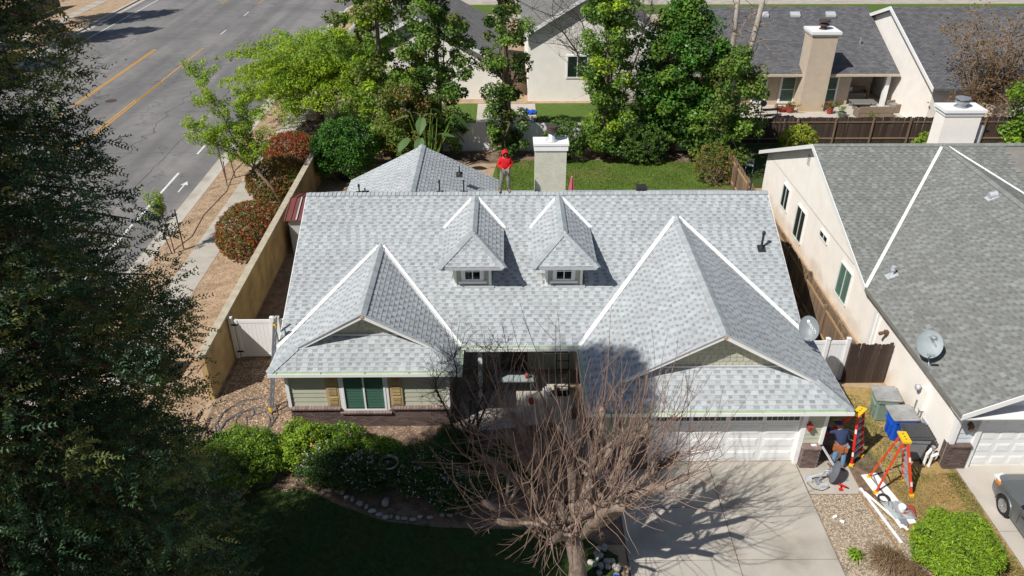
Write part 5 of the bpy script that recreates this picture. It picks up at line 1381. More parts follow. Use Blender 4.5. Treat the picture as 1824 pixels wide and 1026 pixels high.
hs = MB(); hs.tube([(-9.2, 21.6, .03), (-8.6, 21.9, .04), (-8.2, 21.5, .04), (-8.3, 20.9, .03), (-8.7, 20.3, .03), (-8.4, 20.0, .03)], .014, 5); tag(hs.build('hose_end', 'dish_dark'), 'loose end of dark hose reaching towards the brick corner', 'hose')

# ------------------------------------------------------------------ back yard and patio things
um = thing('closed_umbrella', 'folded dusty pink garden umbrella beside the chimney', 'umbrella', (3.4, 37.2, 0))
MB().tube([(3.4, 37.2, 0), (3.4, 37.2, 2.5)], .022, 8).build('pole', 'white_metal', um)
mb = MB(); N = 12; prof = [(.05, 2.45), (.10, 2.0), (.17, 1.4), (.20, .85)]; base = []
for r_, z in prof: base.append([V3(3.4 + r_ * (1 + .35 * (k % 2)) * math.cos(2 * math.pi * k / N), 37.2 + r_ * (1 + .35 * (k % 2)) * math.sin(2 * math.pi * k / N), z) for k in range(N)])
for a, b in zip(base[:-1], base[1:]):
    for k in range(N): mb.face([a[k], b[k], b[(k + 1) % N], a[(k + 1) % N]])
mb.build('canopy', 'pink_cloth', um)
MB().lathe((3.4, 37.2, 0), [(.25, 0), (.25, .06), (.05, .1)], 16).build('base', 'pot_gray', um)
def fchair(x, y, rot, label):
    t = thing('folding_chair', label, 'chair', (0, 0, 0), 'folding chairs by the side fence')
    MB().obox((0, 0, .45), (.2, 0, 0), (0, .2, 0), (0, 0, .015)).build('seat', 'galv_light', t); MB().obox((0, .2, .8), (.2, 0, 0), (0, .012, .02), (0, .02, .1)).build('backrest', 'galv_light', t)
    for sx in (-.21, .21):
        MB().bar((sx, -.22, 0), (sx, .24, .92), .022, .022).build('leg', 'galv_light', t); MB().bar((sx, .25, 0), (sx, -.12, .45), .022, .022).build('leg', 'galv_light', t)
    t.location = (x, y, 0); t.rotation_euler.z = rot
fchair(14.55, 43.6, R(160), 'metal folding chair on the shaded grass, the nearer of two by the side fence'); fchair(14.3, 45.6, R(200), 'metal folding chair, the farther of two by the side fence')
def sofa(label, x, y, w, rot):
    t = thing('wicker_sofa', label, 'sofa', (0, 0, 0), 'wicker patio sofas')
    MB().box(-w / 2, w / 2, -.4, .4, .05, .38).build('base', 'wicker', t); MB().box(-w / 2, w / 2, .28, .42, .38, .8).build('backrest', 'wicker', t)
    for sx in (-1, 1): MB().box(sx * w / 2 - .07, sx * w / 2 + .07, -.4, .4, .05, .62).build('armrest', 'wicker', t)
    n = max(1, int(w / .75))
    for k in range(n):
        x0 = -w / 2 + .1 + k * (w - .2) / n; MB().box(x0 + .01, x0 + (w - .2) / n - .01, -.38, .27, .38, .5).build('cushion', 'cushion', t)
    for k in range(n - 1): MB().obox((-w / 2 + .5 + k * .9, .18, .66), (.2, 0, 0), (0, .04, .02), (0, -.02, .16)).build('pillow', 'cushion_light', t)
    t.location = (x, y, 0); t.rotation_euler.z = rot
sofa('long wicker sofa with its back to the fence on the far patio', 25.9, 53.4, 2.4, R(182)); sofa('gray cushioned wicker sofa in the shade under the patio roof', 25.6, 57.4, 2.6, R(0)); sofa('wicker armchair at the open right end of the far patio', 28.0, 54.6, .95, R(-75))
tb = thing('patio_table', 'low dark patio table between the wicker sofas', 'table', (25.8, 55.3, 0))
MB().box(25.0, 26.8, 54.9, 55.8, .42, .47).build('tabletop', 'pot_gray', tb)
for x in (25.1, 26.7):
    for y in (55.0, 55.7): MB().box(x - .03, x + .03, y - .03, y + .03, 0, .42).build('leg', 'pot_gray', tb)
def potted(label, x, y, r, h, pm, lm_, ph, seed, pl='pot'):
    rng = np.random.default_rng(seed); t = thing('potted_plant', label, 'plant', (x, y, 0))
    MB().lathe((x, y, 0), [(r * .7, 0), (r, h), (r * 1.08, h), (r * 1.08, h + .03), (r * .9, h + .03), (r * .9, h - .03), (0, h - .03)], 16).build('pot', pm, t, smooth=False)
    c = np.array([[x, y, h + ph * .5]]) + rng.normal(size=(14, 3)) * np.array([r * .7, r * .7, ph * .25])
    foliage('foliage', c, .13, 22, .09, lm_, t, rng)
potted('potted plant in a bright blue glazed pot by the back fence', 24.7, 50.9, .27, .5, 'blue_glaze', 'leaf_olive', .8, 1)
potted('potted green plant in a gray bowl beside the tan chimney', 23.65, 53.3, .3, .3, 'pot_gray', 'leaf_mid', .6, 2)
potted('red flowering plant in a terracotta pot at the foot of the tan chimney', 23.05, 54.0, .24, .4, 'terracotta', ['leaf_mid', 'leaf_red'], .5, 3)
potted('small plant in a dark red pot left of the tan chimney', 20.3, 54.3, .32, .45, 'terracotta', 'leaf_olive', .3, 4)
potted('low red bowl with dry plants left of the tan chimney', 19.75, 54.5, .35, .25, 'terracotta', 'leaf_brown', .2, 5)
wbn = thing('weight_bench', 'black weight bench and barbell rack on the far patio beside the house wall', 'exercise bench', (18.6, 53.7, 0))
MB().obox((18.7, 53.6, .45), (.6, .1, 0), (-.02, .14, 0), (0, 0, .04)).build('seat', 'black', wbn)
mb = MB(); mb.bar((17.9, 53.2, 0), (17.9, 53.2, 1.3), .06, .06); mb.bar((17.9, 54.1, 0), (17.9, 54.1, 1.3), .06, .06); mb.bar((17.7, 53.6, .06), (19.3, 53.6, .06), .06, .06); mb.bar((19.2, 53.6, .06), (19.2, 53.6, .45), .05, .05); mb.bar((17.6, 54.2, .05), (18.5, 54.2, .05), .05, .05); mb.build('frame', 'black', wbn)
MB().tube([(17.9, 52.8, 1.1), (17.9, 54.6, 1.1)], .02, 6).build('barbell', 'black', wbn)
for y in (52.95, 54.4): MB().lathe((17.9, y, 1.1), [(0, -.04), (.22, -.04), (.22, .04), (0, .04)], 18, axis=(0, 1, 0)).build('weight_plate', 'black', wbn)
for k in range(5):
    mb = MB(); mb.lathe((18.9 + .28 * k, 52.95 + .1 * (k % 2), .12), [(0, -.14), (.11, -.14), (.11, -.06), (.03, -.05), (.03, .05), (.11, .06), (.11, .14), (0, .14)], 8, axis=(1, .5, 0)); tag(mb.build('dumbbell', 'black'), ('leftmost', 'second', 'middle', 'fourth', 'rightmost')[k] + ' of the five black dumbbells in a row beside the weight bench', 'dumbbell', 'dumbbells on the far patio')
mb = MB(); rr = random.Random(2)
c = Vector(g(946, 202)); N = 7; pts = [[V3(c.x - .45 + .13 * i, c.y - .4 + .13 * j, .05 + .16 * rr.random()) for i in range(N)] for j in range(N)]
for j in range(N - 1):
    for i in range(N - 1): mb.face([pts[j][i], pts[j][i + 1], pts[j + 1][i + 1], pts[j + 1][i]])
for j, i0 in ((0, 0), (N - 1, 0)): pass
tag(mb.build('tarpaulin', 'bin_blue'), 'crumpled bright blue tarpaulin on the pale walk behind the white fence', 'tarpaulin')
# porch things, half hidden by the bare tree
tp = thing('folding_table', 'pale folding table standing in the dark porch', 'table', (.3, 22.9, 0))
MB().box(-.5, 1.0, 22.6, 23.2, .72, .76).build('tabletop', 'dish_pale', tp)
for x in (-.4, .9):
    for y in (22.7, 23.1): MB().bar((x, y, 0), (x, y, .72), .03, .03).build('leg', 'galv', tp)
def jug(name, label, x, y, z, r, h, mt, cat='pot'):
    tag(MB().lathe((x, y, z), [(r * .7, 0), (r, h * .4), (r, h * .8), (r * .6, h), (0, h)], 14).build(name, mt), label, cat)
jug('red_pot', 'small red pot standing on the pale folding table', .75, 22.8, .76, .08, .2, 'terracotta'); jug('red_pot', 'red pot on the walk in front of the pale folding table', .9, 22.25, .01, .11, .24, 'terracotta'); jug('white_bucket', 'white bucket on the porch floor right of the folding table', 1.5, 22.7, .01, .17, .38, 'white_paint', 'bucket')
fr = thing('handcart', 'black metal hand cart leaning in the right side of the porch', 'cart', (2.0, 23.2, 0))
for dx in (0, .45): MB().bar((1.85 + dx, 22.9, .1), (1.85 + dx, 23.4, 1.4), .03, .03).build('rail', 'black', fr)
for k in range(4): MB().bar((1.85, 22.95 + .12 * k, .25 + .3 * k), (2.3, 22.95 + .12 * k, .25 + .3 * k), .03, .02).build('rung', 'black', fr)
MB().box(1.8, 2.35, 22.6, 22.9, .08, .10).build('toe_plate', 'black', fr)
for dx in (-.05, .5): MB().lathe((1.85 + dx, 22.98, .13), [(0, -.03), (.13, -.03), (.13, .03), (0, .03)], 14, axis=(1, 0, 0)).build('wheel', 'rubber', fr)
# signs and bits by the road
sgp = g(519, 84, 2.2)
sg = thing('road_sign', 'small yellow road sign half hidden by the bright green tree', 'sign', (sgp.x, sgp.y, 0))
MB().tube([(sgp.x, sgp.y, 0), (sgp.x, sgp.y, 2.5)], .03, 6).build('post', 'galv', sg)
MB().obox((sgp.x, sgp.y - .04, 2.25), (.3, 0, .3), (0, .01, 0), (-.3, 0, .3)).build('sign_plate', 'ladder_yellow', sg)

# ------------------------------------------------------------------ the gray car on the right driveway
car = thing('car', 'gray hatchback parked on the right driveway, mostly cut off by the frame', 'car', (16.05, 15.7, 0))
cxm = 16.05
prof = [(18.02, .32, .46, .52, .42), (17.96, .26, .56, .62, .62), (17.78, .2, .66, .76, .77), (17.45, .2, .74, .87, .85), (16.9, .2, .84, .97, .89), (16.35, .2, .90, 1.00, .89), (15.6, .2, .93, 1.36, .90), (15.0, .2, .94, 1.47, .90), (14.2, .2, .94, 1.50, .90), (13.5, .2, .95, 1.46, .89), (12.9, .22, .95, 1.25, .87), (12.7, .3, .90, .98, .80)]
mb = MB(); rings = []
for (y, zb, zs, zt, hw) in prof:
    tw = hw * (.90 if zt - zs < .2 else .68)
    r_ = [(-hw * .95, zb), (-hw, zb + .18), (-hw, (zb + zs) / 2 + .08), (-hw * .97, zs), (-tw, zt - .04), (-tw * .8, zt), (tw * .8, zt), (tw, zt - .04), (hw * .97, zs), (hw, (zb + zs) / 2 + .08), (hw, zb + .18), (hw * .95, zb)]
    rings.append([V3(cxm + x, y, z) for x, z in r_])
gl_ = MB()
for a, b, pa, pb in zip(rings[:-1], rings[1:], prof[:-1], prof[1:]):
    for i in range(11):
        cabin = pa[3] - pa[2] > .2 or pb[3] - pb[2] > .2
        glassy = cabin and i in (3, 7) or (i == 5 and ((pa[0] == 16.35) or (pa[0] == 13.5)))
        q = [a[i], b[i], b[i + 1], a[i + 1]]
        mb.face(q, 1 if glassy else 0)
mb.face(rings[0]); mb.face(rings[-1][::-1])
mb.build('body', ['car_paint', 'car_glass'], car, smooth=True)
for y in (16.92, 13.85):
    for sx in (-1, 1):
        x = cxm + sx * .80
        wt = MB().lathe((x, y, .33), [(.2, -.11), (.31, -.11), (.33, -.08), (.33, .08), (.31, .11), (.2, .11)], 26, axis=(1, 0, 0)).build('wheel', 'rubber', car, smooth=False)
        rm = MB(); rm.lathe((x + sx * .10, y, .33), [(.0, .0), (.06, .0)] , 12, axis=(1, 0, 0)); rm.lathe((x + sx * .09, y, .33), [(.18, -.02), (.215, -.02), (.215, .02), (.18, .02)], 24, axis=(1, 0, 0))
        for k in range(5):
            a = 2 * math.pi * k / 5 + .3; rm.bar((x + sx * .10, y, .33), (x + sx * .09, y + .19 * math.cos(a), .33 + .19 * math.sin(a)), .02, .055, up=(1, 0, 0))
        rm.build('rim', 'alloy', wt)
        ar = MB(); ar.tube([(cxm + sx * .895, y + .39 * math.cos(R(a)), .33 + .39 * math.sin(R(a))) for a in range(-10, 191, 15)], .028, 5); ar.build('wheel_arch', 'car_paint', car)
        MB().lathe((cxm + sx * .86, y, .33), [(.0, 0), (.37, 0), (.37, .012), (0, .012)], 24, axis=(sx, 0, 0)).build('arch_liner', 'black', car)
for sx in (-1, 1):
    MB().obox((cxm + sx * .66, 17.68, .70), (.16, -.04 * sx, 0), (0, .17, -.03), (0, .02, .05)).build('headlight', 'lamp_clear', car)
    MB().obox((cxm + sx * .80, 17.52, .71), (.045, 0, 0), (0, .12, -.01), (0, 0, .05)).build('marker_lamp', 'amber', car)
    MB().obox((cxm + sx * .98, 15.95, 1.02), (.10, 0, 0), (0, .07, 0), (0, 0, .07)).build('mirror', 'car_paint', car)
    mb = MB(); mb.box(cxm + sx * .903, cxm + sx * .908, 15.0, 15.012, .35, .93); mb.box(cxm + sx * .903, cxm + sx * .908, 16.2, 16.212, .35, .9); mb.build('door_gap', 'black', car)
    for y in (15.15, 14.0): MB().obox((cxm + sx * .915, y, .84), (.012, 0, 0), (0, .09, 0), (0, 0, .015)).build('door_handle', 'car_paint', car)
# ------------------------------------------------------------------ vegetation
def rng_(s): return np.random.default_rng(s)
# the big conifer in the left foreground: drooping branches, each set with flat sprays
def conifer(label, base, H, R0, seed, nb_, spr, zlow=1.5, leaf_l=.085, mats=('leaf_redwood', 'leaf_redwood_sunlit'), lvl=.24, name='conifer', group=None, sunlit=None, pw_=.8, m_=7, fat=.02):
    rng = rng_(seed); t = thing(name, label, 'tree', base, group); b0 = np.array(base, float)
    mb = MB(); mb.tube([base, (base[0] + .1, base[1], H * .5), (base[0], base[1], H)], [.42, .25, .03], 10)
    B = []; D = []; TN = []; SUNLIT = []
    for i in range(nb_):
        k = (i + rng.random()) / nb_; z = zlow + (H - zlow) * (1 - (1 - k) ** 1.0) * .985
        q = (H - z) / (H - zlow); L = R0 * (q ** pw_) * rng.uniform(.72, 1.08) * (1 - .28 * max(0, q - .55) / .45) + .25
        a = rng.uniform(0, 2 * np.pi); dr = rng.uniform(-.08, .22); d = np.array([math.cos(a), math.sin(a), 0])
        n = max(3, int(L * spr)); pts = []
        bt = rng.uniform(.65, 1.4); sunlit_b = rng.random() < .36  # some branches get the sunlit-coloured leaves on their outer half
        for j in range(9):
            s = j / 8; p = b0 + np.array([0, 0, z]) + d * L * s + np.array([0, 0, dr * L * s - .30 * L * s * s]); pts.append(p)
        if L > 1.2: mb.tube([tuple(p) for p in pts[:8]], [.05 * (1 - j / 8.5) * (.5 + L / 8) + .004 for j in range(8)], 4, cap=False)
        for j in range(n):
            s = .15 + .85 * rng.random() ** .62; f = s * 8; i0 = min(7, int(f)); p = pts[i0] + (pts[i0 + 1] - pts[i0]) * (f - i0)
            side = rng.choice([-1, 1]); sp = rng.uniform(.25, 1.25); dd = d * math.cos(sp) + np.array([-d[1], d[0], 0]) * side * math.sin(sp)
            off = (1.02 - s) * L * .36 * rng.random(); p = p + np.array([-d[1], d[0], 0]) * side * off + d * off * .4 + rng.normal(0, 1, 3) * np.array([.09, .09, .16])
            dd = dd + np.array([0, 0, rng.uniform(-.6, .75)]); B.append(p); D.append(dd); TN.append(bt * rng.uniform(.8, 1.2)); SUNLIT.append(sunlit_b and s > .5)
    mb.build('trunk', 'bark_red', t, smooth=True)
    B = np.array(B); D = unit(np.array(D)); n = len(B); TN = np.array(TN); SUNLIT = np.array(SUNLIT)
    up = np.tile([0, 0, 1.0], (n, 1)) + rng.normal(0, .55, (n, 3)); S = unit(np.cross(D, up)); N_ = np.cross(S, D)
    Ls = rng.uniform(.24, .52, n)[:, None]; V = []; TT = []; MI = []
    for k in range(m_):
        u = (k + .5) / m_; root = B + D * Ls * u + N_ * (-.10 * u * u)
        for sd in (-1, 1):
            ll = leaf_l * (1.15 - .6 * abs(u - .35)) * rng.uniform(.8, 1.25, (n, 1)) * 1.6
            dv = unit(D * rng.uniform(.4, 1.3, (n, 1)) + S * sd * rng.uniform(.5, 1.1, (n, 1)) + N_ * rng.uniform(-.7, .6, (n, 1))); wv = unit(np.cross(dv, N_)) * fat
            tip = root + dv * ll; mid = root + dv * ll * .12
            V.append(np.stack([mid + wv, tip, mid - wv], 1)); TT.append(TN * rng.uniform(.8, 1.2, n)); MI.append(SUNLIT.astype(int))
    V = np.stack(V, 1).reshape(-1, 3); T = np.stack(TT, 1).ravel(); MI = np.stack(MI, 1).ravel()
    npmesh('foliage', V, np.arange(len(V)).reshape(-1, 3), list(mats), T, MI, t)
    return t
conifer('huge dark green conifer filling the left foreground', (-9.7, 10.7, 0), 21.8, 4.85, 3, 1020, 17.0, pw_=.34, leaf_l=.048, fat=.019, m_=7)
conifer('second dark green conifer at the left edge behind the huge one', (-14.9, 13.4, 0), 9.6, 3.7, 4, 280, 13.0, pw_=.45, leaf_l=.07, fat=.018)
# conifers standing across the road, whose shadows fall over it
for i, (x, y, h, lb) in enumerate(((-46.8, 71.5, 17, 'tall conifer across the road throwing the longest shadow'), (-47.0, 80, 16, 'conifer across the road near the far corner'), (-47.6, 62, 13, 'shorter conifer across the road'), (-47.5, 56.5, 12, 'conifer across the road nearest the camera'))):
    conifer(lb, (x, y, 0), h, 3.2, 40 + i, 150, 5, 6.5, .2, pw_=.6, fat=.045, group='conifers across the road')

# broad leaved crowns behind the house
def column_tree(name, label, x, y, h, r, seed, mats, weights, n=44, leafn=130, size=.2, z0=.4, rad=.55, bark='bark', group=None, gaps=.0, lean=0, top=.5, nlimb=14, r0=.2, cat='tree'):
    rng = rng_(seed); C = []; n = int(n * 2.3)
    for k in range(n):
        z = z0 + (h - z0) * rng.random(); q = (z - z0) / (h - z0); rr_ = r * (.65 + .5 * math.sin(q * 2.6 + .35)) * (1 - top * max(0, q - .75) / .25)
        a = rng.uniform(0, 2 * np.pi); s = rng.random() ** .6; C.append((x + lean * q + rr_ * s * math.cos(a), y + rr_ * s * math.sin(a), z))
    size *= 1.32; leafn = int(leafn * 1.45)
    return tree(name, label, cat, (x, y, 0), [(x, y, 0), (x + lean * .3 + rng.normal(0, .1), y, h * .35), (x + lean * .7 + rng.normal(0, .1), y, h * .7), (x + lean, y, h)], r0, C, rng.uniform(rad * .7, rad * 1.25, n), leafn, size, mats, weights, group, bark, seed, nlimb, droop=.4)
G1 = 'tall trees along the white back fence'
column_tree('poplar_tree', 'tall loose green tree beside the bright lime tree behind the shed', -7.4, 46.4, 12.5, 2.2, 101, ['leaf_mid', 'leaf_olive', 'leaf_lime'], [.6, .25, .15], 62, 120, .16, group=G1)
column_tree('poplar_tree', 'tall dense green tree behind the big-leaved tropical plant', -4.1, 46.4, 12.5, 1.85, 102, ['leaf_mid', 'leaf_dark', 'leaf_olive'], [.55, .3, .15], 60, 120, .15, group=G1)
column_tree('ivy_tree', 'dark gray-stemmed tree with thin leaves between white house and gray-roofed house', .0, 46.2, 12.5, 1.35, 103, ['leaf_mid', 'leaf_dark', 'leaf_olive'], [.4, .4, .2], 46, 100, .15, z0=.3, rad=.5, group=G1, nlimb=34, r0=.3)
column_tree('poplar_tree', 'narrow green tree to the right of the stucco chimney, trunk clothed in leaves', 6.1, 45.9, 12.5, 1.5, 104, ['leaf_mid', 'leaf_dark', 'leaf_lime'], [.6, .25, .15], 62, 120, .15, group=G1)
column_tree('evergreen_tree', 'broad dense dark green tree right of centre behind the garage roof', 10.5, 46.6, 9.3, 2.35, 105, ['leaf_citrus', 'leaf_dark', 'leaf_mid'], [.45, .3, .25], 84, 130, .17, z0=1.2, rad=.7, group=G1, top=.7)
column_tree('ivy_tree', 'leafy tree with bare pale stems rising out of its top at the fence corner', 12.9, 43.9, 7.0, 1.8, 106, ['leaf_mid', 'leaf_olive', 'leaf_dark'], [.55, .25, .2], 48, 100, .14, z0=.2, rad=.55, bark='bark_pale', group=G1, nlimb=30)
bt_ = thing('bare_tree', 'pair of pale bare trunks standing up behind the leafy corner tree', 'tree', (13.3, 46.0, 0))
rr = random.Random(4)
for (x, x1, r_) in ((13.2, 13.1, .17), (13.9, 14.9, .2)):
    mb = MB(); mb.tube([(x, 46.2, 0), (x + .1, 46.2, 4), ((x + x1) / 2 + .1, 46.3, 8), (x1, 46.4, 12)], [r_ * 1.2, r_, r_ * .8, r_ * .5], 8); mb.build('trunk', 'bark_pale', bt_, smooth=True)
mb = MB()
for k in range(60):
    p = V3(13.0 + rr.random() * 2, 46.2 + rr.gauss(0, .3), rr.uniform(3, 9)); limb(mb, p, p + V3(rr.gauss(0, .9), rr.gauss(0, .5), rr.uniform(-.2, 1.4)), .03, .006, 4, .3, 4, 0, rr)
mb.build('twigs', 'twig_tan', bt_, kind='stuff')
# broad lime-green feathery tree over the sidewalk
rng = rng_(120); C = []
for k in range(330):
    a = rng.uniform(0, 2 * np.pi); s = rng.random() ** .55; z = rng.uniform(.0, 1); r_ = 5.0 * (1 - .42 * z) * s
    C.append((-11.6 + r_ * math.cos(a) * 1.12, 52.0 + r_ * math.sin(a) * .9, 1.7 + 4.9 * z * (1.0 - .25 * s)))
tree('mesquite_tree', 'wide feathery lime green tree spreading over the sidewalk and road edge', 'tree', (-12.8, 52.5, 0), [(-12.8, 52.5, 0), (-12.6, 52.3, 1.6), (-12.2, 52, 3.2), (-12.4, 52, 5)], .3, C, rng.uniform(.45, .85, 330), 210, .18, ['leaf_lime', 'leaf_mid', 'leaf_bush'], [.6, .15, .25], None, 'bark', 121, 26, aspect=.35, droop=.5)
rng = rng_(122); C = []
for k in range(80):                      # long drooping outer sprays towards the road
    a = R(rng.uniform(120, 250)); L = rng.uniform(3.5, 6.2); z = rng.uniform(2.5, 5.6)
    for s in np.linspace(.6, 1, 5): C.append((-12.8 + L * s * math.cos(a), 52 + L * s * .8 * math.sin(a), z + .5 * s - .6 * s * s))
t = [o for o in bpy.data.objects if o.name.startswith('mesquite_tree')][0]
foliage('sprays', np.array(C), .2, 36, .16, ['leaf_lime', 'leaf_bush'], t, rng, [.7, .3], aspect=.35)
column_tree('olive_tree', 'dull olive green small tree between the lime tree and the tropical plant', -5.9, 44.4, 5.2, 1.35, 130, ['leaf_olive', 'leaf_mid', 'leaf_brown'], [.6, .28, .12], 34, 100, .12, z0=1.2)
# leaning young street tree
rng = rng_(140); t = thing('street_tree', 'slender feathery tree leaning over the sidewalk beside the red hedges', 'tree', (-11.9, 38.6, 0)); mb = MB(); rr = random.Random(14)
b = V3(-11.9, 38.6, 0); m1 = V3(-13.2, 38.8, 2.3); e1 = V3(-15.6, 39.6, 6.9); e2 = V3(-13.6, 39.9, 5.9); e3 = V3(-15.8, 38.8, 4.4)
mb.tube([b, b.lerp(m1, .5) + V3(.1, 0, .12), m1], [.10, .085, .07], 7); C = []
for e in (e1, e2, e3):
    pts = limb(mb, m1, e, .05, .012, 7, .05, 5, 0, rr)
    for p in pts[1:]:
        for q in range(5):
            d = V3(rr.gauss(0, .55), rr.gauss(0, .55), rr.uniform(.1, .9)); limb(mb, p, p + d, .014, .004, 3, .1, 4, 0, rr)
            for s in (.5, .8, 1.05): C.append(tuple(p + d * s))
mb.build('trunk', 'bark', t, smooth=True); foliage('crown', C, .26, 46, .16, ['leaf_lime', 'leaf_bush', 'leaf_mid'], t, rng, [.55, .3, .15], aspect=.3)
# young staked tree
t = thing('young_tree', 'small young tree tied between stakes on the bare strip beside the sidewalk', 'tree', (-16.15, 33.8, 0)); mb = MB(); C = []
mb.tube([(-16.15, 33.8, 0), (-16.2, 33.8, 1.4), (-16.35, 33.9, 2.3)], [.03, .025, .018], 6)
for q in range(22):
    d = V3(rr.gauss(-.1, .30), rr.gauss(0, .3), rr.uniform(.3, 1.5)); p = V3(-16.3, 33.85, 1.9); limb(mb, p, p + d, .012, .004, 3, .08, 4, 0, rr)
    for s in (.55, .8, 1.0): C.append(tuple(p + d * s))
mb.build('trunk', 'bark', t); foliage('crown', C, .17, 26, .10, ['leaf_lime', 'leaf_mid'], t, rng_(141), [.6, .4], aspect=.4)
def stakes(pts, label, grp='brown tree stakes along the road strip'):
    for k, (x, y, h, lx) in enumerate(pts):
        tag(MB().tube([(x, y, 0), (x + lx, y, h)], .03, 6).build('tree_stake', 'wood_mid' if False else 'boot_brown'), label[k], 'stake', grp)
stakes(((-16.25, 33.7, 2.1, -.3), (-15.85, 34.2, 2.15, .02)), ('brown stake left of the pair at the small young tree', 'brown stake right of the pair at the small young tree'))
stakes(((-15.9, 54.6, 2.3, -.15), (-15.5, 54.9, 2.2, -.05)), ('left stake of the far pair below the lime green tree', 'right stake of the far pair below the lime green tree'))
stakes(((-16.3, 42.6, 2.0, -.12), (-15.9, 43.0, 1.7, -.1), (-16.0, 41.8, 1.5, .05)), ('tall stake under the leaning feathery tree', 'middle stake under the leaning feathery tree', 'short stake under the leaning feathery tree'))
for i, pts in enumerate((((-16.3, 34, .02), (-15.9, 35.5, .02), (-16.1, 38, .02), (-15.8, 41, .02), (-16.2, 44, .02), (-15.8, 48, .02)), ((-15.8, 54, .02), (-16.2, 57, .02), (-15.9, 60, .02)))):
    tag(MB().tube(pts, .02, 5).build('drip_line', 'bark'), ('brown irrigation line snaking along the bare strip near the staked tree', 'brown irrigation line on the strip below the lime tree')[i], 'hose')

# hedges and shrubs: a leaf shell over a twiggy inside
def shrub(name, label, c, r, n, size, mats, weights, seed, cat='shrub', group=None, per=16, crad=.13, aspect=.5, zmin=-.45, core='twig_dark', tone=(.75, 1.2), rough=.08, **kw):
    rng = rng_(seed); base = (c[0], c[1], 0); t = thing(name, label, cat, base, group)
    rr = random.Random(seed); mb = MB()
    P = ellipsoid_pts(c, r, n, rng, .86, zmin); u_ = (P - np.array(c)) / np.array(r)
    lump = 1 + rough * (np.sin(u_[:, 0] * 5 + seed) * np.cos(u_[:, 1] * 4.3 + seed * 2) + .6 * np.sin(u_[:, 2] * 6 + u_[:, 0] * 7))
    P = np.array(c) + (P - np.array(c)) * lump[:, None]; P[:, 2] = np.maximum(P[:, 2], .04)
    for p in P[::max(1, n // 60)]: limb(mb, (c[0] + rr.gauss(0, r[0] * .15), c[1] + rr.gauss(0, r[1] * .15), 0), tuple(p), .02, .005, 4, .12, 4, 0, rr)
    mb.build('stems', core, t)
    Q = ellipsoid_pts(c, np.array(r) * .8, max(30, n // 4), rng, .5, zmin); Q[:, 2] = np.maximum(Q[:, 2], .05)
    foliage('foliage', np.vstack([P, Q]), crad, per, size, mats, t, rng, weights, aspect=aspect, tone=tone, **kw)
    return t
GH = 'clipped red-tipped hedge mounds outside the tan wall'
shrub('red_hedge', 'nearest and largest rounded hedge mound with red and orange leaf tips', (-12.45, 34.5, .85), (1.7, 2.2, 1.32), 2200, .085, ['leaf_red', 'leaf_orange', 'leaf_dark', 'leaf_olive'], [.32, .26, .22, .20], 201, 'hedge', GH, per=11, crad=.07, rough=.015)
shrub('red_hedge', 'middle rounded hedge mound with orange and green leaves', (-12.6, 40.6, .85), (1.8, 2.1, 1.2), 1900, .09, ['leaf_orange', 'leaf_red', 'leaf_dark', 'leaf_olive'], [.34, .12, .26, .28], 202, 'hedge', GH, per=11, crad=.08, rough=.02)
shrub('red_hedge', 'farthest hedge mound, the reddest of the three', (-12.9, 44.8, .85), (1.6, 1.8, 1.2), 1500, .09, ['leaf_red', 'leaf_orange', 'leaf_dark'], [.6, .2, .2], 203, 'hedge', GH, per=11, crad=.11, rough=.03)
shrub('purple_shrub', 'low dark purple shrub beyond the red hedges', (-12.6, 49.3, .5), (1.0, 1.0, .7), 300, .08, ['leaf_purple', 'leaf_dark'], [.7, .3], 204)
shrub('purple_shrub', 'dark purple shrub on the verge across the road', (-43.4, 77.5, .5), (1.3, 1.6, .8), 300, .1, ['leaf_purple', 'leaf_dark'], [.8, .2], 205)
shrub('citrus_shrub', 'glossy dark green rounded tree-like shrub inside the tan wall', (-9.3, 42.6, 1.7), (1.75, 1.7, 1.9), 900, .13, ['leaf_citrus', 'leaf_dark'], [.7, .3], 206, 'shrub', None, per=22, crad=.24, rough=.14)
shrub('round_bush', 'bright green round clipped bush beside the neighbouring driveway in the foreground', (12.6, 14.9, .75), (1.08, 1.1, .95), 1500, .095, ['leaf_bush', 'leaf_lime', 'leaf_mid'], [.6, .2, .2], 207, 'bush', None, per=16, crad=.13, aspect=.32, rough=.10, updir=.9)
shrub('small_bush', 'small dark bush on the lawn side of the white fence', (-5.9, 44.5, .6), (.9, .8, .8), 250, .09, ['leaf_citrus', 'leaf_dark'], [.6, .4], 208)
shrub('dark_hedge', 'dark low hedge behind the white fence near the pale walk', (2.2, 48.6, .9), (1.7, .8, .8), 420, .08, ['leaf_dark', 'leaf_brown'], [.75, .25], 209)
shrub('dark_shrub', 'dark green shrub right of the stucco chimney against the white fence', (3.6, 45.6, 1.1), (1.4, 1.0, 1.5), 500, .11, ['leaf_dark', 'leaf_mid'], [.6, .4], 210)
shrub('dark_shrub', 'deep green shrub between the two right-hand fence trees', (8.3, 45.2, 1.0), (1.5, 1.0, 1.4), 500, .12, ['leaf_dark', 'leaf_mid'], [.7, .3], 211)
shrub('yellow_shrub', 'yellow-green shrub in front of the dark back fence', (18.2, 46.3, .9), (1.15, .9, 1.0), 320, .1, ['leaf_yellow', 'leaf_mid', 'leaf_lime'], [.45, .3, .25], 212)
shrub('yellow_shrub', 'bright green shrub with yellow tips just left of the white chimney', (26.0, 45.2, .9), (1.1, .9, 1.0), 300, .1, ['leaf_bush', 'leaf_yellow'], [.75, .25], 213)
shrub('small_bush', 'small clipped green bush at the end of the far patio', (29.8, 51.3, .5), (.8, .6, .6), 200, .08, ['leaf_lime', 'leaf_bush'], [.5, .5], 214)
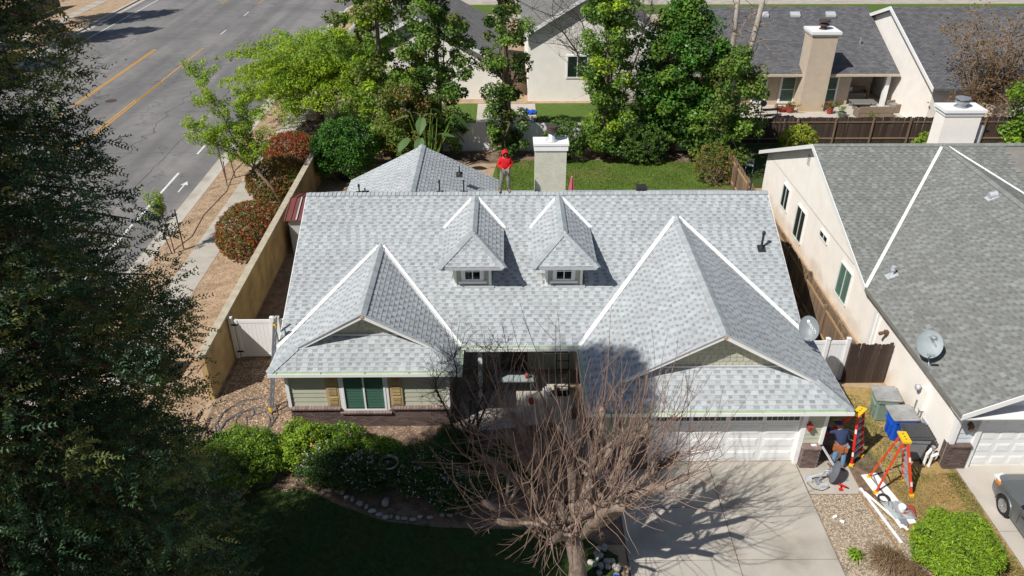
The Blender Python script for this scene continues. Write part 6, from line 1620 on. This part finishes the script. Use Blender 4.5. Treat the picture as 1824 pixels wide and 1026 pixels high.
shrub('small_bush', 'low green plant on the back lawn left of the chimney', (-.5, 38.5, .5), (1.0, .9, .6), 260, .09, ['leaf_mid', 'leaf_bush'], [.6, .4], 215)
shrub('vine_clump', 'tangle of dry vines and leaves at the foot of the corner tree', (12.0, 42.2, 1.0), (1.2, 1.1, 1.3), 300, .09, ['leaf_olive', 'leaf_brown', 'leaf_mid'], [.4, .35, .25], 216, core='twig_tan')
# front beds
def bed_shrub(label, c, r, n, seed, mats, w, **kw): return shrub('garden_shrub', label, c, r, n, kw.pop('size', .06), mats, w, seed, 'shrub', 'shrubs in the front bed', per=16, crad=.12, **kw)
bed_shrub('bright green shrub at the left end of the front bed by the hose', (-8.6, 18.9, .6), (1.35, 1.15, .85), 1000, 301, ['leaf_bush', 'leaf_mid', 'leaf_dark'], [.5, .3, .2], rough=.12, size=.075)
bed_shrub('yellow-green shrub at the left corner under the brick wall', (-6.6, 19.4, .6), (.95, .8, .85), 600, 302, ['leaf_bush', 'leaf_lime', 'leaf_mid'], [.4, .35, .25], rough=.16, size=.085)
bed_shrub('green shrub with upright tips below the left window', (-5.35, 19.4, .55), (.9, .75, .78), 500, 303, ['leaf_bush', 'leaf_mid', 'leaf_dark'], [.35, .4, .25], rough=.16, size=.08)
bed_shrub('round green shrub below the right end of the left window', (-4.1, 19.1, .45), (.75, .65, .6), 500, 304, ['leaf_mid', 'leaf_bush', 'leaf_dark'], [.45, .3, .25], rough=.1, size=.07)
bed_shrub('dark white-flowered shrub in front of the window shrubs', (-5.7, 18.55, .42), (1.1, .65, .58), 600, 305, ['leaf_hawthorn', 'leaf_dark'], [.7, .3], rough=.12)
bed_shrub('white-flowered shrub beside the stone bird bath', (-4.4, 18.3, .5), (.9, .7, .65), 500, 306, ['leaf_hawthorn', 'leaf_dark'], [.7, .3], rough=.12)
bed_shrub('dark dense shrub right of the bird bath', (-2.6, 18.3, .6), (1.1, 1.0, .85), 800, 307, ['leaf_hawthorn', 'leaf_dark'], [.6, .4], rough=.12)
bed_shrub('dark dense shrub behind the bird bath near the porch', (-1.7, 19.4, .45), (.9, .8, .65), 700, 308, ['leaf_hawthorn', 'leaf_dark'], [.6, .4], rough=.12)
bed_shrub('low dark shrub nearest the front lawn stones', (-1.6, 17.5, .45), (.9, .7, .6), 500, 309, ['leaf_hawthorn', 'leaf_dark'], [.6, .4], rough=.12)
bed_shrub('dark shrub beside the front walk under the bare tree', (.2, 18.6, .5), (1.1, .9, .7), 600, 310, ['leaf_hawthorn', 'leaf_dark'], [.5, .5], rough=.14)
def flowers(label, spots, n, seed, matname='petal_white', size=.05):
    rng = rng_(seed); P = []
    for (x, y, z, rx, ry, rz) in spots:
        q = ellipsoid_pts((x, y, z), (rx, ry, rz), n, rng, .95, -.1); cl = q[rng.integers(0, len(q), n)] ; P.append(cl + rng.normal(0, .03, cl.shape))
    P = np.vstack(P); V, F = leaf_quads(P, size, rng, .8, .9)
    return npmesh('blossom', V, F, matname, rng.uniform(.7, 1.1, len(F)), label=label, kind='stuff')
flowers('small white blossom scattered over the dark front shrubs', ((-5.7, 18.75, .52, 1.12, .68, .70), (-4.4, 18.3, .52, .93, .72, .70), (-2.4, 17.95, .6, 1.1, .95, .85), (-1.6, 17.5, .45, .92, .72, .63)), 330, 311)
flowers('orange blossom on the yellow-green front shrub', ((-6.5, 19.25, .56, .75, .65, .78),), 24, 312, 'petal_orange', .07)
# tropical plant with big paddle leaves
t = thing('tropical_plant', 'big-leaved tropical plant standing above the rear roof wing', 'plant', (-4.6, 43.0, 0)); rr = random.Random(31)
for k in range(16):
    a = rr.uniform(0, 2 * math.pi); L = rr.uniform(2.4, 4.0); o = rr.uniform(.25, 1.0); b = V3(-4.6 + rr.gauss(0, .25), 43.0 + rr.gauss(0, .2), 0)
    e = b + V3(math.cos(a) * o * 1.7, math.sin(a) * o * 1.3, L); tip = e + V3(math.cos(a) * 1.1, math.sin(a) * .9, .45 - o * 1.3)
    st = t
    mb = MB(); mb.tube([b, b.lerp(e, .6) + V3(0, 0, .2), e], [.05, .035, .02], 5); sm = mb.build('leaf_stalk', 'leaf_mid', t)
    mb = MB(); d = (tip - e); s = d.cross(V3(0, 0, 1)).normalized(); nseg = 6; pr = None
    for j in range(nseg + 1):
        q = j / nseg; w = .30 * math.sin(math.pi * min(1, .12 + q * .86)); c = e + d * q + V3(0, 0, -.35 * q * q + .1 * q); cr = (c - s * w + V3(0, 0, .06), c, c + s * w + V3(0, 0, .06))
        if pr: mb.face([pr[0], pr[1], cr[1], cr[0]]); mb.face([pr[1], pr[2], cr[2], cr[1]])
        pr = cr
    mb.build('leaf', 'leaf_palm', t)
# agave-like clump and dead grass
def clump(name, label, x, y, n, L, matname, seed, w=.03, out=.9, cat='plant'):
    rr = random.Random(seed); t = thing(name, label, cat, (x, y, 0)); mb = MB()
    for k in range(n):
        a = rr.uniform(0, 2 * math.pi); o = rr.uniform(.15, out); l = L * rr.uniform(.6, 1.1); b = V3(x + rr.gauss(0, .03 + .1 * (n > 100)), y + rr.gauss(0, .03 + .1 * (n > 100)), 0)
        d = V3(math.cos(a), math.sin(a), 0); s = V3(-d.y, d.x, 0); p0 = b; p1 = b + d * l * o * .55 + V3(0, 0, l * (1.1 - o * .6) * .7); p2 = b + d * l * o + V3(0, 0, l * (1.0 - o) * .8 + .02)
        tn = rr.uniform(.7, 1.25); mb.face([p0 - s * w * .7, p0 + s * w * .7, p1 + s * w, p1 - s * w], 0, tn); mb.face([p1 - s * w, p1 + s * w, p2 + s * .002, p2 - s * .002], 0, tn)
    mb.build('leaves', matname, t, kind=None); return t
clump('lily_plant', 'small bright green spiky plant on the gravel', 10.02, 15.25, 70, .45, 'leaf_bush', 5, .022)
clump('dry_grass_clump', 'brown dead ornamental grass between the gravel and the round bush', 10.85, 15.0, 900, .75, 'straw', 6, .007)
clump('dry_grass_clump', 'second brown dead grass tuft at the bottom edge beside the round bush', 11.35, 14.6, 600, .6, 'straw', 8, .007)
# stones edging the front bed
rr = random.Random(77)
SP = [(396, 858, .16), (418, 843, .15), (470, 832, .11), (448, 838, .12), (481, 829, .11), (493, 826, .12), (512, 826, .10), (523, 827, .10), (540, 838, .1), (551, 839, .1), (572, 852, .13), (579, 853, .09), (588, 872, .17), (610, 877, .17), (618, 884, .12), (628, 889, .18), (641, 897, .19), (653, 903, .16), (663, 910, .16), (676, 916, .15), (687, 921, .15), (697, 920, .13), (709, 922, .13), (720, 923, .13), (735, 925, .13), (748, 920, .12), (766, 921, .13), (788, 916, .15), (801, 917, .14), (822, 915, .13), (842, 913, .13), (687, 896, .3)]
for i, (u, v, r_) in enumerate(SP):
    p = g(u, v, .06); mb = MB(); N = 10; rows = 6; ph = rr.random() * 6
    pts = []
    for a in range(rows + 1):
        th = math.pi * a / rows; row = []
        for b_ in range(N):
            f = 2 * math.pi * b_ / N; w = 1 + .10 * math.sin(2 * f + ph) + .06 * math.sin(3 * f + ph * 2)
            row.append(V3(p.x + r_ * .62 * w * math.sin(th) * math.cos(f) * (1 + .3 * math.sin(ph)), p.y + r_ * .58 * w * math.sin(th) * math.sin(f), .03 + r_ * .42 * (math.cos(th) + .5)))
        pts.append(row)
    for a in range(rows):
        for b_ in range(N): mb.face([pts[a][b_], pts[a + 1][b_], pts[a + 1][(b_ + 1) % N], pts[a][(b_ + 1) % N]])
    o = mb.build('edging_stone', 'stone', None, smooth=True)
    tag(o, 'large pale boulder beside the flowering shrubs' if r_ > .25 else 'rounded stone in the row edging the front bed', 'stone', None if r_ > .25 else 'stones edging the front bed')
bb_ = thing('bird_bath', 'round stone bird bath among the front shrubs', 'bird bath', (-3.72, 18.35, 0))
MB().lathe((-3.72, 18.35, 0), [(.2, 0), (.2, .05), (.09, .12), (.07, .4), (.09, .72), (.16, .8)], 18).build('pedestal', 'pot_gray', bb_, smooth=False)
MB().lathe((-3.72, 18.35, .8), [(.12, 0), (.31, .07), (.33, .11), (.33, .13), (.29, .13), (.25, .085), (.0, .07)], 26).build('basin', 'stone', bb_, smooth=False)
MB().lathe((-3.72, 18.35, .885), [(.245, 0), (0, .0)], 24).build('water', 'glass_dark', bb_)

# ------------------------------------------------------------------ bare trees
def shoots(mb, tips, rr, n, L, up=1.0, r=.009, spread=.55, centre=None, segs=5, mt=0, curl=.5):
    for tp_, dirv in tips:
        for k in range(n):
            d = Vector(dirv).normalized() * spread + V3(rr.gauss(0, .34), rr.gauss(0, .34), rr.gauss(0, .2) + .25)
            d.normalize(); p = Vector(tp_) + V3(rr.gauss(0, .05), rr.gauss(0, .05), rr.gauss(0, .05)); l = L * rr.uniform(.45, 1.15); pts = [p]; rad = [r]
            for s in range(segs):
                d = (d + V3(rr.gauss(0, .12), rr.gauss(0, .12), up * curl * .5)).normalized(); p = p + d * l / segs; pts.append(p); rad.append(r * (1 - .65 * (s + 1) / segs))
            mb.tube(pts, rad, 4, mt, rr.uniform(.75, 1.35), cap=False)
            for _f in range(rr.choice((0, 1, 1, 2))):
                j = rr.randint(2, segs - 1); q = pts[j]; e = (d + V3(rr.gauss(0, .6), rr.gauss(0, .6), .1)).normalized(); mb.tube([q, q + e * l * .15, q + e * l * .28 + V3(0, 0, .04)], [r * .6, r * .5, r * .35], 3, mt, 1, cap=False)
bt = thing('bare_tree', 'large bare pollarded tree in front of the house with long upright twigs', 'tree', (1.6, 14.1, 0)); rr = random.Random(21)
tb_ = V3(1.95, 14.25, 0); crotch = V3(1.75, 14.4, 2.0)
mb = MB(); mb.tube([tb_ + V3(0, 0, -.05), tb_ + V3(0, 0, .25), tb_.lerp(crotch, .5) + V3(.06, 0, 0), crotch, crotch + V3(-.1, .1, .5)], [.38, .28, .23, .23, .12], 12)
mb.build('trunk', 'bark_mulberry', bt, smooth=True)
LE = [(864, 816, 14.9, (960, 880)), (862, 895, 13.9, (950, 905)), (889, 928, 13.4, (960, 925)), (918, 745, 15.6, (985, 850)), (905, 775, 15.2, (975, 855)), (997, 762, 15.5, (1030, 870)), (1072, 729, 15.3, (1060, 850)), (1085, 800, 15.0, (1058, 860)), (1134, 774, 15.3, (1085, 850)), (1155, 758, 15.8, (1100, 830)), (1205, 808, 15.4, (1110, 880)), (1222, 850, 14.8, (1120, 890)), (1180, 870, 13.6, (1100, 900)), (1040, 790, 16.2, (1030, 860)), (1110, 905, 13.0, (1070, 910)), (980, 965, 12.9, (1010, 950)), (940, 815, 16.2, (1000, 870))]
fists = []; extra_ = []; tw = MB()
for i, (u, v, y, mid) in enumerate(LE):
    e = gy(u, v, y); mm_ = gy(mid[0], mid[1], (14.35 + y) / 2); mm_.z = max(mm_.z, 2.6)
    mb = MB(); p = []
    q0 = crotch; c1 = mm_; seg = 8
    for s in range(seg + 1):
        k = s / seg; x = q0 * (1 - k) ** 2 + c1 * 2 * k * (1 - k) + e * k * k
        if 0 < s < seg: x += V3(rr.gauss(0, .06), rr.gauss(0, .06), rr.gauss(0, .05))
        p.append(x)
    rad = [.175 * (1 - k / seg) + .074 * (k / seg) + rr.uniform(-.008, .012) for k in range(seg + 1)]; rad[-2] *= 1.15; rad[-1] = .095
    mb.tube(p + [e + (e - p[-2]).normalized() * .08], rad + [.05], 9)
    mb.build('limb', 'bark_mulberry', bt, smooth=True)
    fists.append((e, (e - p[-3]).normalized()))
    for kk in (3, 5, 6): extra_.append((p[kk], V3(rr.gauss(0, .5), rr.gauss(0, .5), .7)))
    # secondary stubs
    for k in range(3):
        kk = rr.choice((3, 4, 5, 6)); d = V3(rr.gauss(0, .6), rr.gauss(0, .5), rr.uniform(.3, 1.0)).normalized() * rr.uniform(.4, .9); b2 = p[kk] + d
        mb = MB(); mb.tube([p[kk], p[kk] + d * .5 + V3(rr.gauss(0, .03), 0, .03), b2], [.055, .045, .055], 7); mb.build('branch', 'bark_mulberry', bt, smooth=True); fists.append((b2, d.normalized() + V3(0, 0, .3)))
outl = [(f, (d + (f - V3(1.5, 14.5, f.z)).normalized() * .5)) for f, d in fists]
shoots(tw, outl, rr, 4, 2.9, 1.0, .0125, .38, curl=.8)
shoots(tw, extra_, rr, 1, 1.8, 1.0, .010, .5, curl=.5)
low = [(f, V3(f.x - 1.6, f.y - 14.8, -.7)) for f, d in fists if f.x < .6 or f.y < 14.0 or f.x > 3.4]
shoots(tw, low, rr, 4, 1.7, .42, .0115, 1.1)
tw.build('twigs', 'twig', bt, kind='stuff')
rk = MB()
for k in range(26): rk.lathe((2.75 + rr.gauss(0, .2), 14.9 + rr.gauss(0, .4), .05 + .1 * rr.random()), [(0, -.06), (.09, -.02), (.09, .04), (0, .09)], 6, 0, rr.uniform(.8, 1.3))
tag(rk.build('bark_pile', 'stone'), 'pale broken stones piled at the foot of the bare tree', kind='stuff')
tag(MB().lathe((3.0, 14.25, 0), [(.12, 0), (.16, .42), (.17, .43), (0, .42)], 16).build('blue_bucket', 'bin_blue'), 'blue bucket at the foot of the bare tree beside the driveway', 'bucket')
def fine_tree(name, label, base, stems, seed, H, spread, twm, n1=40, n2=10, r0=.04, leafm=None, leafn=0, lsize=.05, tl=.5):
    rr = random.Random(seed); t = thing(name, label, 'tree', base); mb = MB(); tips = []
    for (dx, dy) in stems:
        b = Vector(base) + V3(rr.gauss(0, .06), rr.gauss(0, .06), 0); e = Vector(base) + V3(dx, dy, H * rr.uniform(.6, .8)); tips.append(limb(mb, b, e, r0, r0 * .4, 6, .06, 6, 0, rr))
    mb.build('trunk', 'bark' if twm != 'twig_dark' else 'twig_dark', t, smooth=True)
    mb = MB(); C = []
    for pts in tips:
        for k in range(n1):
            i = rr.randint(1, len(pts) - 1); p = pts[i]; d = V3(rr.gauss(0, spread), rr.gauss(0, spread), rr.uniform(.2, 1.0) * H * .25); q = limb(mb, p, p + d, r0 * .28, r0 * .1, 4, .12, 4, 0, rr)
            for j in range(n2):
                s = q[rr.randint(1, 4)]; e = s + V3(rr.gauss(0, .28), rr.gauss(0, .28), rr.uniform(-.1, .45)) * tl * 2; mb.tube([s, (s + e) / 2 + V3(0, 0, .03), e], [r0 * .1, r0 * .08, r0 * .05], 3, 0, rr.uniform(.8, 1.3), cap=False); C.append(tuple(e))
    mb.build('twigs', twm, t, kind='stuff')
    if leafm: foliage('leaves', np.array(C)[:: max(1, len(C) // leafn)], .05, 5, lsize, leafm, t, rng_(seed))
    return t
fine_tree('crape_myrtle', 'slender bare multi-stemmed small tree in front of the porch with dark twigs', (-1.35, 19.6, 0), ((-.9, .1), (-.3, .4), (.2, .2), (.8, .3), (1.4, .2), (.5, -.3)), 51, 4.9, .46, 'twig_dark', 26, 14, .045, 'twig_dark_leaf' if False else 'leaf_brown', 400, .035, .42)
fine_tree('bare_back_tree', 'large bare branching tree in front of the white gabled house', (7.6, 52.5, 0), ((-4.5, 0), (-2.5, 1), (-1, -.5), (.5, .5), (2, 0)), 52, 9.5, 1.9, 'twig_dark', 20, 14, .09, tl=1.3)
fine_tree('autumn_tree', 'leaning bare tree with a few brown leaves near the top right corner', (31.5, 50.0, 0), ((-2.8, 0), (-1.4, .5), (0, -.4), (1.6, .4), (2.9, 0)), 53, 8.3, 1.3, 'twig_tan', 24, 14, .085, 'leaf_brown', 900, .14, 1.0)
column_tree('leafy_tree', 'dense bright green tree cut by the right edge of the picture', 32.6, 44.6, 8.6, 2.4, 150, ['leaf_mid', 'leaf_bush', 'leaf_dark'], [.5, .3, .2], 80, 120, .17, z0=1.0, rad=.75)
column_tree('leafy_tree', 'green tree crown in the top left corner across the road', -48.0, 71, 5.0, 1.6, 151, ['leaf_lime', 'leaf_mid'], [.5, .5], 24, 80, .17, z0=2.2, rad=.7)

# ------------------------------------------------------------------ people
def hand(verts, edges, radii, w, d, idx, s=1.0, curl=.5, side=1):
    """palm and five fingers grown from wrist vertex idx along direction d"""
    d = Vector(d).normalized(); x = d.cross(V3(0, 0, 1)); x = x.normalized() if x.length > .1 else V3(1, 0, 0); n = x.cross(d)
    p = Vector(w) + d * .05 * s; verts.append(p); radii.append((.034 * s, .022 * s)); edges.append((idx, len(verts) - 1)); pi = len(verts) - 1
    for k, (o, l) in enumerate(((-.03, .062), (-.01, .075), (.01, .08), (.03, .072))):
        q = p + x * o * s + d * .045 * s; verts.append(q); radii.append(.010 * s); edges.append((pi, len(verts) - 1))
        q2 = q + (d - n * curl) .normalized() * l * .5 * s; verts.append(q2); radii.append(.009 * s); edges.append((len(verts) - 2, len(verts) - 1))
        q3 = q2 + (d * .4 - n * (curl + .6)).normalized() * l * .5 * s; verts.append(q3); radii.append(.008 * s); edges.append((len(verts) - 2, len(verts) - 1))
    q = Vector(w) + d * .03 * s + x * side * .04 * s; verts.append(q); radii.append(.012 * s); edges.append((idx, len(verts) - 1))
    q2 = q + (d + x * side * .5).normalized() * .045 * s; verts.append(q2); radii.append(.010 * s); edges.append((len(verts) - 2, len(verts) - 1))
def person(label, P, top, legs_m, shoe, loc, rot, hood=False, build=1.0, cap=None):
    t = thing('person', label, 'person')
    keys = ['pelvis', 'waist', 'chest', 'neck', 'head0', 'head1']
    V = [Vector(P[k]) for k in keys]; E = [(i, i + 1) for i in range(5)]; Rr = [(.15, .12), (.14, .11), (.16, .12), .06, (.085, .095), (.075, .085)]
    def add(p, prev, r): V.append(Vector(p)); Rr.append(r); E.append((prev, len(V) - 1)); return len(V) - 1
    for s, S_ in ((-1, 'L'), (1, 'R')):
        a = add(P['sh' + S_], 2, .065); b = add(P['el' + S_], a, .045); c = add(P['wr' + S_], b, .03)
        hand(V, E, Rr, P['wr' + S_], Vector(P['wr' + S_]) - Vector(P['el' + S_]), c, 1.0, .6, -s)
        h = add(P['hip' + S_], 0, .095); k = add(P['kn' + S_], h, .065); an = add(P['an' + S_], k, .042); add(P['toe' + S_], an, .04)
    skin_mesh('body', V, E, Rr, 'skin', t)
    # jacket
    V2 = [Vector(P['pelvis']) + V3(0, 0, .02), Vector(P['waist']), Vector(P['chest']), Vector(P['neck'])]; E2 = [(0, 1), (1, 2), (2, 3)]; R2 = [(.185 * build, .145), (.185 * build, .15), (.20 * build, .155), .09]
    def add2(p, prev, r): V2.append(Vector(p)); R2.append(r); E2.append((prev, len(V2) - 1)); return len(V2) - 1
    for S_ in 'LR':
        a = add2(P['sh' + S_], 2, .09); m_ = Vector(P['sh' + S_]).lerp(Vector(P['el' + S_]), .5); m_ = add2(m_, a, .075); b = add2(P['el' + S_], m_, .068); add2(Vector(P['wr' + S_]).lerp(Vector(P['el' + S_]), .12), b, .05)
    skin_mesh('jacket', V2, E2, R2, top, t)
    V3_ = [Vector(P['pelvis'])]; E3 = []; R3 = [(.17, .14)]
    for S_ in 'LR':
        V3_.append(Vector(P['hip' + S_])); R3.append(.115); E3.append((0, len(V3_) - 1)); V3_.append(Vector(P['kn' + S_])); R3.append(.085); E3.append((len(V3_) - 2, len(V3_) - 1)); V3_.append(Vector(P['an' + S_]) + V3(0, 0, .03)); R3.append(.07); E3.append((len(V3_) - 2, len(V3_) - 1))
    skin_mesh('trousers', V3_, E3, R3, legs_m, t)
    for S_ in 'LR':
        a = Vector(P['an' + S_]); b = Vector(P['toe' + S_]); bk = a - (b - a) * .35; bk.z = b.z
        skin_mesh('shoe', [a + V3(0, 0, -.01), (a + bk) / 2 + V3(0, 0, -.02), a.lerp(b, .6) + V3(0, 0, -.02), b], [(0, 1), (0, 2), (2, 3)], [.055, .052, .052, .045], shoe, t)
    h0, h1 = Vector(P['head0']), Vector(P['head1']); f = Vector(P.get('face', (0, -1, 0))).normalized(); hx = f.cross(V3(0, 0, 1)).normalized(); c = (h0 + h1) / 2; up = hx.cross(f)
    fm = MB()
    fm.obox(c + f * .105 - up * .01, hx * .012, f * .018, up * .022); fm.build('nose', 'skin', t)
    e = MB()
    for s in (-1, 1): e.obox(c + f * .092 + hx * s * .034 + up * .02, hx * .024, f * .008, up * .012)
    e.build('eyes', 'black', t); MB().obox(c + f * .09 - up * .055, hx * .025, f * .006, up * .005).build('mouth', 'terracotta', t)
    for s in (-1, 1):
        if not hood: MB().obox(c + hx * s * .088, hx * .01, f * .02, up * .03).build('ear', 'skin', t)
    if hood:
        hd = MB(); N = 16; prev = None
        for i, (rr_, k) in enumerate(((.10, .10), (.125, .06), (.135, -.01), (.125, -.08), (.08, -.125), (.01, -.14))):
            ring = [c + f * k + hx * rr_ * math.cos(2 * math.pi * j / N) + up * (rr_ * 1.12 * math.sin(2 * math.pi * j / N) - .005) for j in range(N)]
            if prev:
                for j in range(N): hd.face([prev[j], prev[(j + 1) % N], ring[(j + 1) % N], ring[j]])
            prev = ring
        hd.build('hood', top, t, smooth=True)
    if cap:
        cp = MB(); cp.lathe(c + up * .03, [(.105, 0), (.10, .05), (.06, .09), (0, .105)], 16, axis=up); cp.obox(c + up * .035 + f * .13, hx * .06, f * .05, up * .006); cp.build('cap', cap, t)
    t.location = loc; t.rotation_euler = (0, 0, rot)
    return t
PR = dict(pelvis=(0, 0, .95), waist=(0, .0, 1.12), chest=(0, .01, 1.34), neck=(0, 0, 1.5), head0=(0, -.03, 1.58), head1=(0, -.04, 1.69), shL=(-.17, .01, 1.41), elL=(-.27, .02, 1.14), wrL=(-.10, -.20, 1.06), shR=(.17, .01, 1.41), elR=(.28, .02, 1.15), wrR=(.10, -.20, 1.08), hipL=(-.10, 0, .90), knL=(-.15, -.04, .5), anL=(-.20, .0, .09), toeL=(-.24, -.17, .04), hipR=(.10, 0, .90), knR=(.12, -.06, .5), anR=(.15, .04, .09), toeR=(.17, -.14, .04), face=(.05, -1, -.25))
pz = g(900, 341, RZ)
person('person in red hooded sweatshirt and gray trousers standing on the roof ridge', PR, 'hoodie_red', 'trousers_gray', 'black_plastic', (pz.x, RY + .06, RZ + .02), R(4), hood=True, build=1.12)
PW = dict(pelvis=(0, 0, .93), waist=(-.02, .03, 1.09), chest=(-.05, .12, 1.30), neck=(-.08, .20, 1.44), head0=(-.10, .26, 1.50), head1=(-.12, .31, 1.58), shL=(-.22, .16, 1.38), elL=(-.36, .30, 1.20), wrL=(-.33, .50, 1.32), shR=(.12, .14, 1.38), elR=(.22, .10, 1.10), wrR=(.05, .26, .98), hipL=(-.10, 0, .88), knL=(-.13, -.02, .48), anL=(-.17, -.04, .09), toeL=(-.22, .12, .04), hipR=(.10, 0, .88), knR=(.13, -.08, .5), anR=(.15, -.12, .09), toeR=(.22, -.26, .04), face=(-.4, .9, -.2))
pw = g(1489, 833, 0)
wk = person('worker in navy jacket, blue jeans and orange tool pouch beside the red ladder', PW, 'hoodie_navy', 'denim', 'boot_brown', (pw.x, pw.y + .05, 0.02), R(0), cap='hoodie_navy')
tool = MB()
for (x, y, z, w, h) in ((-.20, -.08, .92, .09, .11), (-.08, -.17, .90, .08, .10), (.08, -.16, .88, .07, .09)): tool.obox((pw.x + x, pw.y + .05 + y, z), (w, -.02, 0), (.01, .035, 0), (0, 0, h))
for a in range(0, 360, 30): tool.obox((pw.x + .19 * math.cos(R(a)), pw.y + .05 + .155 * math.sin(R(a)), 1.0), (-.05 * math.sin(R(a)), .045 * math.cos(R(a)), 0), (.006 * math.cos(R(a)), .006 * math.sin(R(a)), 0), (0, 0, .025))
tag(tool.build('tool_belt', 'leather_orange'), 'orange-brown leather tool belt with pouches worn by the worker in navy', 'tool belt')
